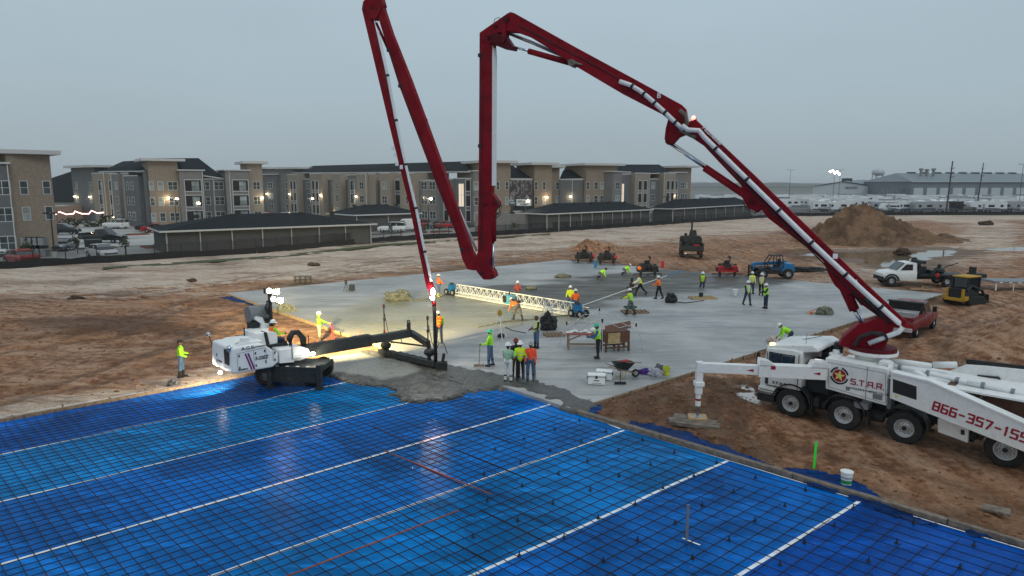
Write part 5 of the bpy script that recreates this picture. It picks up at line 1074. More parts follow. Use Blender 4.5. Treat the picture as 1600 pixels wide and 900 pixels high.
# engine bay behind the cab
m = MB(TM); m.box(.62, 1.2, .25, 1.0, 1.5, 2.15); m.box(.75, 1.1, 1.0, 1.5, 1.6, 2.3); m.cyl((1.0, 1.75, 1.2), (1.0, 1.75, 2.5), .19, n=12); m.cyl((.7, 1.6, 1.2), (.7, 1.6, 2.45), .14, n=12); m.box(.5, 1.3, .4, 2.1, .9, 1.5); m.cyl((1.28, 1.2, 2.0), (1.28, 1.2, 2.75), .16, n=10)
obj('engine', m, M_['machine'], truck, bev=.02)
m = MB(TM)
for i, x in enumerate((.66, .82)): m.cyl((x, .24, 2.02), (x, .2, 2.02), .045, n=10)
m.box(.9, 1.15, 1.9, 2.3, 2.3, 2.6); m.tube([(.6, .3, 2.1), (.8, .22, 2.2), (1.1, .5, 2.15), (1.3, .6, 2.3)], .03, 6); obj('air_filter', m, M_['steel'], truck)
# star box
sb = side('side_box', [(1290, 559), (1387, 577), (1385, 634), (1290, 607)], -.02, .7, M_['white'])
m = MB(TM); s = T((1356, 573), (1356, 628)); m.box(s[0][0], s[0][0] + .012, -.027, -.02, s[1][1], s[0][1]); q = T((1295, 566), (1384, 583), (1384, 630), (1295, 604))
for a_, b_ in zip(q, q[1:] + q[:1]): m.bar((a_[0], -.024, a_[1]), (b_[0], -.024, b_[1]), .008)
obj('panel_seam', m, M_['decal_black'], truck)
cx, cz = TP.l(1311.5, 587, -.02)
m = MB(TM)
for a0, a1 in ((10, 80), (100, 170), (190, 350)):
    aa = np.linspace(R(a0 + 4), R(a1 - 4), 14); m.xz([(cx + .315 * math.cos(a), cz + .315 * math.sin(a)) for a in aa] + [(cx + .255 * math.cos(a), cz + .255 * math.sin(a)) for a in aa[::-1]], -.028, -.02)
obj('logo_ring', m, M_['decal_black'], truck)
m = MB(TM); m.xz([(cx + .225 * math.cos(a), cz + .225 * math.sin(a)) for a in np.linspace(0, 6.28, 33)[:-1]], -.028, -.02); obj('logo_disc', m, M_['decal_red'], truck)
m = MB(TM); m.xz([(cx + (.205 if k % 2 == 0 else .082) * math.sin(k * math.pi / 5 + .1), cz + (.205 if k % 2 == 0 else .082) * math.cos(k * math.pi / 5 + .1)) for k in range(10)], -.036, -.028); obj('logo_star', m, M_['gold'], truck)
RX = Matrix.Rotation(R(90), 4, 'X')
x0, z0_ = TP.l(1328, 600, -.02); stroke_text('S.T.A.R.', TM @ Matrix.Translation((x0 + .03, -.022, z0_ + .02)) @ RX, .175, .142, .038, .056, M_['decal_red'], truck)
x0, z0_ = TP.l(1328, 605, -.02); text('lettering', 'CONCRETE PUMPING CO., INC.', TM @ Matrix.Translation((x0, -.024, z0_ - .05)) @ RX, .09, M_['decal_black'], truck, 1.02, .001)
m = MB(TM); a_ = T((1322, 604))[0]; m.box(a_[0], a_[0] + .13, -.03, -.02, a_[1] - .12, a_[1] + .02); a_ = T((1374, 620))[0]; m.box(a_[0] - .2, a_[0] + .1, -.03, -.02, a_[1] - .1, a_[1] + .08); obj('warning_plate', m, M_['grey'], truck, kind='stuff')
m = MB(TM); m.box(3.30, 3.42, .12, .6, .95, 2.1); m.box(2.3, 2.75, .0, .5, .78, .98); obj('valve_block', m, M_['grey'], truck)
# deck clutter round the turret
m = MB(TM); m.box(1.3, 9.5, .1, 2.4, 2.0, 2.06); obj('deck', m, M_['white'], truck)
m = MB(TM); m.cyl((1.35, .75, 2.05), (1.35, .75, 2.42), .24, n=16); m.cyl((1.35, .75, 2.42), (1.35, .75, 2.55), .12, n=12); m.cyl((1.75, .7, 2.05), (1.75, .7, 2.3), .2, n=14); m.box(2.9, 3.2, .3, .7, 2.06, 2.5); m.cyl((3.1, .9, 2.3), (3.1, .3, 2.3), .14, n=12)
for i in range(5): m.box(1.6 + i * .42, 1.85 + i * .42, .2, .45, 2.06, 2.25 + (i % 2) * .1)
obj('hydraulic_block', m, M_['white'], truck, bev=.015)
m = MB(TM)
for i in range(7): m.tube([(1.5 + i * .3, .3, 2.1), (1.7 + i * .3, .18 + .05 * (i % 2), 2.22), (2.0 + i * .3, .3, 2.12)], .022, 5)
obj('hydraulic_hose', m, M_['black'], truck, smooth=True)
BC = (2.42, 1.25)                # turret centre, truck frame
m = MB(TM); m.cyl((*BC, 2.05), (*BC, 2.55), .55, n=24); m.cyl((*BC, 2.55), (*BC, 2.66), .82, n=36)
for i in range(20): a = i * .314; m.cyl((BC[0] + .72 * math.cos(a), BC[1] + .72 * math.sin(a), 2.66), (BC[0] + .72 * math.cos(a), BC[1] + .72 * math.sin(a), 2.70), .03, n=6)
obj('slewing_ring', m, M_['white'], truck, sharp=40)
# ---------------------------------------------------------------- boom
tc_ = TM @ Vector((BC[0], BC[1], 0)); tip = G(681, 577)
BP = Plane((tc_.x, tc_.y), (tip[0] - tc_.x, tip[1] - tc_.y)); BM = BP.M
def bx(name, pts, w=.34, mt=None, yo=0, bev=.02, par=truck, flange=True):
    yn = yo + (w / 2); q = BP.ls(pts, yn); m = MB(BM); m.xz(q, yo - w / 2, yo + w / 2); o = obj(name, m, mt or M_['red'], par, bev=bev)
    return o
def bt(name, pts, r, mt, yo=0, n=10, par=truck, bands=0, smooth=True):
    q = [(p[0], yo, p[1]) for p in BP.ls(pts, yo)]; m = MB(BM); m.tube(q, r, n); o = obj(name, m, mt, par, smooth=smooth)
    if bands:
        m = MB(BM); acc = 0
        for a, b in zip(q[:-1], q[1:]):
            a, b = Vector(a), Vector(b); L = (b - a).length; d = (b - a) / max(L, 1e-6); s = bands - acc
            while s < L: c = a + d * s; m.cyl(c - d * .045, c + d * .045, r * 1.35, n=n); obj('pipe_clamp', m, M_['black'], o); m = MB(BM); s += bands
            acc = (acc + L) % bands
    return o
# turret pedestal (red)
bx('turret', [(1311, 540), (1318, 527), (1340, 508), (1372, 498), (1396, 491), (1405, 497), (1393, 520), (1383, 543), (1345, 548)], .62)
m = MB(TM); m.cyl((*BC, 2.66), (*BC, 2.80), .78, .74, n=36); obj('turret_base', m, M_['redd'], truck, sharp=40)
bt('turret_hose', [(1335, 540), (1345, 526), (1362, 520), (1380, 522)], .07, M_['black'], .5)
# arm A
A = [(1086, 186), (1180, 275), (1280, 372), (1352, 442), (1417, 503), (1410, 513), (1396, 512), (1376, 497), (1346, 476), (1330, 484), (1312, 478), (1298, 436), (1291, 414), (1200, 341), (1168, 300), (1125, 255), (1100, 228), (1082, 216), (1066, 203), (1058, 200), (1070, 193)]
bx('boom_section', A[:9] + [(1332, 462), (1300, 425), (1291, 410)] + A[13:], .42)
bx('lift_bracket', [(1284, 403), (1320, 428), (1336, 456), (1322, 462), (1304, 446), (1294, 428)], .5, bev=.03)
bx('stiffener', [(1150, 272), (1290, 412), (1346, 478), (1352, 474), (1296, 408), (1156, 267)], .45, M_['redd'])
bt('lift_cylinder', [(1311, 432), (1335, 484)], .175, M_['red'], 0, 18); bt('cylinder_rod', [(1333, 480), (1350, 514)], .075, M_['chrome'], 0, 14)
bt('cylinder_rod', [(1340, 484), (1356, 516)], .03, M_['chrome'], .22, 8)
bt('delivery_pipe', [(1066, 196), (1075, 203), (1092, 204), (1100, 214), (1170, 283), (1270, 381), (1350, 456), (1405, 505), (1410, 512), (1404, 519), (1385, 526), (1357, 537)], .09, M_['pipe'], .42, 12, bands=1.6)
bt('hydraulic_line', [(1095, 215), (1180, 305), (1290, 415), (1380, 500)], .025, M_['black'], .27, 6)
bt('hydraulic_line', [(1352, 466), (1372, 486), (1390, 506)], .07, M_['black'], .26, 8)
bt('link_cylinder', [(1101, 262), (1168, 307), (1178, 314)], .14, M_['red'], .05, 16); bt('cylinder_rod', [(1046, 224), (1103, 263)], .055, M_['chrome'], .05, 12); bt('hydraulic_line', [(1047, 220), (1104, 259)], .014, M_['black'], .05, 5)
bx('cylinder_bracket', [(1158, 290), (1196, 322), (1184, 333), (1168, 325), (1158, 306)], .46, bev=.03)
m = MB(BM); q = BP.l(1175, 315, .26); m.cyl((q[0], .18, q[1]), (q[0], .30, q[1]), .12, n=14); obj('pin', m, M_['redd'], truck, sharp=40); m = MB(BM); q2 = BP.l(1086, 190); m.box(q2[0] - .05, q2[0] + .05, -.05, .05, q2[1], q2[1] + .12); obj('pin', m, M_['redd'], truck, sharp=40)
m = MB(BM); q = BP.l(1084, 188); m.ell((q[0], .1, q[1] + .08), (.08, .08, .08)); obj('beacon', m, red_em, truck)
ang = math.atan2(*[BP.l(1120, 219)[i] - BP.l(1098, 198)[i] for i in (1, 0)])
q = BP.l(1098, 201, .22); dq = BP.l(1121, 223, .22); dv = (dq[0] - q[0], dq[1] - q[1]); an = math.atan2(dv[1], dv[0])
Ms = BM @ Matrix.Translation((q[0], .222, q[1])) @ Matrix(((math.cos(an), -math.sin(an) * -1 * -1, 0, 0), (0, 0, 1, 0), (math.sin(an), math.cos(an), 0, 0), (0, 0, 0, 1)))
def boom_text(s, p0, p1, size, mt, yo, sx=1):
    a, b = BP.l(*p0, yo), BP.l(*p1, yo); X = BM.to_3x3() @ Vector((b[0] - a[0], 0, b[1] - a[1])).normalized(); N = BM.to_3x3() @ Vector((0, 1, 0)); Yv = N.cross(X); o = BM @ Vector((a[0], yo + .004, a[1]))
    Mx = Matrix((X, Yv, N)).transposed().to_4x4(); Mx.translation = o; text('lettering', s, Mx, size, mt, truck, sx, .004)
boom_text('Putzmeister', (1097, 200), (1121, 223), .2, M_['whitec'], .225)
boom_text('A', (1333, 446), (1337, 446), .3, M_['whitec'], .225); boom_text('B', (1026, 153), (1032, 153), .28, M_['whitec'], .2)
# arm B
bx('boom_section', [(749, 51), (792, 21), (797, 18.5), (803, 20), (900, 74), (985, 120), (1064, 163), (1071, 170), (1075, 192), (1072, 202), (1060, 199), (1047, 189), (1035, 179), (973, 147), (890, 98), (827, 57), (808, 51), (792, 50), (790, 58), (798, 70), (803, 75), (800, 78), (771, 71), (752, 64)][0:15] + [(890, 98), (858, 76), (827, 57), (808, 50), (790, 49), (775, 52), (771, 70), (752, 64)], .36)
bx('bell_crank', [(770, 50), (790, 56), (798, 68), (803, 73), (801, 78), (785, 75), (768, 68), (762, 60)], .42, M_['redd'])
bx('link_plate', [(787, 28), (792, 28), (788, 66), (781, 66)], .46, bev=.03)
bx('knuckle', [(1044, 186), (1062, 196), (1076, 200), (1070, 210), (1060, 214), (1050, 225), (1042, 226), (1038, 217), (1040, 200)], .46)
for p, r in (((790, 30), .13), ((784, 62), .15), ((762, 57), .09), ((799, 74), .07), ((773, 40), .06), ((1043, 221), .09)): m = MB(BM); q = BP.l(*p, .26); m.cyl((q[0], -.25, q[1]), (q[0], .26, q[1]), r, n=16); obj('pin', m, M_['redd'], truck, sharp=40)
bt('cylinder_rod', [(801, 73), (828, 80)], .05, M_['chrome'], 0, 12); bt('link_cylinder', [(826, 80), (890, 98)], .115, M_['red'], 0, 16)
bt('delivery_pipe', [(795, 52), (830, 66), (878, 87)], .075, M_['steel'], -.28, 10)
bt('delivery_pipe', [(968, 127), (985, 133), (1000, 142), (1014, 153), (1035, 172), (1056, 192), (1068, 203)], .085, M_['pipe'], .33, 12, bands=.55)
bx('hose_saddle', [(886, 94), (892, 92), (902, 97), (910, 100), (909, 102), (898, 100), (893, 104), (888, 102)], .5, M_['tarp'])
bt('hose_wrap', [(1062, 172), (1071, 180), (1074, 196)], .07, M_['tarp'], .3, 8); bt('hose_wrap', [(1062, 203), (1080, 212), (1088, 215)], .07, M_['tarp'], .3, 8)
bt('hydraulic_line', [(771, 40), (773, 30), (779, 27), (784, 31)], .014, M_['black'], .1, 5)
bt('hydraulic_line', [(1160, 316), (1168, 327), (1180, 333), (1186, 325)], .02, M_['black'], .28, 5)
# arm C
bx('boom_section', [(749, 51), (771, 64), (770, 90), (769, 200), (768.5, 300), (768, 400), (762, 415), (746, 405), (747.5, 300), (748.5, 150)], .30)
bx('rib', [(770, 70), (771.5, 90), (770.5, 290), (768.5, 290), (769, 90)], .34, M_['pipe'], bev=0)
bx('boom_bulge', [(762, 296), (770, 304), (778, 315), (779, 322), (772, 328), (770, 345), (752, 330), (754, 305)], .34)
bx('knuckle', [(746, 395), (767, 400), (764, 414), (771, 425), (773, 432), (766, 437), (755, 437), (744, 424), (740, 410)], .42)
bt('link_cylinder', [(772, 322), (771.5, 377)], .11, M_['red'], .02, 16); bt('cylinder_rod', [(771, 376), (769.5, 430)], .055, M_['chrome'], .02, 12)
bt('hydraulic_line', [(774, 312), (781, 322), (780, 332), (773, 338)], .03, M_['black'], .15, 6); bt('hydraulic_line', [(774, 310), (784, 322), (782, 335), (774, 342)], .02, M_['black'], .2, 5)
for p, r in (((771, 318), .08), ((768, 431), .06), ((752, 427), .11), ((757, 320), .07)): m = MB(BM); q = BP.l(*p, .24); m.cyl((q[0], -.23, q[1]), (q[0], .23, q[1]), r, n=14); obj('pin', m, M_['redd'], truck, sharp=40)
# arm D
bx('boom_section', [(588, 18), (580, -4), (593, -6), (597, 8), (611, 51), (640, 124), (668, 200), (702, 294), (737, 393), (748, 412), (741, 423), (730, 421), (722, 405), (712, 365), (681, 287), (648, 200), (624, 136), (607, 82)], .28)
bt('delivery_pipe', [(640, 119), (669, 198), (692, 262), (707, 305), (745, 392)], .065, M_['pipe'], -.28, 10, bands=2.1)
# arm E, behind
bx('boom_section', [(565, 14), (567, 2), (576, -4), (590, -6), (594, 4), (580, 29), (618, 200), (645, 324), (671, 436), (676, 452), (667, 452), (664, 440), (639, 321), (609, 200)], .22, yo=.02)
bx('knuckle', [(566, 10), (570, -2), (580, -8), (594, -6), (598, 8), (590, 26), (584, 31), (578, 28)], .36)
bt('link_cylinder', [(588, 36), (606, 76)], .06, M_['red'], 0, 12); bt('cylinder_rod', [(584, 28), (590, 40)], .03, M_['chrome'], 0, 8)
bt('delivery_pipe', [(590, 48), (606, 120), (618, 184), (629, 236), (642, 292), (651, 330), (662, 385), (674, 440)], .062, M_['pipe'], .16, 10, bands=2.0)
bt('hydraulic_line', [(592, 0), (599, 6), (604, 16), (600, 24)], .014, M_['black'], .15, 5)
for p, r in (((581, 12), .1), ((571, 15), .05), ((588, 14), .05)): m = MB(BM); q = BP.l(*p, .2); m.cyl((q[0], -.19, q[1]), (q[0], .19, q[1]), r, n=12); obj('pin', m, M_['redd'], truck, sharp=40)
for pp in ((606, 78), (624, 134), (749, 86), (749, 228), (893, 99), (722, 390)):
    q = BP.l(*pp, .2); m = MB(BM); m.box(q[0] - .07, q[0] + .07, -.2, .2, q[1] - .07, q[1] + .07); obj('pipe_bracket', m, M_['black'], truck)
for pp in ((614, 232), (617, 242), (620, 256), (627, 261), (1305, 400)):
    q = BP.l(*pp, .14); m = MB(BM); m.box(q[0] - .08, q[0] + .08, .128 if pp[0] < 1000 else .21, .14 if pp[0] < 1000 else .22, q[1] - .09, q[1] + .09); obj('sticker', m, M_['whitec'], truck)
for px0, p1, k in (((749.5, 60), (748.5, 395), 9), ((800, 24), (1060, 166), 9), ((1095, 200), (1400, 494), 12), ((600, 20), (742, 408), 10)):
    for i in range(k):
        f_ = (i + .5) / k; q = BP.l(px0[0] + (p1[0] - px0[0]) * f_ + (8 if p1[0] < 760 and px0[0] > 700 else 0), px0[1] + (p1[1] - px0[1]) * f_ + (0 if px0[0] > 790 or px0[0] > 700 else 0), .15); m = MB(BM); w_ = .155 if px0[0] < 790 else .19 if px0[0] < 900 else .218; m.cyl((q[0], w_ - .02, q[1]), (q[0], w_ + .012, q[1]), .035, n=8); obj('bolt', m, M_['redd'], truck)
bt('hydraulic_line', [(753, 80), (753, 200), (752.5, 300), (752, 390)], .016, M_['black'], .17, 5); bt('hydraulic_line', [(810, 40), (900, 86), (980, 130), (1030, 160)], .016, M_['black'], .20, 5)
bt('hydraulic_line', [(602, 60), (640, 170), (680, 275), (722, 390)], .014, M_['black'], .16, 5)
# end hose
bt('hose_coupling', [(672, 448), (677, 470), (679, 478)], .095, M_['red'], 0, 12)
bt('end_hose', [(677.5, 466), (679, 490), (680, 530), (681, 574)], .085, M_['blackplastic'], 0, 12)
bt('hose_collar', [(675, 462), (677, 470)], .12, M_['whitec'], 0, 12)
q = BP.l(677, 457, .2); m = MB(BM); m.ell((q[0], .24, q[1]), (.10, .06, .2)); obj('work_lamp', m, emat('work_glow', (1, .96, .86), 120), truck)
l = bpy.data.lights.new('work_light', 'SPOT'); l.energy = 140; l.color = (1, .93, .75); l.spot_size = R(150); l.shadow_soft_size = .1; o = bpy.data.objects.new('work_light', l); COL.objects.link(o); o.parent = truck
o.location = WM[truck.name].inverted() @ (BM @ Vector((q[0], .5, q[1]))); 
# ---------------------------------------------------------------- outriggers
def obar(name, pts_px, Y0, Y1, w, mt=None): pass
b0, b1 = D(1090, 569, 24.3), TM @ Vector((1.22, -.1, 1.95)); 
front = thing  # alias kept simple
def slab_between(name, a, b, h, w, mt, par=truck, bev=.012): m = MB(); m.bar(a, b, w, h); return obj(name, m, mt, par, bev=bev)
a = Vector((6.80, 24.05, 1.95)); ctr = TM @ Vector((1.35, -.25, 1.88)); ctr.z = 1.90; midp = a + (ctr - a) * .47
slab_between('outrigger_arm', a + (a - ctr).normalized() * .1, midp + (ctr - a).normalized() * .3, .34, .26, M_['white'])
slab_between('outrigger_sleeve', midp, ctr, .46, .36, M_['white'])
m = MB()
for f_ in (.0, 1.0):
    c = midp + (ctr - midp) * f_; d = (ctr - midp).normalized(); z = Vector((0, 0, 1)); nn = d.cross(z)
    for s in (-1, 1): m.prism([c - d * .55 * (1 if f_ else -.0) + nn * s * .19 + z * .23, c + d * (.12 if f_ else .55) + nn * s * .19 + z * .23, c + d * (.10 if f_ else .3) + nn * s * .19 + z * .38, c - d * (.45 if f_ else -.02) + nn * s * .19 + z * .42], nn * s * .03)
obj('lifting_lug', m, M_['white'], truck, kind='stuff')
m = MB(); d = (ctr - midp).normalized(); nn = Vector((d.y, -d.x, 0))
for f_ in (-.12, .86):
    c = midp + (ctr - midp) * f_ + nn * (.19 if f_ > 0 else .14); m.prism([c - d * .14, c + d * .1 + Vector((0, 0, .05)), c + d * .1 - Vector((0, 0, .05))], nn * .006)
c = midp + (ctr - midp) * .2 + nn * .185 + Vector((0, 0, .08)); m.prism([c - d * .06, c + d * .1, c + d * .1 + Vector((0, 0, .12)), c - d * .06 + Vector((0, 0, .12))], nn * .008); obj('red_marker', m, M_['decal_red'], truck)
lg = a + (a - ctr).normalized() * .0
m = MB(); m.box(lg.x - .12, lg.x + .12, lg.y - .12, lg.y + .12, .95, 2.16); m.box(lg.x - .17, lg.x + .17, lg.y - .17, lg.y + .17, 1.25, 1.42); obj('outrigger_leg', m, M_['white'], truck, bev=.02)
m = MB(); m.cyl((lg.x, lg.y, .5), (lg.x, lg.y, 1.0), .10, n=14); obj('leg_sleeve', m, M_['white'], truck)
m = MB(); m.cyl((lg.x, lg.y, .12), (lg.x, lg.y, .55), .06, n=12); m.cyl((lg.x, lg.y, .09), (lg.x, lg.y, .14), .2, .1, n=16); obj('leg_foot', m, M_['steel'], truck, sharp=40)
m = MB(); m.cyl((lg.x, lg.y, .70), (lg.x, lg.y, .78), .103, n=14); obj('leg_stripe', m, M_['decal_red'], truck)
# folded rear outrigger with the telephone number
PP = Plane(TP.M @ Vector((3.35, -.12, 0)).to_3d() if False else ((TM @ Vector((3.35, -.12, 0))).x, (TM @ Vector((3.35, -.12, 0))).y), (.655, -.7556)); PM = PP.M
def pnl(name, pts, y0, y1, mt, bev=.012): m = MB(PM); m.xz(PP.ls(pts, y0), y0, y1); return obj(name, m, mt, truck, bev=bev)
top = [(1392, 583), (1452, 597), (1600, 663), (1800, 752)]; bot = [(1800, 790), (1600, 706), (1465, 652), (1390, 622)]
pnl('outrigger_beam', top + bot, -.12, .22, M_['white'])
pnl('beam_flange', [(1392, 581), (1452, 595), (1600, 661), (1800, 750), (1800, 753), (1600, 664), (1452, 598), (1392, 584)], -.15, .25, M_['white'], 0)
pnl('beam_window', [(1395, 592), (1432, 604), (1432, 625), (1395, 613)], -.128, -.11, M_['wdark'], 0)
pnl('beam_sticker', [(1398, 616), (1403, 617.5), (1403, 622), (1398, 620.5)], -.127, -.11, M_['gold'], 0)
m = MB(PM)
for a_, b_ in (((1456, 599), (1497, 617)), ((1500, 618), (1598, 661)), ((1602, 663), (1700, 707))): q = [PP.l(*a_, .05), PP.l(*b_, .05)]; m.bar((q[0][0], .05, q[0][1] + .03), (q[1][0], .05, q[1][1] + .03), .14, .03)
obj('grip_strip', m, M_['black'], truck)
q0, q1 = PP.l(1456, 640, -.12), PP.l(1600, 692, -.12); an = math.atan2(q1[1] - q0[1], q1[0] - q0[0])
stroke_text('866-357-1555', PM @ Matrix.Translation((q0[0] + .02, -.120, q0[1] + .02)) @ RX @ Matrix.Rotation(an, 4, 'Z'), .26, .158, .056, .085, M_['decal_red'], truck)
# fuel tank, rear frame clutter
side('fuel_tank', [(1465, 655), (1513, 668), (1512, 692), (1465, 675)], .12, .75, M_['white']); side('tank_cap', [(1501, 671), (1507, 672), (1507, 680), (1501, 679)], .1, .12, M_['black'])
m = MB(TM); m.box(5.75, 7.6, .72, .76, .5, .9); m.box(5.75, 5.9, .3, .73, .45, .9); m.box(5.95, 6.05, .2, .73, .5, 1.0); m.box(7.2, 7.6, .2, .73, .7, 1.2); obj('frame_bracket', m, M_['black'], truck)
# rear deck: pipes, far outrigger, hopper sides
def tt(name, pts, y, r, mt, n=10, bands=0):
    q = [(p[0], y, p[1]) for p in TP.ls(pts, y)]; m = MB(TM); m.tube(q, r, n); o = obj(name, m, mt, truck, smooth=True)
    if bands:
        m = MB(TM)
        for a_, b_ in zip(q[:-1], q[1:]): c = Vector(a_).lerp(Vector(b_), .5); d = (Vector(b_) - Vector(a_)).normalized(); m.cyl(c - d * .05, c + d * .05, r * 1.35, n=n); obj('pipe_clamp', m, M_['grey'], o); m = MB(TM)
tt('delivery_pipe', [(1392, 571), (1420, 576), (1480, 590), (1512, 598)], .75, .075, M_['pipe'], bands=1); tt('delivery_pipe', [(1512, 598), (1560, 607), (1605, 618), (1700, 640)], .75, .085, M_['pipe'], bands=1)
tt('cylinder_barrel', [(1428, 580), (1446, 590)], .35, .10, M_['white'])
tt('cylinder_barrel', [(1375, 563), (1420, 567), (1455, 572)], 1.5, .10, M_['white']); tt('cylinder_barrel', [(1458, 570), (1495, 570)], 1.9, .11, M_['pipe'])
tt('delivery_pipe', [(1565, 622), (1585, 628), (1605, 637)], .9, .10, M_['pipe'])
side('far_outrigger', [(1478, 583), (1510, 570), (1540, 572), (1620, 580), (1800, 600), (1800, 680), (1620, 640), (1560, 612), (1480, 592)], 2.35, 2.6, M_['white'])
side('far_rail', [(1508, 561), (1620, 574), (1800, 597), (1800, 607), (1620, 584), (1510, 570)], 2.45, 2.55, M_['black'])
m = MB(TM)
for pts in ([(1525, 600), (1528, 587), (1560, 590), (1572, 606)], [(1532, 602), (1534, 592), (1556, 595), (1562, 604)]): m.tube([(p[0], 2.3, p[1]) for p in TP.ls(pts, 2.3)], .035, 6)
obj('hand_rail', m, M_['black'], truck)
side('deck_plate', [(1400, 574), (1480, 596), (1560, 620), (1700, 660), (1700, 690), (1560, 640), (1400, 590)], 1.0, 1.9, M_['white'])
side('deck_box', [(1540, 618), (1620, 634), (1700, 650), (1700, 700), (1540, 650)], .45, .9, M_['brownboard'])
side('deck_step', [(1480, 600), (1527, 612), (1527, 624), (1480, 612)], .4, .9, M_['brownboard'])
m = MB(TM)
for i in range(10): x = 4.2 + i * .42; m.box(x, x + .2, .5 + .1 * (i % 3), .7 + .1 * (i % 3), 1.85 - .05 * i, 2.05 - .07 * i)
for i in range(6): x = 4.4 + i * .6; m.tube([(x, .9, 1.9 - .07 * i), (x + .3, 1.2, 2.1 - .07 * i), (x + .6, .9, 1.85 - .07 * i)], .03, 5)
obj('valve_fitting', m, M_['grey'], truck)
# timber pad under the outrigger foot
pd = thing('outrigger_pad', 'stack of old timbers under the front outrigger foot', 'timber pad', frame(lg.x, lg.y, -.12, R(-20)))
for i in range(6): m = MB(frame(lg.x, lg.y, -.1, R(-22 + random.uniform(-1, 1)))); m.box(-.95 + random.uniform(-.05, .1), .8 + random.uniform(-.1, .1), -.72 + i * .25, -.49 + i * .25, -.02, .13 + random.uniform(-.015, .015)); obj('timber', m, M_['weathered_timber'], pd, bev=.01)
m = MB(frame(lg.x, lg.y, 0, R(-10))); m.box(-.33, .33, -.28, .28, .035, .10); obj('pad_board', m, M_['woodlight'], pd)
# ---------------------------------------------------------------- laser screed machine
ang = R(44); c0 = D(362, 584, 27.0); 
SP_ = Plane(G(362, 584, .95), (math.cos(ang), math.sin(ang))); SMx = SP_.M     # near side panel plane, x along the boom, y away
scr = thing('screed_machine', 'white wheeled laser screed machine with long telescopic boom standing on the blue sheet', 'screed machine', SMx @ Matrix.Translation((0, 0, -.12)))
def ss(name, pts, y0, y1, mt, bev=.02): m = MB(SMx); m.xz(SP_.ls(pts, y0), y0, y1); return obj(name, m, mt, scr, bev=bev)
sw = 2.1
# body built as a faceted shell from its photo outline on the near plane
b_ = SP_.ls([(362, 545), (410, 537), (420, 543), (431, 547), (435, 553), (435, 566), (426, 574), (368, 584), (362, 584)])
m = MB(SMx); o_ = b_; m.xz([b_[0], b_[1], b_[2], b_[4], b_[5], b_[6], b_[7], b_[8]], 0, sw); obj('engine_cover', m, M_['whitec'], scr, bev=.07)
x0, x1 = b_[0][0], b_[4][0]; ztop = b_[1][1]
m = MB(SMx); m.xz([(x0 + .1, ztop - .02), (x1 - .55, ztop - .02), (x1 - .5, ztop + .06), (x0 + .5, ztop + .1)], .35, sw - .25); m.box(x1 - .6, x1 + .35, .75, sw, ztop - .35, ztop + .28); obj('hood', m, M_['whitec'], scr, bev=.06)
m = MB(SMx); m.xz([(x0 - .0, b_[8][1]), (x0 - .03, ztop - .35), (x0 - .0, ztop - .1), (x0 + .02, b_[8][1])], .1, .75); obj('rear_panel', m, M_['whitec'], scr)
m = MB(SMx); m.box(x0 - .05, x0 - .02, .22, .72, b_[8][1] + .28, ztop - .12); obj('radiator_grille', m, M_['wdark'], scr)
m = MB(SMx); z0 = b_[8][1]
for x, z in ((.25, .62), (.93, .62), (1.32, .66), (.25, .12), (.93, .1), (1.35, .2), (1.75, .5), (1.75, .2)): m.box(x0 + x, x0 + x + .05, -.02, 0, z0 + z, z0 + z + .10)
for x, z in ((.05, .2), (.05, .45)): m.box(x0 - .055, x0 - .03, 1.5, 1.55, z0 + z, z0 + z + .12)
obj('latch', m, M_['decal_black'], scr)
m = MB(SMx)
for a, b in (((.2, .08), (.2, .78)), ((.2, .78), (1.4, .84)), ((1.4, .84), (1.4, .12)), ((.88, .80), (.88, .06)), ((1.7, .2), (1.7, .7))): m.bar((x0 + a[0], -.005, z0 + a[1]), (x0 + b[0], -.005, z0 + b[1]), .012)
obj('panel_seam', m, M_['grey'], scr)
m = MB(SMx)
for k in (0, .11): m.xz([(x0 + .50 + k, z0 + .72), (x0 + .57 + k, z0 + .73), (x0 + .80 + k, z0 + .02), (x0 + .73 + k, z0 + .02)], -.012, -.003)
obj('purple_stripe', m, mat('purple_decal', (.16, .01, .14), .5), scr)
text('lettering', 'A.G.E.', SMx @ Matrix.Translation((x0 + .38, -.006, z0 + .88)) @ RX, .19, M_['decal_black'], scr, 1.15, .002)
text('lettering', 'CONSTRUCTION, INC', SMx @ Matrix.Translation((x0 + .88, -.006, z0 + .91)) @ RX, .07, M_['decal_black'], scr, 1, .001)
text('lettering', 'S-22EZ', SMx @ Matrix.Translation((x0 + .92, -.006, z0 + .38)) @ RX, .19, M_['decal_black'], scr, 1.0, .006, shear=.25)
text('lettering', 'SOMERO', SMx @ Matrix.Translation((x0 + .22, -.006, z0 + .06)) @ RX, .09, M_['decal_black'], scr, 1.1, .003)
RL = Matrix.Rotation(R(90), 4, 'X') @ Matrix.Rotation(R(-90), 4, 'Y')
text('lettering', 'SOMERO', SMx @ Matrix.Translation((x0 - .045, 1.45, z0 + .25)) @ Matrix.Rotation(R(-90), 4, 'Z') @ RX, .11, M_['decal_black'], scr, 1.1, .003)
m = MB(SMx); m.cyl((x0 + .75, .5, ztop + .0), (x0 + .75, .5, ztop + .26), .18, n=16); obj('exhaust_cap', m, M_['whitec'], scr, sharp=40)
m = MB(SMx); m.ell((x0 - .02, .2, ztop - .02), (.13, .13, .13)); m.ell((x0 - .12, 2.1, ztop + .28), (.10, .10, .10)); obj('mirror_ball', m, M_['chrome'], scr, smooth=True)
m = MB(SMx); m.tube([(x0 + .02, 2.05, ztop - .3), (x0 - .1, 2.1, ztop + .2)], .02, 6); m.tube([(x0 + .3, .4, ztop + .08), (x0 + .45, .4, ztop + .12), (x0 + .5, .5, ztop + .08)], .012, 5); obj('mirror_arm', m, M_['black'], scr)
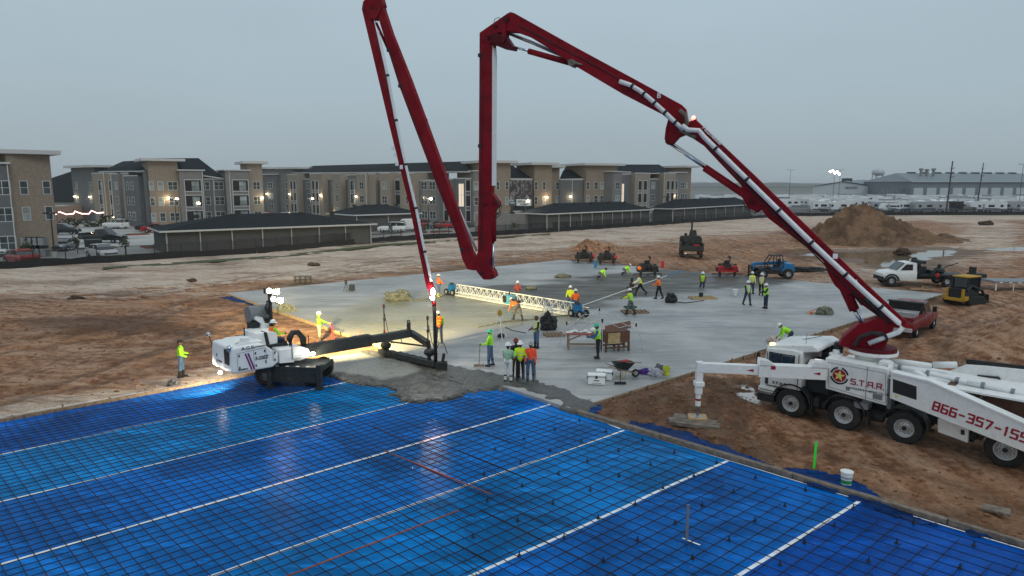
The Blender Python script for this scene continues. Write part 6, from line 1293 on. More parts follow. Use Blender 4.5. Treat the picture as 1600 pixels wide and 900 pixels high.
def sq(px, py, y): return SP_.l(px, py, y)
# rear lamp, front lamp
def lamp_local(px, py, y, r, e, aim, spot=120, col=(1, .86, .58)):
    q = sq(px, py, y); m = MB(SMx); m.ell((q[0], y, q[1]), (r, r, r), 10, 7); obj('work_lamp', m, head_em, scr, smooth=True)
    l = bpy.data.lights.new('work_light', 'SPOT'); l.energy = e; l.color = col; l.spot_size = R(spot); l.spot_blend = .6; l.shadow_soft_size = .12
    o = bpy.data.objects.new('work_light', l); COL.objects.link(o); o.parent = scr; p = SMx @ Vector((q[0], y, q[1])); a = Vector(aim); d = (a - p).normalized()
    Mx = d.to_track_quat('-Z', 'Y').to_matrix().to_4x4(); Mx.translation = p + d * (r + .06); o.matrix_local = WM[scr.name].inverted() @ Mx
lamp_local(344, 582, 1.0, .075, 700, (*G(300, 600), 0), 130)
lamp_local(489, 553, -.26, .085, 70, (*G(560, 575), 0), 130)
# cab deck, seat, operator platform, hose
ss('deck_housing', [(432, 545), (470, 541), (482, 545), (488, 556), (470, 563), (436, 567)], .25, 1.3, M_['whitec']); ss('deck_side', [(436, 547), (460, 544), (460, 566), (437, 568)], .1, .3, M_['whitec'])
m = MB(SMx); q = sq(470, 557, .0); m.box(q[0] - .35, q[0] + .3, -.02, .3, q[1] - .04, q[1] + .02); obj('step', m, M_['white'], scr)
m = MB(SMx); q = sq(457, 560, .2); m.tube([(q[0] - .05, .1, q[1]), (q[0] - .05, .1, q[1] + 1.05), (q[0] + .1, .15, q[1] + 1.15)], .03, 6); q = sq(477, 545, .4); m.tube([(q[0], .3, q[1] - .1), (q[0], .3, q[1] + .55), (q[0] + .12, .3, q[1] + .6), (q[0] + .12, .3, q[1] - .1)], .022, 6); obj('grab_rail', m, M_['black'], scr)
m = MB(SMx); q = sq(466, 536, .6); m.tube([(q[0] - .35, .6, q[1] - .25), (q[0] - .4, .6, q[1] + .25), (q[0] - .25, .6, q[1] + .5), (q[0], .6, q[1] + .48), (q[0] + .22, .6, q[1] + .2), (q[0] + .26, .6, q[1] - .4)], .13, 12); obj('corrugated_hose', m, M_['black'], scr, smooth=True)
m = MB(SMx); q = sq(425, 532, .9); m.box(q[0] - .18, q[0] + .45, .65, 1.25, q[1] - .28, q[1] - .12); m.xz([(q[0] - .32, q[1] - .2), (q[0] - .16, q[1] - .25), (q[0] - .28, q[1] + .45), (q[0] - .42, q[1] + .42)], .68, 1.22); obj('seat', m, M_['black'], scr, bev=.05)
seat_at = (q[0], q[1] - .1)
m = MB(SMx); q = sq(450, 541, .7); m.box(q[0] - .35, q[0] + .25, .5, 1.1, q[1] - .15, q[1] + .02); m.cyl((q[0] - .1, .8, q[1]), (q[0] - .18, .8, q[1] + .18), .16, n=14)
for i in range(4): m.cyl((q[0] - .2 + i * .1, .6, q[1]), (q[0] - .2 + i * .1, .58, q[1] + .14), .015, n=5)
obj('control_console', m, M_['machine'], scr)
# tank and engine on the far side
q = sq(400, 490, 2.2); m = MB(SMx); m.cyl((q[0] - .35, 2.25, q[1]), (q[0] + .5, 2.25, q[1]), .36, n=20); obj('fuel_tank', m, M_['grey'], scr, sharp=40)
m = MB(SMx); q2 = sq(412, 505, 2.0); m.box(q2[0] - .55, q2[0] + .35, 1.9, 2.5, q2[1] - .55, q2[1] + .12); obj('generator', m, M_['machine'], scr)
m = MB(SMx); m.xz(SP_.ls([(400, 494), (410, 496), (414, 505), (424, 506), (424, 520), (406, 521), (408, 506), (398, 499)], 1.8), 1.75, 2.1); obj('generator_cover', m, M_['whitec'], scr, bev=.03)
m = MB(SMx); q3 = sq(407, 523, 1.8); m.box(q3[0] - .9, q3[0] + .6, 1.6, 2.4, q3[1] - .12, q3[1]); m.tube([(q3[0] - .75, 1.7, q3[1] - .2), (q3[0] - .75, 1.7, q3[1] + .45)], .03, 6); m.box(q3[0] - .6, q3[0] - .3, 1.55, 1.6, q3[1] - .1, q3[1] + .1); obj('rear_frame', m, M_['black'], scr)
# lamp mast
q0 = sq(425, 530, 1.6); q1 = sq(422, 455, 1.6); m = MB(SMx); m.box(q0[0] - .06, q0[0] + .06, 1.54, 1.66, q0[1] - .4, q1[1]); m.box(q1[0] - .25, q1[0] + .35, 1.57, 1.63, q1[1] - .03, q1[1] + .04); m.box(q1[0] - .05, q1[0] + .4, 1.57, 1.63, q1[1] - .38, q1[1] - .32); obj('mast', m, M_['black'], scr)
m = MB(SMx); m.tube([(q1[0] - .15, 1.6, q1[1] - .4), (q1[0] - .2, 1.6, q1[1] - .7), (q1[0] - .15, 1.6, q1[1] - 1.0)], .09, 7, rs=[.05, .1, .05]); obj('cover_cloth', m, M_['blackcloth'], scr)
for px, py, e in ((418, 454, 250), (431, 456, 450), (425, 467, 450), (437, 470, 900)):
    q = sq(px, py, 1.5); m = MB(SMx); m.box(q[0] - .13, q[0] + .13, 1.42, 1.62, q[1] - .12, q[1] + .12); m2 = obj('lamp_housing', m, M_['black'], scr)
    m = MB(SMx); m.ell((q[0] + .02, 1.40, q[1]), (.105, .05, .105), 12, 8); obj('work_lamp', m, lamp_em, scr)
    l = bpy.data.lights.new('work_light', 'SPOT'); l.energy = e * 15; l.color = (1, .80, .38); l.spot_size = R(92); l.spot_blend = .7; l.shadow_soft_size = .12
    o = bpy.data.objects.new('work_light', l); COL.objects.link(o); o.parent = scr; p = SMx @ Vector((q[0] + .25, 1.3, q[1])); d = (Vector((*G(565, 500), 0)) - p).normalized(); Mx = d.to_track_quat('-Z', 'Y').to_matrix().to_4x4(); Mx.translation = p; o.matrix_local = WM[scr.name].inverted() @ Mx
# undercarriage, roughly square to the blue sheet
uc = G(452, 600, 0); UM = frame(uc[0], uc[1] + .35, 0, R(-6))
m = MB(UM); m.box(-1.15, 1.35, -.35, 1.5, .45, .68); m.cyl((-.2, .6, .65), (-.2, .6, .95), .55, n=24); obj('undercarriage', m, M_['machine'], scr, bev=.02)
m = MB(UM); m.box(-.75, 1.55, -.52, -.38, .12, .80); m.box(-.6, 1.4, -.38, .2, .70, .78); obj('stabiliser_beam', m, M_['machine'], scr, bev=.02)
for x in (-.72, 1.48): m = MB(UM); m.box(x - .10, x + .10, -.66, -.48, -.10, .95); m.box(x - .17, x + .17, -.74, -.4, -.12, -.06); obj('stabiliser_leg', m, M_['machine'], scr, bev=.015)
for x, y in ((-1.15, -.05), (.95, -.05), (-1.55, 1.35), (.85, 1.5)):
    Mw = UM @ Matrix.Translation((x, y, .30)) @ Matrix.Rotation(R(180), 4, 'Z'); wheel(scr, Mw, .42, .3, .55, n=24, rm='grey')
    m = MB(Mw)
    for k in range(24): m.box(-.03, .03, -.14, .14, .41, .45, None, Matrix.Rotation(k * math.pi / 12, 4, 'Y'))
    obj('tread', m, M_['rubber'], scr)
for i in range(5): m = MB(UM); m.box(-.5 + i * .45, -.38 + i * .45, -.45, -.35, .79, .81); obj('reflector', m, M_['whitec'], scr)
# telescopic boom
ba, bb = SMx @ Vector((sq(488, 546, .6)[0] - .9, .6, sq(488, 546, .6)[1])), D(642, 520, 32.6); BZd = (bb - ba); bm_ = ba.lerp(bb, .62)
m = MB(); m.bar(ba, bm_, .46, .52); obj('telescopic_boom', m, M_['machine'], scr, bev=.015)
m = MB(); m.bar(bm_ - BZd * .02, bb, .34, .36); obj('boom_extension', m, M_['machine'], scr, bev=.015)
m = MB(); m.bar(bm_ - BZd * .03, bm_ + BZd * .01, .48, .50); m.bar(ba + BZd * .2 + Vector((0, -.2, .25)), bm_ + Vector((0, -.2, .25)), .05); obj('boom_collar', m, M_['black'], scr)
m = MB(); m.cyl(bb + Vector((-.1, 0, .1)), bb + Vector((-.1, 0, .48)), .1, n=12); m.lathe([(.06, -.015), (.09, 0), (.06, .015), (.03, 0), (.06, -.015)], bb + Vector((-.1, 0, .56)), (0, 1, 0), 14); obj('lifting_eye', m, M_['black'], scr)
# screed head
ha, hb = Vector((*G(594, 552, .1), .12)), Vector((*G(690, 575, .1), .12)); hd = (hb - ha).normalized(); hm = ha.lerp(hb, .5)
hc = ha.lerp(hb, .8)
m = MB(); m.bar(bb, Vector((hc.x, hc.y, bb.z - .22)), .26, .26); m.bar(bb + Vector((0, 0, -.1)), bb - hd * .6 + Vector((0, 0, -.2)), .18); obj('head_carrier', m, M_['machine'], scr, bev=.012)
m = MB(); m.bar(ha + Vector((0, 0, .1)), hb + Vector((0, 0, .1)), .30, .26); obj('screed_head', m, M_['machine'], scr, bev=.015)
m = MB(); nn = Vector((-hd.y, hd.x, 0)); m.bar(ha + nn * .35 + Vector((0, 0, .05)), hb + nn * .35 + Vector((0, 0, .05)), .08, .18); m.cyl(ha + nn * .22 + Vector((0, 0, .02)), hb + nn * .22 + Vector((0, 0, .02)), .09, n=10)
for i in range(9): c = ha.lerp(hb, .06 + i * .11); m.bar(c + Vector((0, 0, .24)), c + nn * .35 + Vector((0, 0, .16)), .05)
obj('auger_rail', m, M_['black'], scr)
m = MB()
for f_, hh in ((.1, .75), (.82, 1.0)): c = ha.lerp(hb, f_); m.bar(c + Vector((0, 0, .2)), c + Vector((0, 0, hh)), .12); m.ell(c + Vector((0, 0, hh * .6)), (.28, .16, .2), 10, 6)
c1, c2 = ha.lerp(hb, .1) + Vector((0, 0, .7)), ha.lerp(hb, .82) + Vector((0, 0, .9)); m.bar(c1 + nn * -.1, c2 + nn * -.1, .07); obj('head_bracket', m, M_['black'], scr)
for f_, zt in ((.085, 2.35), (.80, 2.15)):
    c = ha.lerp(hb, f_); m = MB(); m.cyl(c, c + Vector((0, 0, zt * .5)), .055, n=8); m.cyl(c + Vector((0, 0, zt * .5)), c + Vector((0, 0, zt)), .03, n=8); m.cyl(c + Vector((0, 0, zt * .72)), c + Vector((0, 0, zt * .78)), .06, n=8); ms = obj('laser_mast', m, M_['black'], scr)
    m = MB(); m.cyl(c + Vector((0, 0, zt)), c + Vector((0, 0, zt + .16)), .06, n=10); m.cyl(c + Vector((0, 0, zt + .16)), c + Vector((0, 0, zt + .2)), .03, n=8, m=1); obj('laser_receiver', m, [M_['black'], M_['decal_red']], ms)
    m = MB(); m.tube([c + Vector((.02, 0, zt * .9)), c + Vector((.2, -.1, zt * .5)), c + Vector((.45, -.05, .5))], .018, 5); m.tube([c + Vector((.3, 0, .5)), c + Vector((.5, 0, 1.0)), c + Vector((.75, 0, 1.0)), c + Vector((.9, 0, .5))], .02, 5); obj('hydraulic_hose', m, M_['black'], scr, smooth=True)
m = MB(); m.bar(hb + hd * .0, hb + hd * .18 + Vector((0, 0, .7)), .1); m.box(hb.x - .2, hb.x + .25, hb.y - .15, hb.y + .15, .02, .4); obj('end_plate', m, M_['black'], scr)
# ---------------------------------------------------------------- people
PM_ = {}
def pmat(n, c, r=.75, **k):
    if n not in PM_: PM_[n] = mat(n, c, r, vary=.12, scale=14, **k)
    return PM_[n]
CL = dict(lime=(.34, .80, .03), yellow=(.62, .72, .03), orange=(.88, .17, .03), ored=(.85, .09, .035), jeans=(.07, .12, .20), djeans=(.03, .045, .085), black=(.015, .015, .018), grey=(.12, .12, .115), brown=(.12, .055, .035), white=(.6, .62, .6),
          bluesh=(.03, .10, .25), skin=(.32, .17, .11), skind=(.14, .07, .045), hatw=(.72, .73, .73), hatg=(.28, .3, .3), hatgr=(.06, .5, .3), hatbr=(.16, .04, .02), boot=(.04, .032, .026), bootb=(.016, .016, .017), booty=(.55, .5, .12), green2=(.30, .46, .33), green3=(.09, .26, .015), green4=(.10, .16, .11), silver=(.5, .52, .5), mred=(.22, .04, .035), hair=(.015, .012, .01), glove=(.03, .03, .035), eye=(.01, .01, .01), navy=(.02, .03, .07))
def cm(n): return pmat('cloth_' + n if n not in ('skin', 'skind') else n, CL[n])
bulk = 1.13
def remesh(name, caps, vox, mats, M, par, regions, smooth=True):
    """one continuous skin over the tapered limbs in caps: (p0, p1, r0, r1, region)"""
    mb = MB()
    if name == 'body': caps = [(a, b, r0 * bulk if rg in (0, 1, 2, 4) else r0, r1 * bulk if rg in (0, 1, 2, 4) else r1, rg) for a, b, r0, r1, rg in caps]
    else: caps = [(a, b, r0 * 1.1, r1 * 1.1, rg) for a, b, r0, r1, rg in caps]
    for p0, p1, r0, r1, rg in caps:
        p0, p1 = Vector(p0), Vector(p1); mb.ell(p0, r0, 10, 7); 
        if (p1 - p0).length > 1e-4: mb.ell(p1, r1, 10, 7); mb.cyl(p0, p1, r0, r1, 12)
    me = bpy.data.meshes.new(name); me.from_pydata(mb.v, [], mb.f); me.update(); o = bpy.data.objects.new(name, me); COL.objects.link(o)
    r = o.modifiers.new('r', 'REMESH'); r.mode = 'VOXEL'; r.voxel_size = vox; s = o.modifiers.new('s', 'SMOOTH'); s.factor = .5; s.iterations = 2
    new = bpy.data.meshes.new_from_object(o.evaluated_get(bpy.context.evaluated_depsgraph_get())); bpy.data.objects.remove(o); bpy.data.meshes.remove(me)
    n = len(new.vertices); co = np.empty(n * 3); new.vertices.foreach_get('co', co); co = co.reshape(-1, 3)
    fc = np.empty(len(new.polygons) * 3); new.polygons.foreach_get('center', fc); fc = fc.reshape(-1, 3)
    best = np.full(len(fc), 1e9); lab = np.zeros(len(fc), int)
    for p0, p1, r0, r1, rg in caps:
        a = np.array(p0); e = np.array(p1) - a; L2 = max((e * e).sum(), 1e-9); t_ = np.clip(((fc - a) @ e) / L2, 0, 1); d = np.linalg.norm(fc - a - t_[:, None] * e, axis=1) - (r0 + (r1 - r0) * t_)
        rr = np.array([rg] * len(fc)) if not callable(rg) else rg(t_, fc); k = d < best - 1e-4; lab[k] = rr[k]; best[k] = d[k]
    new.materials.clear()
    for m in mats: new.materials.append(m)
    new.polygons.foreach_set('material_index', lab); new.polygons.foreach_set('use_smooth', [True] * len(new.polygons)); new.transform(WM[par.name].inverted() @ M); new.name = name
    o = bpy.data.objects.new(name, new); COL.objects.link(o); o.parent = par; WM[o.name] = WM[par.name]; return o
def person(label, M, shirt='lime', legs='jeans', boots='boot', hat='hatw', skin='skin', vest=None, lean=0, lf=(0, 0), rf=(0, 0), la=(8, 12), ra=(8, 12), lo=10, ro=10, sit=False, kneel=False, twist=0, look=0, sleeve=None, scale=1.0, detail=1, gloves=None, headturn=0, hood=False, tall=False, shortboot=False):
    """angles in degrees: thigh/knee (lf, rf), upper arm forward/elbow bend (la, ra), arm spread (lo, ro)"""
    th = thing('person', label, 'person', M); mats = [cm(shirt), cm(legs), cm(boots), cm(skin), cm(sleeve or shirt), cm(gloves or skin), cm('eye'), cm('hair')]
    S, LG, BO, SK, SV, GL, EY, HR = range(8)
    def legj(a, k, s):
        a, b = R(a), R(a - k); hip = Vector((s * .095, 0, 0)); kn = hip + Vector((s * .03, math.sin(a) * .43, -math.cos(a) * .43)); an = kn + Vector((s * .01, math.sin(b) * .42, -math.cos(b) * .42)); return hip, kn, an, b
    L, Rr = legj(*lf, -1), legj(*rf, 1); lows = []
    foot = []
    for hip, kn, an, b in (L, Rr):
        fa = min(0, b) * .9 if not kneel else b; fd = Vector((0, math.cos(fa), math.sin(fa))); heel = an + Vector((0, 0, -.055)) - fd * .05 if b > -1.0 else an; toe = heel + fd * .20 if b > -1.0 else an + Vector((0, -.03, -.16)); foot.append((heel, toe)); lows += [heel.z - .04, toe.z - .035, kn.z - .07]
    z0 = -min(lows); up = Vector((0, 0, z0))
    ln = R(lean); td = Vector((0, math.sin(ln), math.cos(ln))); fw = Vector((0, math.cos(ln), -math.sin(ln))); hipc = up
    rt = Vector((math.cos(R(twist)), math.sin(R(twist)), 0)); fw = (fw + Vector((-math.sin(R(twist)), 0, 0))).normalized()
    chest = hipc + td * .36; neck = hipc + td * .50; hd = Vector((0, math.sin(ln * .7 + R(look)), math.cos(ln * .7 + R(look)))); head = neck + hd * .165
    hr_ = R(headturn); hf = Vector((-math.sin(hr_), math.cos(hr_), 0)); hf = (hf - hd * hf.dot(hd)).normalized(); hs = hf.cross(hd)
    caps = [(hipc + Vector((-.05, 0, .0)), hipc + Vector((.05, 0, .0)), .125, .125, LG), (hipc + td * .08, hipc + td * .22, .128, .13, S), (hipc + td * .22 - rt * .045, chest - rt * .07, .115, .115, S), (hipc + td * .22 + rt * .045, chest + rt * .07, .115, .115, S), (chest - rt * .15 + td * .075, chest + rt * .15 + td * .075, .065, .065, S), (chest + td * .08, neck, .07, .055, S), (neck, head - hd * .03, .052, .052, SK if not hood else S),
            (head - hd * .02, head + hd * .035, .082, .092, SK), (head - hd * .07 + hf * .025, head - hd * .03 + hf * .03, .05, .06, SK), (head - hd * .01 + hf * .08, head - hd * .035 + hf * .10, .012, .018, SK)]
    if detail:
        for s in (-1, 1): caps += [(head + hs * s * .085 - hd * .02, head + hs * s * .09 + hd * .01, .014, .018, SK), (head + hf * .083 + hs * s * .032 + hd * .012, head + hf * .083 + hs * s * .032 + hd * .012, .013, .013, EY)]
        caps += [(head + hf * .074 - hd * .068 - hs * .018, head + hf * .074 - hd * .068 + hs * .018, .009, .009, 5 if gloves is None and False else HR)]
    caps += [(head - hf * .03 + hd * .02, head - hf * .045 - hd * .04, .085, .06, HR if not hood else S)]
    bz = .42 if not shortboot else .8
    for (hip, kn, an, b), (heel, toe) in zip((L, Rr), foot):
        hip, kn, an, heel, toe = hip + up, kn + up, an + up, heel + up, toe + up; s = kn.lerp(an, .35 if not shortboot else .8)
        caps += [(hip, kn, .098, .066, LG), (kn, an, .066, .046 if not tall else .055, LG), (s, an, .064 if not shortboot else .055, .052, BO), (heel, toe, .046, .040, BO), (an, heel, .048, .048, BO)]
        if legs in ('jeans', 'djeans', 'grey', 'white', 'black'): caps.append((kn, s, .070, .070, LG))
    hands = []
    for s, (a, e), o_ in ((-1, la, lo), (1, ra, ro)):
        sh = chest + rt * s * .185 + td * .07; A = R(a) ; u = Vector((math.sin(R(abs(o_))) * (1 if o_ > 0 else -1) * s, math.sin(A), -math.cos(A))).normalized(); el = sh + u * .29
        f = Vector((-s * .18 * min(1, e / 60) if o_ < 30 else s * .1, math.sin(A + R(e)), -math.cos(A + R(e)))).normalized(); wr = el + f * .25; caps += [(sh, el, .062, .046, SV), (el, wr, .046, .033, SV)]
        pc = wr + f * .075; fing = f.lerp(Vector((-s, 0, 0)), .15).normalized(); sd_ = Vector((0, 1, 0)) if abs(f.y) < .6 else Vector((0, 0, 1)); sd_ = (sd_ - f * sd_.dot(f)).normalized()
        caps += [(wr, pc, .030, .036, GL), (wr + f * .03 + sd_ * .02, wr + f * .03 + sd_ * .02, .026, .026, GL)]
        if detail:
            for q, ln_ in ((-.027, .058), (-.009, .072), (.009, .068), (.027, .056)): k0 = pc + sd_ * q + f * .02; k1 = k0 + f * ln_ * .55; k2 = k1 + (f + Vector((-s, 0, 0)) * .8).normalized() * ln_ * .55; caps += [(k0, k1, .0115, .0105, GL), (k1, k2, .0105, .0095, GL)]
            caps += [(wr + f * .03 + sd_ * .03, wr + f * .075 + sd_ * .062, .0135, .011, GL)]
        hands.append(M @ Matrix.Scale(scale, 4) @ (pc + f * .03))
    MS = M @ Matrix.Scale(scale, 4)
    b = remesh('body', caps, .0125 if detail else .018, mats, MS, th, None)
    if vest:
        pat = lambda base: (lambda t_, fc: np.where((t_ > .55) & (t_ < .72), 1, base))
        vc = [(hipc + td * .03, hipc + td * .22, .150, .147, pat(0)), (hipc + td * .20 - rt * .045, chest - rt * .07, .132, .132, pat(0)), (hipc + td * .20 + rt * .045, chest + rt * .07, .132, .132, pat(0)), (chest - rt * .11 + td * .085, chest + rt * .11 + td * .085, .076, .076, 0)]
        for s in (-1, 1): vc.append((chest + rt * s * .075 + td * .1 + fw * .065, hipc + td * .1 + rt * s * .075 + fw * .085, .072, .072, lambda t_, fc: np.full(len(fc), 1)))
        if vest[1] == 'plain': vc = vc[:4]
        remesh('safety_vest', vc, .016, [cm(vest[0]), cm('silver' if vest[0] != 'orange' else 'yellow')], MS, th, None)
    if hat and hat.startswith('hat'):
        Th = Matrix((hs, hf, hd)).transposed().to_4x4(); Th.translation = head + hd * .045; h = MB(MS @ Th)
        pr = [(0, .125), (.04, .122), (.08, .10), (.105, .065), (.115, .02), (.118, .0)]; n = 20; vs = []
        for r_, z in pr: vs += [(r_ * math.cos(a) * .92, r_ * math.sin(a) * 1.08, z) for a in [2 * math.pi * i / n for i in range(n)]]
        vs += [((.118 + (.035 if not (hat == 'hatcap') else .0)) * math.cos(a) * .95, .118 * math.sin(a) * 1.08 + (.05 * max(0, math.sin(a))) + .03 * math.sin(a), -.008) for a in [2 * math.pi * i / n for i in range(n)]]
        h.add(vs, [(i * n + j, i * n + (j + 1) % n, (i + 1) * n + (j + 1) % n, (i + 1) * n + j) for i in range(len(pr)) for j in range(n)]); h.cyl((-.0, -.09, .1), (0, .09, .1), .02, n=6); h.add(vs[-n:], [tuple(range(n))]); obj('hard_hat', h, cm(hat), th, smooth=True)
    elif hat:
        Th = Matrix((hs, hf, hd)).transposed().to_4x4(); Th.translation = head + hd * .03; h = MB(MS @ Th); h.ell((0, -.005, .01), (.099, .108, .085), 14, 8); h.box(-.06, .06, .08, .16, .015, .027); obj('cap', h, cm(hat), th, smooth=True)
    return th, hands
def at(px, py, face, z=0.0): x, y = G(px, py, z); return frame(x, y, z, R(face))
def stick(name, label, cat, a, b, r, mt, end=None, group=None):
    m = MB(); m.cyl(a, b, r, n=8)
    if end == 'float': d = (Vector(b) - Vector(a)); s = Vector((d.y, -d.x, 0)).normalized(); b = Vector(b); m.bar(b - s * .8 - Vector((0, 0, .0)), b + s * .8, .16, .04)
    if end == 'shovel': b = Vector(b); m.box(b.x - .11, b.x + .11, b.y - .08, b.y + .05, b.z - .0, b.z + .14)
    if end == 'rake': b = Vector(b); m.box(b.x - .25, b.x + .25, b.y - .03, b.y + .03, b.z, b.z + .1)
    return obj(name, m, mt, label=label, cat=cat, group=group, sharp=40)
# face: heading of the person's front, 0 = away from the camera (+y), 90 = left, -90 = right, 180 = towards the camera
person('man in lime long-sleeve shirt and jeans watching the screed machine from the dirt at left', at(285, 590, -70, -.12), 'lime', 'jeans', 'bootb', 'black', 'skind', la=(10, 70), ra=(5, 60), lf=(4, 3), rf=(-5, 4))
sp = SMx @ Vector((seat_at[0] + .05, .95, seat_at[1] - .42))
person('machine operator in orange vest and white hard hat seated on the screed machine', frame(sp.x, sp.y, sp.z + .0, R(-40)), 'lime', 'djeans', 'bootb', 'hatw', 'skind', ('orange', 'plain'), lf=(80, 80), rf=(80, 80), la=(25, 55), ra=(35, 50), lean=5)
_, h1 = person('worker in bright green hoodie with grey hard hat pointing behind the machine boom', at(500, 536, -75, -.12), 'green3', 'green4', 'boot', 'hatg', 'skin', la=(10, 80), ra=(62, 5), hood=True, headturn=10)
person('worker in orange vest, lime sleeves and jeans standing beside the hanging hose', at(686, 536, 15), 'lime', 'djeans', 'bootb', 'hatw', 'skind', ('orange', 'plain'), la=(5, 15), ra=(5, 25), lf=(5, 4), rf=(-5, 4))
_, h2 = person('worker in plain orange shirt and yellow boots holding the cart handles left of the truss', at(686, 464, -60), 'orange', 'jeans', 'booty', 'hatw', 'skin', la=(25, 40), ra=(25, 40), lf=(8, 4), rf=(-8, 6))
_, h3 = person('worker in orange shirt bending double over the wet concrete edge below the truss', at(809, 501, 40), 'orange', 'grey', 'boot', 'hatw', 'skin', lean=68, lf=(22, 8), rf=(-18, 4), la=(15, 15), ra=(15, 15), look=-5)
_, h4 = person('worker in lime hoodie and green hard hat leaning on a tool left of the huddle', at(766, 572, 75), 'lime', 'jeans', 'bootb', 'hatgr', 'skind', la=(22, 55), ra=(5, 15), hood=True, lf=(4, 3), rf=(-4, 5), tall=True)
stick('come_along', 'long-handled placing tool held upright by the lime-hooded worker', 'hand tool', (h4[0].x, h4[0].y, h4[0].z + .05), (h4[0].x - .05, h4[0].y, .0), .018, M_['wood'], 'rake')
person('bareheaded worker in yellow-green vest over dark shirt and jeans beside the black bag', at(838, 544, 120), 'black', 'jeans', 'bootb', 'brown', 'skind', ('yellow', 's'), la=(12, 75), ra=(8, 60))
_, hw = person('worker in whitish rain suit over green with his back to us, left of the huddle', at(794, 597, -25), 'green2', 'white', 'bootb', 'hatw', 'skind', la=(15, 60), ra=(20, 65), tall=True)
person('worker in dark clothes and rust-red helmet half hidden behind the huddle', at(806, 589, 190), 'black', 'brown', 'bootb', 'hatbr', 'skind', la=(20, 50), ra=(20, 40))
_, h5 = person('worker in lime shirt and white helmet, arms crossed, in the middle of the huddle', at(813, 594, 178), 'lime', 'black', 'bootb', 'hatw', 'skind', ('yellow', 'plain'), la=(25, 80), ra=(22, 75), tall=True)
_, h6 = person('worker in orange-red sweatshirt, dark cap, jeans and black boots right of the huddle', at(829, 595, 172), 'ored', 'jeans', 'bootb', 'hatg', 'skind', la=(5, 22), ra=(5, 35), gloves='glove', tall=True)
stick('shovel', 'shovel standing between the worker in lime and the worker in orange-red', 'shovel', (h5[0].x + .02, h5[0].y, 1.1), (h5[0].x, h5[0].y - .05, .03), .018, M_['steel'], 'shovel')
stick('shovel', 'shovel held by the worker in the orange-red sweatshirt', 'shovel', (h6[0].x, h6[0].y, .85), (h6[0].x + .05, h6[0].y - .08, .0), .018, M_['steel'], 'shovel')
person('worker with green hard hat, lime vest and black trousers standing at the tent table', at(934, 560, 85), 'bluesh', 'black', 'boot', 'hatgr', 'skind', ('lime', 'plain'), lean=8, la=(25, 60), ra=(20, 60))
person('worker in yellow top almost hidden behind the orange one at the truss end', at(891, 486, 160), 'yellow', 'jeans', 'booty', 'hatw', 'skin', la=(25, 40), ra=(25, 40))
_, h7 = person('worker in loose orange shirt and yellow rubber boots at the right end of the truss', at(899, 493, 15), 'orange', 'djeans', 'booty', 'hatw', 'skin', la=(30, 40), ra=(10, 30), lf=(6, 3), rf=(-6, 3), tall=True)
_, h8 = person('worker in lime vest pushing the long float pole in the middle of the slab', at(985, 492, 60), 'yellow', 'grey', 'bootb', 'hatw', 'skind', ('lime', 's'), lf=(18, 8), rf=(-16, 6), la=(40, 40), ra=(45, 35), lean=8)
_, h9 = person('worker in lime vest and white sleeves striding behind the small walk-behind trowel', at(1000, 461, 85), 'white', 'black', 'boot', 'brown', 'skin', ('yellow', 's'), lf=(32, 10), rf=(-28, 18), la=(40, 25), ra=(40, 25), lean=14)
person('worker in orange sweatshirt and black trousers walking on the far slab', at(1029, 467, 60), 'orange', 'black', 'bootb', 'hatw', 'skin', lf=(14, 6), rf=(-16, 8), la=(30, 45), ra=(30, 40), lean=6)
KN_ = dict(lf=(38, 126), rf=(28, 118), lean=64, la=(12, 20), ra=(2, 25), kneel=True)
person('kneeling finisher in lime shirt farthest back near the ride-on trowels', at(975, 430, -75), 'lime', 'grey', 'bootb', 'hatw', 'skin', **KN_)
person('kneeling finisher in plain lime shirt on the pale slab left of the dark area', at(937, 436, -80), 'lime', 'grey', 'bootb', 'hair', 'skind', **KN_)
person('kneeling finisher in lime vest with red sleeves right of the float pole tip', at(1097, 451, 170), 'mred', 'djeans', 'bootb', 'hatw', 'skind', ('lime', 'plain'), lf=(12, 100), rf=(5, 94), lean=14, la=(20, 40), ra=(20, 40), kneel=True)
person('man in yellow vest over white shirt, back left of the group of four', at(1174, 459, 190), 'white', 'djeans', 'bootb', 'hatw', 'skin', ('yellow', 'plain'), la=(5, 15), ra=(8, 50))
person('man in yellow vest and black trousers, back right of the group of four', at(1189, 462, 150), 'brown', 'black', 'bootb', 'hatw', 'skin', ('yellow', 's'), la=(12, 65), ra=(12, 60), lf=(12, 4), rf=(-10, 4))
person('man in open lime vest over black shirt walking, front left of the group of four', at(1167, 477, 200), 'black', 'djeans', 'bootb', 'hatw', 'skin', ('lime', 's'), lf=(16, 6), rf=(-14, 6), la=(-12, 15), ra=(18, 30))
person('man in lime vest and navy trousers gesturing, front right of the group of four', at(1196, 482, 100), 'black', 'navy', 'bootb', 'hatw', 'skin', ('lime', 'plain'), la=(40, 90), ra=(20, 70), lean=4)
q = G(1234, 548, -.12); person('worker in lime sweatshirt bending down behind the pump truck cab', frame(q[0], q[1], -.12, R(75)), 'lime', 'djeans', 'bootb', 'hatw', 'skin', lean=62, lf=(20, 10), rf=(-8, 4), la=(8, 20), ra=(14, 25))
q = TM @ Vector((6.0, 2.9, 0)); person('pump operator with white hard hat and lime vest behind the rear deck', frame(q.x, q.y, .28, R(120)), 'black', 'djeans', 'bootb', 'hatw', 'skind', ('lime', 'plain'), la=(25, 60), ra=(25, 60))
q = D(809, 455, 49.5); person('seated rider in reddish shirt and white hat just behind the truss', frame(q.x, 49.5, .12, R(170)), 'mred', 'grey', 'bootb', 'hatw', 'skin', lf=(80, 80), rf=(80, 80), la=(25, 55), ra=(25, 55))
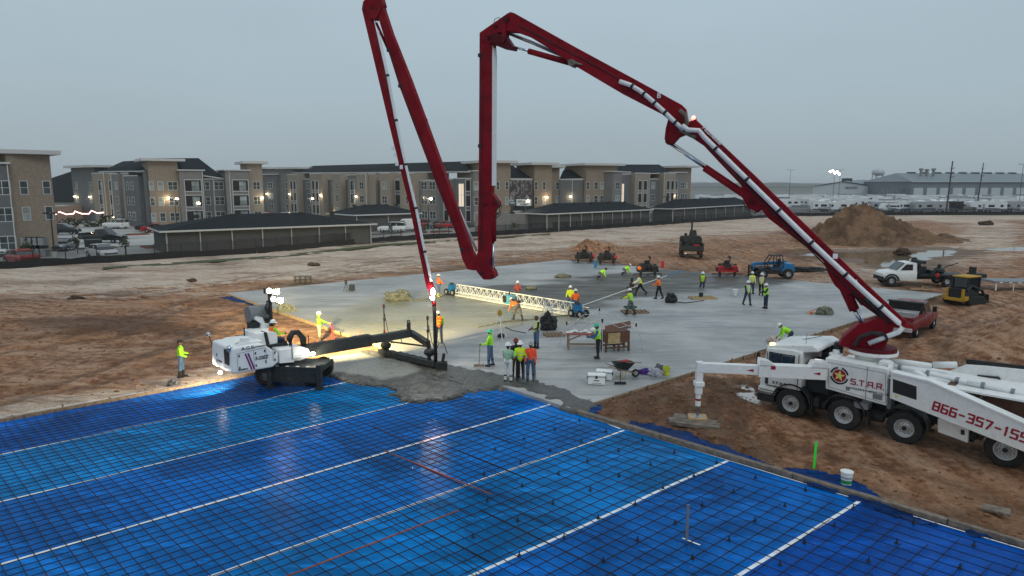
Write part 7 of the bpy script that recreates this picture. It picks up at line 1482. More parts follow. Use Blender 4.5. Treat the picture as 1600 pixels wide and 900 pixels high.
# ---------------------------------------------------------------- truss screed across the wet concrete
ta, tb = Vector((*G(714, 462), .62)), Vector((*G(897, 494), .62)); td_ = (tb - ta).normalized(); L = (tb - ta).length; TR = frame(ta.x, ta.y, 0, math.atan2(td_.y, td_.x)); M_['alu'] = mat('truss_white', (.72, .73, .70), .45, 0, vary=.06)
tr = thing('truss_screed', 'long white lattice truss lying across the wet concrete', 'truss', TR)
for y, z in ((-.16, .28), (.16, .28), (0, .88)): m = MB(TR); m.cyl((0, y, z), (L, y, z), .042, n=8); obj('chord', m, M_['alu'], tr)
n = int(L / .60) 
for i in range(n):
    x = i * L / n; h = L / n
    m = MB(TR)
    for y in (-.16, .16): m.cyl((x, y, .28), (x + h * .5, 0, .88), .021, n=5); m.cyl((x + h * .5, 0, .88), (x + h, y, .28), .021, n=5)
    m.cyl((x, -.16, .28), (x, .16, .28), .012, n=5); m.cyl((x, -.16, .28), (x, 0, .88), .012, n=5); obj('lattice_brace', m, M_['alu'], tr)
m = MB(TR); m.box(0, L, -.2, -.12, .02, .12); m.box(0, L, .12, .2, .02, .12); m.bar((0, -.16, .1), (0, -.16, .28), .04)
for i in range(11): m.bar((i * L / 10, -.16, .1), (i * L / 10, -.16, .3), .03); m.bar((i * L / 10, .16, .1), (i * L / 10, .16, .3), .03)
obj('screed_blade', m, M_['alu'], tr)
for k in range(2):
    xx = -.55 if k == 0 else L + .35; M2 = TR @ Matrix.Translation((xx, 0, 0)); th = thing('truss_cart', ('blue wheeled cart at the far left end of the truss', 'blue wheeled cart at the right end of the truss')[k], 'cart', M2, 'carts at the truss ends')
    m = MB(M2); m.box(-.35, .35, -.3, .3, .30, .42); m.box(-.25, .15, -.22, .22, .42, .82); m.tube([(0, -.2, .5), (.1, -.3, 1.0), (-.3, -.6, 1.15)], .02, 6); obj('frame', m, M_['blue'], th, bev=.01)
    for x, y in ((-.35, -.3), (.4, -.3), (-.35, .3), (.4, .3)): wheel(th, M2 @ Matrix.Translation((x, y, .25)), .25, .13, .5, n=14)
    m = MB(M2); m.ell((-.05, 0, .85), (.2, .18, .12)); obj('engine', m, M_['black'], th)
M2 = TR @ Matrix.Translation((L * .52, -.35, 0)); m = MB(M2); m.box(-.32, .32, -.3, .28, .18, .80); eg = obj('engine_box', m, mat('light_blue', (.09, .30, .42), .45, vary=.1), tr, bev=.04)
m = MB(M2); m.box(-.34, .0, -.32, -.29, .3, .75); m.box(.34, .9, -.1, .2, .3, .5); m.cyl((0, 0, .8), (0, 0, 1.05), .05, n=8); obj('motor', m, M_['black'], tr)
for i in range(3): q = G(830 + i * 14, 452 + i * 2); m = MB(frame(*q)); m.ell((0, 0, .1), (.5, .35, .22)); obj('hose_pile', m, M_['tarp'], label=('heap of muddy cloth just behind the truss middle', 'second heap of cloth behind the truss', 'third heap of cloth behind the truss')[i], cat='cloth', group='cloth heaps behind the truss') if i == 0 else None
# bull float pole
a, b = Vector((*G(905, 480), .05)), Vector((*G(1065, 439), .95)); stick('float_pole', 'very long aluminium bull-float pole lying aslant over the slab', 'float pole', b, a, .028, M_['alu'], 'float')
m = MB(); m.cyl(b, b + (a - b).normalized() * 3.0, .036, n=8); obj('pole_grip', m, M_['blue'], bpy.data.objects['float_pole'])
# ---------------------------------------------------------------- ride-on power trowels
def trowel(label, px, py, rot, col, extra=None, s=1.0):
    q = G(px, py); M = frame(q[0], q[1], .0, R(rot)) @ Matrix.Scale(s, 4); th = thing('ride_on_trowel', label, 'power trowel', M, 'ride-on power trowels')
    for x in (-.6, .6):
        m = MB(M); m.lathe([(.60, .16), (.62, .16), (.62, .20), (.60, .20), (.60, .16)], (x, 0, 0), (0, 0, 1), 24)
        for k in range(10): a = k * .628; m.bar((x, 0, .3), (x + .62 * math.cos(a), .62 * math.sin(a), .18), .02)
        obj('guard_ring', m, M_['black'] if col != 'red' else M_['redd'], th)
        for k in range(4): a = k * 1.571 + .3; m = MB(M); m.box(.12, .56, -.07, .07, .02, .035, None, Matrix.Translation((x, 0, 0)) @ Matrix.Rotation(a, 4, 'Z')); obj('blade', m, M_['steel'], th)
        m = MB(M); m.cyl((x, 0, .05), (x, 0, .4), .1, n=10); obj('gearbox', m, M_['black'], th)
    c = M_['red2'] if col == 'red' else M_['machine']
    m = MB(M); m.box(-.85, .85, -.3, .3, .38, .5); m.xz([(-.8, .5), (-.25, .5), (-.25, .85), (-.65, .9), (-.8, .8)], -.3, .3); m.xz([(.8, .5), (.25, .5), (.25, .85), (.65, .9), (.8, .8)], -.3, .3); m.box(-.25, .25, .0, .32, .5, .8); obj('frame', m, c, th, bev=.03)
    m = MB(M); m.box(-.24, .24, -.25, .22, .82, .92); m.xz([(-.24, .9), (.24, .9), (.2, 1.3), (-.2, 1.3)], .2, .3); obj('seat', m, M_['blackplastic'], th, bev=.04)
    m = MB(M); m.box(-.45, .45, .2, .5, .5, .95); m.box(-.9, -.6, -.25, .25, .5, .75); m.cyl((-.3, .35, .9), (.3, .35, .95), .16, n=10); m.tube([(-.8, -.3, .4), (-.5, -.45, .8), (.5, -.45, .8), (.8, -.3, .4)], .03, 6); m.tube([(.2, .2, 1.2), (.25, .2, 1.55), (.1, .2, 1.6)], .09, 7); obj('engine', m, M_['black'], th)
    m = MB(M)
    for x in (-.35, .35): m.tube([(x, -.35, .5), (x, -.4, 1.0), (x * .8, -.3, 1.1)], .022, 6)
    m.tube([(-.5, .3, .5), (-.5, .35, 1.05), (.5, .35, 1.05), (.5, .3, .5)], .02, 6); obj('control_lever', m, M_['black'], th)
    m = MB(M); m.cyl((.7, .25, .7), (.7, .25, 1.0), .12, n=12); m.ell((-.6, .1, .95), (.15, .2, .14)); obj('exhaust', m, M_['black'], th)
    if extra: m = MB(M); m.ell((.75 * (1 if extra == 'r' else -1), -.15, .7), (.2, .18, .2), 12, 8); obj('fuel_can', m, M_['orange'] if extra == 'l' else M_['red2'], th, smooth=True)
M_['red2'] = mat('trowel_red', (.42, .015, .02), .4, vary=.1, dirt=.2, coat=.2)
trowel('black ride-on trowel with red can, left of the two behind the slab edge', 913, 411, 5, 'black', 'r', 1.15)
trowel('black ride-on trowel with red can, right of the two behind the slab edge', 948, 413, -5, 'black', 'r', 1.15)
trowel('black ride-on trowel with orange tank parked on the darker slab', 1012, 432, 10, 'black', 'l', 1.15)
trowel('bright red ride-on trowel parked at the far slab edge', 1136, 432, 0, 'red', None, 1.15)
q = G(987, 452); M = frame(q[0], q[1], 0, R(-100)); th = thing('walk_behind_trowel', 'small black walk-behind trowel pushed by the striding worker', 'power trowel', M); m = MB(M); m.lathe([(.42, .1), (.44, .1), (.44, .16), (.42, .16), (.42, .1)], (0, 0, 0), (0, 0, 1), 20); m.box(-.2, .2, -.2, .2, .16, .55); m.cyl((0, 0, .5), (.1, 0, .95), .1, n=8); obj('engine', m, M_['black'], th)
m = MB(M); hm_ = (h9[0] + h9[1]) / 2; m2 = MB(); m2.cyl(M @ Vector((0, 0, .4)), hm_, .03, n=8); m2.bar(h9[0], h9[1], .04); obj('handle', m2, M_['black'], th)
# ---------------------------------------------------------------- telehandler
q = G(1207, 434, -.12); M = frame(q[0], q[1], -.12, R(180 - 4)) @ Matrix.Scale(.92, 4); th = thing('telehandler', 'blue telehandler with black cab and lowered forks parked beyond the slab', 'telehandler', M)
m = MB(M); m.xz([(-1.9, .75), (-1.85, 1.5), (-.9, 1.6), (-.5, 1.15), (.4, 1.1), (.4, .6), (-1.9, .6)], -.75, .75); obj('body', m, M_['blue'], th, bev=.06)
m = MB(M); m.xz([(.3, .6), (1.5, .65), (1.6, 1.0), (.9, 1.15), (.3, 1.1)], -.7, .7); m.box(-.6, 1.0, .45, .95, .5, .95); obj('side_panel', m, M_['black'], th, bev=.04)
cg = [(-.75, 1.1), (.75, 1.1), (.85, 1.55), (.45, 2.3), (-.6, 2.35), (-.75, 1.6)]; m = MB(M); m.box(-.45, .05, .1, .55, 1.1, 1.4); m.box(-.5, -.35, .1, .55, 1.35, 1.95); m.tube([(.55, .3, 1.1), (.4, .3, 1.6)], .03, 6); m.lathe([(.14, -.01), (.17, 0), (.14, .01), (.14, -.01)], (.4, .3, 1.62), (-.5, 0, 1), 12); obj('seat', m, M_['blackplastic'], th, bev=.03)
m = MB(M)
for y in (-.15, .78):
    for a_, b_ in zip(cg, cg[1:] + cg[:1]): m.bar((a_[0], y, a_[1]), (b_[0], y, b_[1]), .08)
    m.bar((-.05, y, 1.1), (-.05, y, 2.32), .06)
for c_ in cg: m.bar((c_[0], -.15, c_[1]), (c_[0], .78, c_[1]), .08)
m.box(-.6, .45, -.15, .78, 2.3, 2.36); obj('cab_frame', m, M_['black'], th)
m = MB(M); m.bar((-1.4, -.5, 1.55), (1.75, -.5, 1.35), .3, .32); m.prism([(1.6, -.7, 1.55), (2.0, -.7, 1.45), (2.1, -.7, .9), (1.85, -.7, .7), (1.65, -.7, 1.2)], (0, .45, 0)); obj('boom', m, M_['blue'], th, bev=.03)
m = MB(M)
for z in (.25, .6, .95, 1.2): m.box(2.2, 2.28, -.75, .75, z, z + .07)
for y in (-.7, -.3, .3, .7): m.box(2.22, 2.3, y - .04, y + .04, .1, 1.25)
for y in (-.35, .35): m.box(2.28, 3.2, y - .07, y + .07, .08, .13)
obj('fork_carriage', m, M_['black'], th)
for x in (-1.25, 1.25):
    for y in (-.85, .85): wheel(th, M @ Matrix.Translation((x, y, .52)) @ Matrix.Rotation(0 if y > 0 else math.pi, 4, 'Z'), .52, .36, .5, n=22)
# ---------------------------------------------------------------- black utility truck seen from behind
q = G(1086, 404, -.12); M = frame(q[0], q[1] + 2, -.12, R(79)) @ Matrix.Diagonal((1, 1.2, 1.12, 1)); th = thing('utility_truck', 'black service truck with open rear bed full of tools, seen from behind', 'service truck', M)
m = MB(M); m.box(-2.2, 1.2, -1.1, 1.1, .75, .9); m.box(-2.15, 1.2, -1.1, -.95, .9, 1.6); m.box(-2.15, 1.2, .95, 1.1, .9, 1.6); m.box(1.05, 1.2, -1.1, 1.1, .9, 2.0); m.box(-2.3, -2.1, -1.15, 1.15, .40, .48); obj('bed', m, M_['black'], th, bev=.02)
m = MB(M); m.box(-2.22, -2.16, -1.1, 1.1, .9, 1.35); obj('tailgate', m, M_['machine'], th)
m = MB(M); m.xz([(1.3, .7), (3.4, .7), (3.4, 1.3), (2.8, 1.5), (2.5, 2.1), (1.35, 2.15)], -1.0, 1.0); obj('cab', m, M_['black'], th, bev=.06)
for x in (-1.1, 2.6):
    for y in (-.9, .9): wheel(th, M @ Matrix.Translation((x, y, .42)) @ Matrix.Rotation(0 if y > 0 else math.pi, 4, 'Z'), .42, .3, .5)
for y in (-.75, .75): m = MB(M); m.box(-2.25, -2.2, y - .1, y + .1, .62, .72); obj('tail_light', m, taillamp, th)
m = MB(M); m.box(-2.32, -2.3, .5, .75, .5, .62); obj('number_plate', m, M_['whitec'], th)
m = MB(M); m.box(-1.9, -1.3, -.7, -.2, .9, 1.45); m.box(-1.8, -1.2, .2, .7, .9, 1.5, 1); m.box(-1.2, -.4, -.6, .5, .9, 1.7, 1); m.cyl((-1.0, .2, 1.6), (-1.0, .2, 2.0), .35, n=12, m=1); m.tube([(-1.4, .5, 1.2), (-1.5, .3, 1.9), (-1.3, .1, 2.2)], .04, 6, m=1); m.box(-1.3, -.2, -.8, .6, 1.6, 2.3, 1); m.cyl((-.7, -.1, 2.3), (-.7, -.1, 2.9), .4, .3, n=12, m=1); m.cyl((-.9, .6, 2.0), (-.9, .6, 2.6), .15, n=10, m=1)
for i in range(8): m.bar((-1.9 + i * .25, -.8 + i * .2, 1.2), (-1.7 + i * .22, -.7 + i * .22, 2.0 + .1 * (i % 3)), .05, m=1)
obj('tool_load', m, [M_['red2'], M_['machine']], th)
m = MB(M); m.cyl((-.8, .1, 2.0), (-.75, .05, 3.5), .03, n=6); m.cyl((-.75, .05, 2.6), (-.72, .0, 3.9), .09, n=8, m=1); obj('mast', m, [M_['grey'], M_['black']], th)
# ---------------------------------------------------------------- white flatbed truck with trailer
q = G(1444, 447, -.12); M = frame(q[0], q[1] + .9, -.12, R(180 - 6)); th = thing('flatbed_truck', 'white flatbed truck with black deck carrying pump gear', 'flatbed truck', M)
B = MB(M); st = [(.6, .45, .98, 1.35), (1.75, .45, .98, 1.32), (2.1, .5, .97, 1.28), (3.05, .5, .93, 1.18), (3.3, .55, .85, 1.0)]
loft(B, [(x, [(w * .95, z0), (w, z0 + .25), (w, z1 - .15), (w * .92, z1)]) for x, z0, w, z1 in st]); obj('body', B, M_['white'], th, sharp=28)
m = MB(M); loft(m, [(x, [(w, z0), (w * .98, z0 + .1), (w * .88, z1)]) for x, w, z0, z1 in ((.6, .92, 1.3, 1.95), (.9, .92, 1.3, 2.02), (1.5, .92, 1.3, 1.98), (2.2, .95, 1.22, 1.32))]); obj('cab', m, M_['white'], th, sharp=28)
for s in (-1, 1): m = MB(M); m.xz([(.95, 1.36), (1.95, 1.34), (1.5, 1.86), (.98, 1.86)], s * .95 - .03, s * .95 + .0); obj('side_window', m, M_['glass'], th)
m = MB(M); m.add([(2.22, -.85, 1.35), (2.22, .85, 1.35), (1.6, .78, 1.95), (1.6, -.78, 1.95)], [(0, 1, 2, 3)]); m.add([(2.25, -.85, 1.37), (2.25, .85, 1.37), (1.63, .78, 1.97), (1.63, -.78, 1.97)], [(0, 1, 2, 3)]); obj('windscreen', m, M_['glass'], th)
m = MB(M); m.box(3.25, 3.4, -.9, .9, .45, .75); obj('bumper', m, M_['black'], th)
for s in (-1, 1): m = MB(M); m.xz([(2.62 + .62 * math.cos(a), .42 + .62 * math.sin(a)) for a in np.linspace(0, math.pi, 12)] + [(2.62 + .5 * math.cos(a), .42 + .5 * math.sin(a)) for a in np.linspace(math.pi, 0, 12)], s * .98 - .05, s * .98 + .05); obj('mudguard', m, M_['black'], th)
for x in (2.62, -1.9):
    for y in (-.85, .85): wheel(th, M @ Matrix.Translation((x, y, .42)) @ Matrix.Rotation(0 if y > 0 else math.pi, 4, 'Z'), .42, .3, .5)
m = MB(M); m.box(-3.6, .4, -1.1, 1.1, .85, 1.0); m.box(-3.4, .4, -.5, .5, .55, .85); m.box(.35, .5, -1.0, 1.0, .9, 1.95); obj('deck', m, M_['black'], th)
m = MB(M); m.box(-.1, .35, -.9, .9, 1.9, 2.15); m.cyl((.15, -.7, 1.6), (.15, -.7, 2.3), .2, n=12); m.box(-.5, .0, -.9, .2, 1.0, 1.6); m.box(-.95, -.55, -.2, .8, 1.0, 1.35); obj('tool_rack', m, M_['machine'], th, bev=.02)
m = MB(M); m.box(-.45, -.2, -1.0, -.9, 1.15, 1.7); m.box(-1.0, -.5, -.95, -.4, 1.0, 1.3); obj('jerry_can', m, [mat('pale_can', (.42, .40, .2), .5)], th)
m = MB(M); m.ell((-1.6, 0, 1.25), (.5, .4, .3)); m.cyl((-1.5, 0, 1.1), (-1.6, .1, 1.8), .15, n=8); m.tube([(-1.4, -.2, 1.0), (-2.4, -.3, 1.6), (-3.3, -.3, 1.9)], .04, 6); m.bar((-1.2, -.5, 1.0), (-1.9, -.5, 1.7), .06); obj('pump_gear', m, M_['machine'], th)
m = MB(M); m.box(-5.2, -4.2, -.6, .6, .7, 1.05); m.box(-4.5, -4.2, -.3, .3, 1.0, 1.6); m.bar((-3.6, 0, .7), (-5.0, 0, .7), .14); obj('tow_box', m, M_['black'], th)
q = G(1593, 455, -.12); M = frame(q[0] + .6, q[1] + 1.2, -.12, R(175)); th = thing('flat_trailer', 'low flat trailer with white marker edge behind the yellow skid loader', 'trailer', M)
m = MB(M); m.box(-3.5, 2.4, -1.1, 1.1, .62, .76); m.bar((2.4, 0, .68), (3.6, 0, .6), .14); obj('deck', m, M_['grey'], th)
for i in range(8): m = MB(M); m.box(-3.3 + i * .72, -3.05 + i * .72, 1.1, 1.115, .64, .72); obj('reflector', m, M_['whitec'], th)
for x in (-1.2, -2.1): wheel(th, M @ Matrix.Translation((x, 1.0, .36)), .36, .22, .5)
m = MB(M); m.bar((2.2, 1.0, 0), (2.2, 1.0, .62), .08); m.bar((.9, 1.1, 0), (.9, 1.1, .62), .05); obj('prop_stand', m, M_['alu'], th)
# ---------------------------------------------------------------- yellow skid loader
q = G(1515, 478, -.12); M = frame(q[0] + .2, q[1] + .9, -.12, R(-62 + 118)); th = thing('skid_loader', 'yellow compact track loader with black cab facing the boom', 'track loader', M)
M = frame(q[0] + .3, q[1] + 1.0, -.12, R(28))   # +x is the loader's front, pointing away to the right
m = MB(M); m.box(-1.25, .7, -.55, .55, .45, 1.15); obj('body', m, M_['machine'], th, bev=.05)
m = MB(M); m.box(-1.40, -1.26, -.42, .42, .55, 1.2); obj('engine_grille', m, M_['wdark'], th)
m = MB(M); m.box(-1.42, -1.25, -.62, -.45, .4, 1.2); m.box(-1.42, -1.25, .45, .62, .4, 1.2); m.box(-1.45, -1.2, -.72, .72, .32, .56); m.box(-1.45, -1.0, -.8, -.62, .4, .7); m.box(-1.45, -1.0, .62, .8, .4, .7); obj('rear_guard', m, M_['yellow'], th, bev=.03)
m = MB(M); m.box(-.75, .6, -.5, .5, 1.15, 1.95); obj('cab_glass', m, M_['glass'], th)
m = MB(M)
for x in (-.8, .65):
    for y in (-.54, .54): m.box(x - .05, x + .05, y - .05, y + .05, 1.1, 2.0)
for i in range(6): m.box(-.6 + i * .2, -.57 + i * .2, -.54, -.51, 1.2, 1.95)
obj('cab_frame', m, M_['black'], th)
m = MB(M); m.box(-.85, .75, -.6, .6, 1.98, 2.08); obj('cab_roof', m, M_['yellow'], th, bev=.03)
for s in (-1, 1):
    m = MB(M); m.xz([(-1.0, .05), (.9, .05), (1.15, .25), (.6, .62), (-.8, .7), (-1.25, .35)], s * .8 - .16, s * .8 + .16); tk = obj('rubber_track', m, M_['rubber'], th, bev=.05)
    for i in range(16): m = MB(M); x = -.95 + i * .12; m.box(x, x + .05, s * .8 - .17, s * .8 + .17, .02, .06); obj('track_lug', m, M_['rubber'], tk) if i % 3 == 0 else None
    m = MB(M); m.tube([(-1.1, s * .66, 1.1), (-.6, s * .66, 1.45), (.8, s * .66, 1.0), (1.35, s * .66, .4)], .10, 8); obj('lift_arm', m, M_['machine'], th)
m = MB(M); m.xz([(1.3, .05), (2.0, .05), (1.95, .12), (1.4, .2), (1.35, .7), (1.28, .7)], -.9, .9); obj('bucket', m, M_['machine'], th)
# ---------------------------------------------------------------- red pickup seen from behind
q = G(1430, 527, -.12); M = frame(q[0] + .5, q[1] + 1.6, -.12, R(46)); pu = car('pickup_truck', 'dark red work pickup with silver toolbox parked beyond the pump truck turret', 'pickup', M, 'pickup', 'c_red2' if 'c_red2' in M_ else 'c_red', wr=.42)
M_['pick_red'] = mat('pickup_red', (.16, .008, .014), .35, vary=.1, dirt=.2, coat=.3)
for ch in pu.children:
    for i, s in enumerate(ch.data.materials):
        if s.name == 'car_red': ch.data = ch.data.copy(); ch.data.materials[i] = M_['pick_red']
m = MB(M); m.box(-2.2, -1.3, -.8, .8, 1.12, 1.45); m.box(-2.23, -1.27, -.83, .83, 1.43, 1.48); obj('toolbox', m, M_['rim'], pu, bev=.02)
m = MB(M); m.box(-.95, -.88, -.9, .9, 1.12, 1.95); m.box(-1.3, -.9, -.9, .9, 1.9, 1.96); obj('headache_rack', m, M_['black'], pu)
m = MB(M); m.box(-3.0, -2.88, -.9, .9, .5, .72); obj('bumper', m, M_['rim'], pu, bev=.02)
for s in (-1, 1): m = MB(M); m.box(.85, 1.05, s * 1.08 - .1, s * 1.08 + .1, 1.2, 1.5); obj('mirror', m, M_['black'], pu)
# ---------------------------------------------------------------- tent frame, table, cabinet
M_['tentm'] = mat('tent_tube', (.5, .51, .51), .5)
def leg_at(px, py): return Vector((*G(px, py), 0))
P1, P2, P3 = leg_at(872, 543), leg_at(941, 560), leg_at(1006, 546); P4 = P1 + (P3 - P2) + Vector((.1, .9, 0)); tf = thing('tent_frame', 'bare white folding tent frame without its cover', 'tent frame', Matrix.Translation(P2))
tops = []
for p, (tx, ty) in ((P1, (.45, 1.35)), (P2, (-.02, 1.95)), (P3, (-.42, 1.35)), (P4, (0, 1.6))): t_ = p + Vector((tx, .1, ty)); tops.append(t_); m = MB(); m.cyl(p, t_, .018, n=8); m.cyl(p, p + Vector((0, 0, .03)), .06, n=8); obj('leg', m, M_['tentm'], tf); m = MB(); m.cyl(t_ - Vector((0, 0, .16)), t_ + Vector((0, 0, .02)), .045, n=8); obj('corner_joint', m, M_['blackplastic'], tf)
m = MB(); tops[3] = tops[3] + Vector((0, 0, 0))
for a_, b_ in ((0, 1), (1, 2), (2, 3), (3, 0)):
    A_, B_ = tops[a_], tops[b_]; md = A_.lerp(B_, .5)
    m.bar(A_, md + Vector((0, 0, -.32)), .026); m.bar(md + Vector((0, 0, -.32)), B_, .026); m.bar(A_ - Vector((0, 0, .35)), md + Vector((0, 0, .0)), .026); m.bar(md, B_ - Vector((0, 0, .35)), .026)
obj('scissor_brace', m, M_['tentm'], tf)
q = leg_at(886, 547); M = frame(q.x, q.y + .1, 0, R(-2)); th = thing('work_table', 'rough timber work table with red top and papers beside the green-hatted worker', 'table', M)
m = MB(M); m.box(-.05, 1.75, -.05, .75, .78, .84); obj('tabletop', m, mat('red_board', (.30, .10, .08), .7), th)
for x, y in ((.08, .0), (1.6, .0), (.08, .65), (1.6, .65)): m = MB(M); m.box(x - .05, x + .05, y - .04, y + .05, 0, .78); obj('leg', m, M_['wood'], th)
m = MB(M); m.bar((.1, .0, .3), (1.6, .0, .3), .06, .09); m.bar((.1, .0, .5), (.7, .0, .76), .06); m.bar((1.6, .0, .5), (1.0, .0, .76), .06); obj('brace', m, M_['wood'], th)
m = MB(M)
for i in range(8): x = .1 + i * .18; T_ = Matrix.Translation((x, .3 + .1 * (i % 3), .86)) @ Matrix.Rotation(i * .9, 4, 'Z') @ Matrix.Rotation(.15, 4, 'X'); m.box(-.15, .15, -.1, .1, 0, .02 + .03 * (i % 3), None, T_)
m.ell((1.35, .3, .98), (.17, .15, .14)); obj('papers', m, M_['whitec'], label='white papers and cloth lying on the timber work table', cat='papers', kind='stuff')
q = leg_at(938, 551); M = frame(q.x + .3, q.y + .1, 0, R(14)); th = thing('plan_cabinet', 'brown wooden plan cabinet with raised lid and yellow door under the tent frame', 'cabinet', M)
m = MB(M); m.box(0, 1.3, 0, .7, .45, 1.05); obj('cabinet_body', m, M_['brownboard'], th); m = MB(M); m.prism([(-.05, .0, 1.08), (1.35, .0, 1.18), (1.35, .1, 1.55), (-.05, .1, 1.35)], (0, .03, 0)); obj('lid', m, mat('brown_lid', (.17, .085, .06), .6), th)
m = MB(M); m.box(.1, .75, -.04, 0, .42, .98); obj('door', m, M_['woodlight'], th)
for x in (.0, .7, 1.25):
    for y in (.05, .65): m = MB(M); m.box(x - .03, x + .06, y - .05, y + .05, 0, .45); obj('leg', m, M_['brownboard'], th)
m = MB(M); m.bar((0, 0, .22), (1.3, 0, .22), .06, .08); m.bar((0, .65, .22), (1.3, .65, .22), .06, .08); obj('rail', m, M_['brownboard'], th)
# ---------------------------------------------------------------- tripods
def tripod(label, px, py, h, col, big=True):
    q = G(px, py); M = frame(*q, 0, .3); th = thing('tripod', label, 'tripod', M)
    for k in range(3): a = k * 2.094 + .5; m = MB(M); r = h * .38; m.cyl((r * math.cos(a), r * math.sin(a), 0), (0.04 * math.cos(a), .04 * math.sin(a), h), .02 if big else .016, n=6); obj('leg', m, M_['alu'] if big else M_['black'], th)
    m = MB(M); m.box(-.11, .11, -.1, .1, h + .02, h + .24); m.cyl((0, 0, h - .1), (0, 0, h + .04), .06, n=10); m.cyl((0, 0, h + .24), (0, 0, h + .3), .07, n=10); obj('instrument', m, col, th, bev=.02)
tripod('laser level with yellow head on a tall silver tripod near the wet edge', 781, 530, 1.35, M_['yellow'])
tripod('small black camera tripod alone on the far left of the slab', 541, 455, .62, M_['black'], False)
tripod('red survey tripod standing beside the white flatbed truck', 1463, 450, .95, M_['red2'], False)
q = G(550, 454); m = MB(frame(*q)); m.box(-.2, .2, -.15, .15, 0, .5); m.box(-.15, .15, -.19, -.15, .05, .35); obj('equipment_case', m, M_['machine'], label='dark upright case beside the small black tripod', cat='case', bev=.06)
# ---------------------------------------------------------------- coolers, barrow, buckets
def cooler(label, px, py, rz, s=1.0):
    q = G(px, py); M = frame(*q, 0, R(rz)) @ Matrix.Scale(s, 4); th = thing('cooler', label, 'cooler', M, 'white coolers')
    m = MB(M); m.box(-.36, .36, -.2, .2, .02, .36); obj('box', m, M_['whitec'], th, bev=.03); m = MB(M); m.box(-.38, .38, -.22, .22, .375, .46); obj('lid', m, M_['whitec'], th, bev=.03)
    m = MB(M); m.box(-.362, .362, -.205, .205, .36, .376); m.box(.365, .40, -.1, .1, .25, .36); m.box(-.40, -.365, -.1, .1, .25, .36); m.box(-.04, .04, -.235, -.2, .3, .42); m.box(-.12, .12, -.203, -.2, .18, .22); m.box(-.2, .2, -.203, -.2, .08, .1); obj('latch', m, M_['black'], th)
cooler('front white cooler nearest the edge of the slab', 932, 600, -8); cooler('rear white cooler directly behind and right of the other', 944, 593, -14, .95)
q = G(972, 590); M = frame(q[0], q[1], 0, R(10)); th = thing('wheelbarrow', 'muddy black wheelbarrow holding a pole and cement bag', 'wheelbarrow', M)
rings = []; m = MB(M)
for w, d, z in ((.22, .14, .36), (.42, .30, .68), (.44, .32, .70), (.40, .28, .69), (.20, .12, .38)): rings.append([(w * sx_ + (.05 if sx_ > 0 and z > .5 else 0), d * sy_, z) for sx_, sy_ in ((-1, -1), (0, -1.05), (1, -.8), (1.08, 0), (1, .8), (0, 1.05), (-1, 1), (-1.05, 0))])
vs = [p for r_ in rings for p in r_]; m.add(vs, [(i * 8 + j, i * 8 + (j + 1) % 8, (i + 1) * 8 + (j + 1) % 8, (i + 1) * 8 + j) for i in range(4) for j in range(8)] + [tuple(range(7, -1, -1)), tuple(range(32, 40))]); obj('tray', m, M_['machine'], th)
m = MB(M); m.tube([(.62, .12, .18), (.1, .16, .34), (-.45, .24, .52), (-.72, .26, .62)], .022, 6); m.tube([(.62, -.12, .18), (.1, -.16, .34), (-.45, -.24, .52), (-.72, -.26, .62)], .022, 6); obj('handle', m, M_['wood'], th)
for s in (-1, 1): m = MB(M); m.tube([(-.1, s * .17, .36), (-.25, s * .2, .02), (.05, s * .19, .02), (.12, s * .17, .34)], .016, 6); obj('leg', m, M_['yellow'], th)
wheel(th, M @ Matrix.Translation((.62, 0, .18)), .18, .09, .5, n=16)
m = MB(M); m.bar((-.2, .0, .74), (.85, -.1, .66), .035); obj('pole', m, M_['wood'], label='wooden pole lying across the wheelbarrow tray', cat='pole'); m = MB(M); m.box(-.05, .3, -.1, .1, .70, .80, None, Matrix.Rotation(.3, 4, 'Z')); obj('cement_bag', m, mat('bag_red', (.35, .05, .05), .7), label='small red and white bag on top of the wheelbarrow load', cat='bag', bev=.04)
q = G(969, 601); stick('push_broom', 'broom standing upright in front of the wheelbarrow', 'broom', (q[0], q[1], 1.0), (q[0], q[1], .02), .016, M_['black'], 'rake')
def bucket(label, px, py, col, z=0, s=1.0, lid=None):
    q = G(px, py, z); M = frame(*q, z, 0) @ Matrix.Scale(s, 4); th = thing('bucket', label, 'bucket', M); m = MB(M); m.lathe([(0, .01), (.125, .01), (.15, .36), (.16, .36), (.16, .34), (.153, .33), (.135, .36)] if not lid else [(0, .01), (.125, .01), (.15, .34), (.162, .34), (.162, .37), (0, .375)], (0, 0, 0), (0, 0, 1), 20); m.lathe([(.13, .34), (.12, .06), (0, .06)], (0, 0, 0), (0, 0, 1), 16); obj('pail', m, col, th, sharp=40)
    m = MB(M); m.tube([(-.15, 0, .3), (-.12, -.12, .22), (0, -.17, .18), (.12, -.12, .22), (.15, 0, .3)], .005, 5); obj('handle', m, M_['steel'], th); return th, M
bucket('bright yellow bucket at the slab edge beside the bags', 1041, 586, mat('bucket_yellow', (.55, .62, .03), .5), 0, 1.05)
_, Mb = bucket('white lidded bucket with blue and green bands beyond the blue sheet', 1322, 757, M_['whitec'], -.08, 1.1, True)
for z, c in ((.20, (.02, .10, .35)), (.05, (.02, .28, .08))): m = MB(Mb); m.lathe([(.127 + z * .07, z), (.13 + (z + .05) * .07, z + (.03 if z > .1 else .1))], (0, 0, 0), (0, 0, 1), 20); obj('label_band', m, mat('band_%d' % int(z * 100), c, .5), bpy.data.objects[_.name])
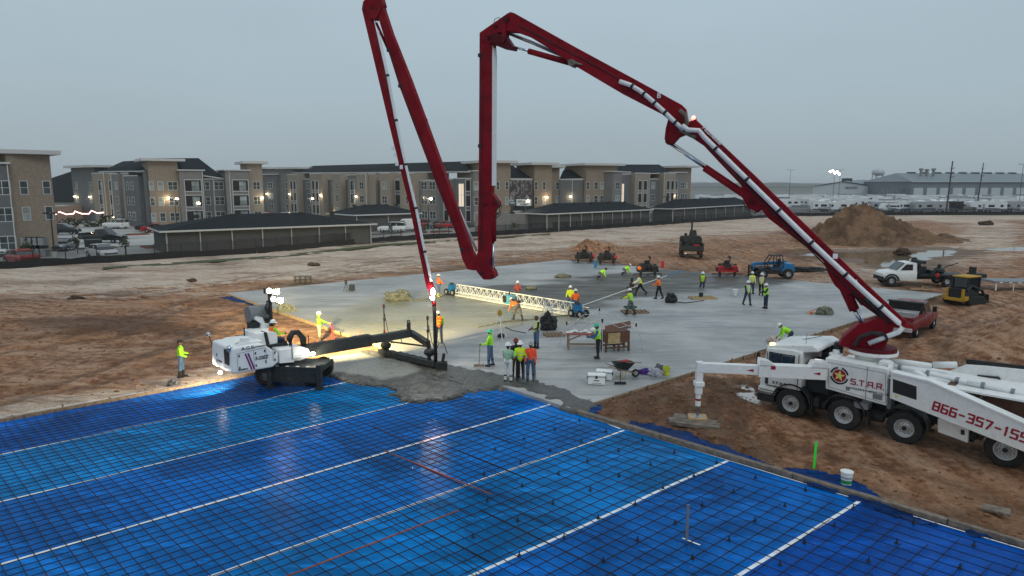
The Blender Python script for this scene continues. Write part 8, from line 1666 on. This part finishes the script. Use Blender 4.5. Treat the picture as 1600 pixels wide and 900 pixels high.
bucket('white bucket standing on the slab behind the pallet, left of the group of four', 1148, 462, M_['whitec'], 0, 1.1); q = G(1149, 457); m = MB(frame(*q, 0)); m.lathe([(0, .38), (.2, .38), (.22, .62), (.0, .62)], (0, 0, -.38), (0, 0, 1), 16); obj('white_tub', m, M_['whitec'], label='second white tub right behind the bucket near the group of four', cat='tub', sharp=40)
# ---------------------------------------------------------------- bags, heaps, pallets
def blob(name, label, cat, px, py, r, mt, seed, z=0, grp=None):
    q = G(px, py, z); m = MB(); m.ell((0, 0, 0), r, 40, 24); vs = []
    for v in m.v:
        n_ = mnoise.fractal(Vector((v.x / r[0] * 1.4 + seed, v.y / r[1] * 1.4, v.z / r[2] * 1.4)), 1.0, 2.2, 4); n2_ = abs(mnoise.noise(Vector((v.x / r[0] * 3.5 + seed, v.y / r[1] * 3.5, v.z / r[2] * 3)))); v = v * (1 + .38 * n_ - .30 * n2_); v.z = max(v.z * (1 if v.z < 0 else 1.1), -r[2] * .55); vs.append(Vector((q[0], q[1], z + r[2] * .55)) + v)
    m.v = vs; return obj(name, m, mt, label=label, cat=cat, group=grp)
blob('bag_heap', 'big black sheeted bundle standing right of the bareheaded worker', 'bundle', 856, 515, (.52, .4, .62), M_['blackcloth'], 1); stick('handle', 'pale handle sticking out of the black bundle', 'handle', Vector((*G(853, 513), .7)), Vector((*G(852, 513), 1.15)), .03, M_['alu'])
blob('trash_bag', 'black bag standing alone on the middle of the slab', 'bag', 1048, 473, (.42, .32, .48), M_['blackcloth'], 2)
blob('cloth_heap', 'mound of grey muddy sheeting at the wet area left of the hose', 'cloth', 622, 468, (1.15, .8, .42), M_['tarp'], 3); blob('cloth_heap', 'crumpled green-grey cloth on the far slab, left of the kneeling finisher', 'cloth', 879, 434, (.75, .5, .22), M_['tarp'], 4)
blob('cloth_heap', 'dark tarp heap with orange tool on the right part of the slab', 'cloth', 1288, 491, (.6, .4, .3), M_['tarp'], 5); blob('cloth_heap', 'greenish rag pile next to the form boards left of the machine boom', 'cloth', 447, 488, (.7, .4, .38), M_['tarp'], 6, -.1)
blob('purple_bag', 'crumpled purple bag lying on the slab near the yellow bucket', 'bag', 1007, 584, (.28, .2, .15), mat('purple_cloth', (.07, .03, .2), .7), 7); blob('clear_bag', 'pale crumpled plastic bag between the purple bag and the bucket', 'bag', 1024, 587, (.3, .22, .2), mat('clear_plastic', (.33, .33, .38), .3), 8); blob('mesh_bag', 'grey bag behind the pale plastic bag', 'bag', 1030, 580, (.22, .2, .22), mat('grey_cloth', (.13, .12, .15), .8), 9)
blob('rock', 'dark rounded stone lying on the dirt beside the man at left', 'rock', 273, 602, (.26, .18, .18), mat('stone', (.10, .095, .10), .9, vary=.3, bump=.6), 10, -.12); blob('equipment_bag', 'small dark bag under the laser tripod', 'bag', 783, 527, (.2, .15, .14), M_['blackcloth'], 11)
blob('cloth_heap', 'long black crumpled sheeting on the dirt right of the telehandler', 'cloth', 1255, 424, (2.6, .5, .3), M_['blackcloth'], 12, -.12); blob('cloth_heap', 'black rags at the right end of the far slab edge', 'cloth', 1395, 446, (.8, .4, .12), M_['blackcloth'], 13, -.1)
q = G(1271, 490); m = MB(); m.bar((q[0] - .5, q[1], .05), (q[0] + .9, q[1] + .3, .5), .05); m.ell((q[0] - .2, q[1] - .15, .1), (.14, .1, .1), 8, 6, 1); obj('power_saw', m, [M_['woodlight'], M_['orange']], label='orange hand tool with long wooden handle leaning on the dark tarp heap', cat='tool')
blob('white_bag', 'pale pinkish bundle on the slab edge in front of the bending worker', 'bag', 1207, 536, (.34, .22, .24), mat('pale_pink_bag', (.55, .45, .42), .5), 21, 0)
M_['darksoil'] = mat('dark_soil', (.07, .045, .03), .95, vary=.4, bump=.6)
for i, (px, py, r) in enumerate(((490, 416, .5), (300, 440, .35), (120, 470, .5), (1540, 352, 1.2), (1410, 398, .9))): blob('soil_lump', 'dark clump of soil %s' % ('on the pale ground behind the steel rack', 'on the pale ground left of the steel rack', 'on the brown dirt at the far left', 'on the far right ground before the camper fence', 'rising out of the puddle')[i], 'soil lump', px, py, (r * 1.3, r * .8, r * .5), M_['darksoil'], 30 + i, -.16)
def pallet(label, px, py, rz, mt, n=7, w=1.1, L=1.2):
    q = G(px, py); M = frame(*q, 0, R(rz)); th = thing('pallet', label, 'pallet', M, 'wooden pallets')
    for y in (-.5, 0, .42): m = MB(M); m.box(-L / 2, L / 2, y * w - .0, y * w + .08, 0, .09); obj('bearer', m, mt, th)
    for i in range(n): x = -L / 2 + i * (L - .1) / (n - 1); m = MB(M); m.box(x, x + .1, -w / 2, w / 2, .09, .11); obj('slat', m, mt, th)
    return M
Mp = pallet('pale pallet with a small bucket on it in front of the group of four', 1098, 466, 8, M_['woodlight'], 8, 1.2, 1.9); m = MB(Mp); m.lathe([(0, 0), (.14, 0), (.16, .14), (.16, .3), (0, .3)], (-.1, .1, .11), (0, 0, 1), 14); obj('paint_bucket', m, M_['black'], label='small dark bucket standing on the pale pallet', cat='bucket', sharp=40)
pallet('dark pallet under green cloth behind the pole-pushing worker', 992, 488, 5, M_['wood'], 7, 1.0, 1.7); blob('cloth_heap', 'dark green cloth lying on the pallet by the float pole', 'cloth', 985, 482, (.45, .3, .14), mat('green_cloth', (.02, .09, .06), .8), 14, .1)
pallet('grey pallet pushed under the black bundle', 866, 524, 12, M_['wood'], 6, .8, 1.1)
q = G(884, 414); m = MB(frame(*q, 0)); m.cyl((2.9, -2.2, 0), (2.9, -2.2, .75), .16, n=14); obj('dark_drum', m, M_['blue'], label='dark blue drum standing left of the far kneeling finisher', cat='drum') 
q = G(1035, 418, -.1); m = MB(frame(*q, -.1)); m.cyl((0, 0, 0), (0, 0, .7), .16, n=12); obj('red_drum', m, M_['red2'], label='small dark red drum beyond the far slab edge', cat='drum')
# steel rack on the dirt
q = G(473, 443, -.12); M = frame(*q, -.12, R(10)); th = thing('steel_rack', 'low black steel rack standing on the bare dirt', 'rack', M)
for x in (-.65, -.2, .25, .7):
    m = MB(M); m.bar((x, -.35, 0), (x, -.35, .62), .05); m.bar((x, .35, 0), (x, .35, .62), .05); m.bar((x, -.35, .62), (x, .35, .62), .04); obj('upright', m, M_['black'], th)
m = MB(M)
for y in (-.35, .35):
    for z in (.08, .35, .62): m.bar((-.65, y, z), (.7, y, z), .045)
for i in range(9): m.bar((-.6 + i * .15, -.35, .62), (-.6 + i * .15, .35, .62), .025)
obj('shelf_bars', m, M_['black'], th)
# stakes, lath, loose timber, far clods
m = MB(); q = G(1270, 732, -.12); m.prism([(q[0], q[1], -.12), (q[0] + .07, q[1], -.12), (q[0] + .10, q[1] + .02, .72), (q[0] + .03, q[1] + .02, .72)], (0, .015, 0)); lt = obj('survey_lath', m, mat('fluorescent_green', (.03, .75, .05), .6, vary=.15), label='bright green survey lath stuck in the dirt beyond the blue sheet', cat='survey stake')
q = G(1073, 845, -.12); m = MB(); m.box(q[0] - .03, q[0] + .03, q[1] - .02, q[1] + .02, -.12, .82); obj('grade_stake', m, M_['grey'], label='thin grey stake rising out of the blue sheet in the foreground', cat='stake')
m = MB(); ribbon(m, G(1066, 841, -.1), G(1094, 852, -.1), .05, -.095, 6, 0); obj('tape_strip', m, M_['tape'], label='short white tape strip at the foot of the grey stake', cat='tape')
m = MB(frame(*G(1557, 798, -.1), -.1, R(-35))); m.box(-.3, .3, -.2, .2, 0, .06); obj('loose_board', m, M_['weathered_timber'], label='grey board lying on the dirt near the bottom right corner', cat='board', bev=.01)
m = MB(frame(*G(1442, 453, -.1), -.1, R(-14))); m.box(-.9, .9, -.08, .08, 0, .08); m.box(-.1, .0, -.06, .06, .08, .28); obj('loose_board', m, M_['woodlight'], label='pale timber lying on the dirt before the white flatbed truck', cat='board')
for i, (px, h) in enumerate(((516, 1.0), (519, .8), (560, .5), (600, .45))): q = G(px + 3, 534 - i, -.1); m = MB(); m.cyl((q[0], q[1], -.1), (q[0], q[1], h), .018, n=6); obj('steel_pin', m, M_['red2'], label=('taller red steel pin in front of the green-hooded worker', 'shorter red steel pin beside the tall one', 'steel pin in the lit dirt under the machine boom', 'rightmost steel pin in the lit dirt')[i], cat='steel pin')
# thin rail line hoses
def hose(label, pts, r, mt=None, z=.03):
    m = MB(); m.tube([(*G(x, y), z + .01 * math.sin(i * 2)) for i, (x, y) in enumerate(pts)], r, 6); return obj('hose', m, mt or M_['black'], label=label, cat='hose', smooth=True)
hose('black cable trailing right from the black bag on the slab', [(1055, 472), (1070, 474), (1085, 472), (1100, 470)], .03); hose('flat muddy strap lying along the wet concrete edge', [(745, 512), (790, 503), (830, 500), (880, 494), (905, 492)], .06, M_['tarp']); hose('muddy hose running right from the grey sheeting heap', [(640, 470), (665, 468), (690, 463), (712, 458)], .06, M_['tarp'])
hose('thin dark cable curving on the slab by the laser tripod', [(790, 512), (800, 517), (812, 519), (822, 521)], .02)
# clods scattered on the dirt
cm_ = MB(); rn = random.Random(3); pc_ = []
for i in range(4200):
    if i % 7 < 2: px, py = rn.uniform(900, 1230), rn.uniform(590, 700)
    elif i % 3 == 0: px, py = rn.uniform(900, 1600), rn.uniform(560, 830)
    elif i % 3 == 1: px, py = rn.uniform(0, 500), rn.uniform(440, 620)
    else: px, py = rn.uniform(1100, 1600), rn.uniform(430, 560)
    pc_.append(G(px, py, -.12))
PX_ = np.array([p[0] for p in pc_]); PY_ = np.array([p[1] for p in pc_]); ok_ = (sdpoly(PX_, PY_, SLAB) < -.3) & (sdpoly(PX_, PY_, BAY) < -.6); PZ_ = ground_z(PX_, PY_)
for x, y, z, k in zip(PX_, PY_, PZ_, ok_):
    if k: r = abs(rn.gauss(.02, .03)) + .015; cm_.ell((x, y, z), (r * rn.uniform(.8, 1.4), r, r * .7), 5, 3)
obj('soil_clods', cm_, M_['dirtsmall'], kind='stuff', label='scattered clods of reddish soil on the bare ground', cat='soil clods')
# ---------------------------------------------------------------- air
m = MB(); m.box(-4200, 4200, -300, 6200, -2.0, 32); hz = obj('haze', m, [], kind='stuff')
hm = bpy.data.materials.new('haze_air'); hm.use_nodes = True; t_ = hm.node_tree; t_.nodes.clear(); o_ = t_.nodes.new('ShaderNodeOutputMaterial'); v_ = t_.nodes.new('ShaderNodeVolumePrincipled'); v_.inputs['Color'].default_value = (.94, .97, 1, 1); v_.inputs['Density'].default_value = .0002; v_.inputs['Anisotropy'].default_value = 0
t_.links.new(v_.outputs[0], o_.inputs['Volume']); hz.data.materials.append(hm)
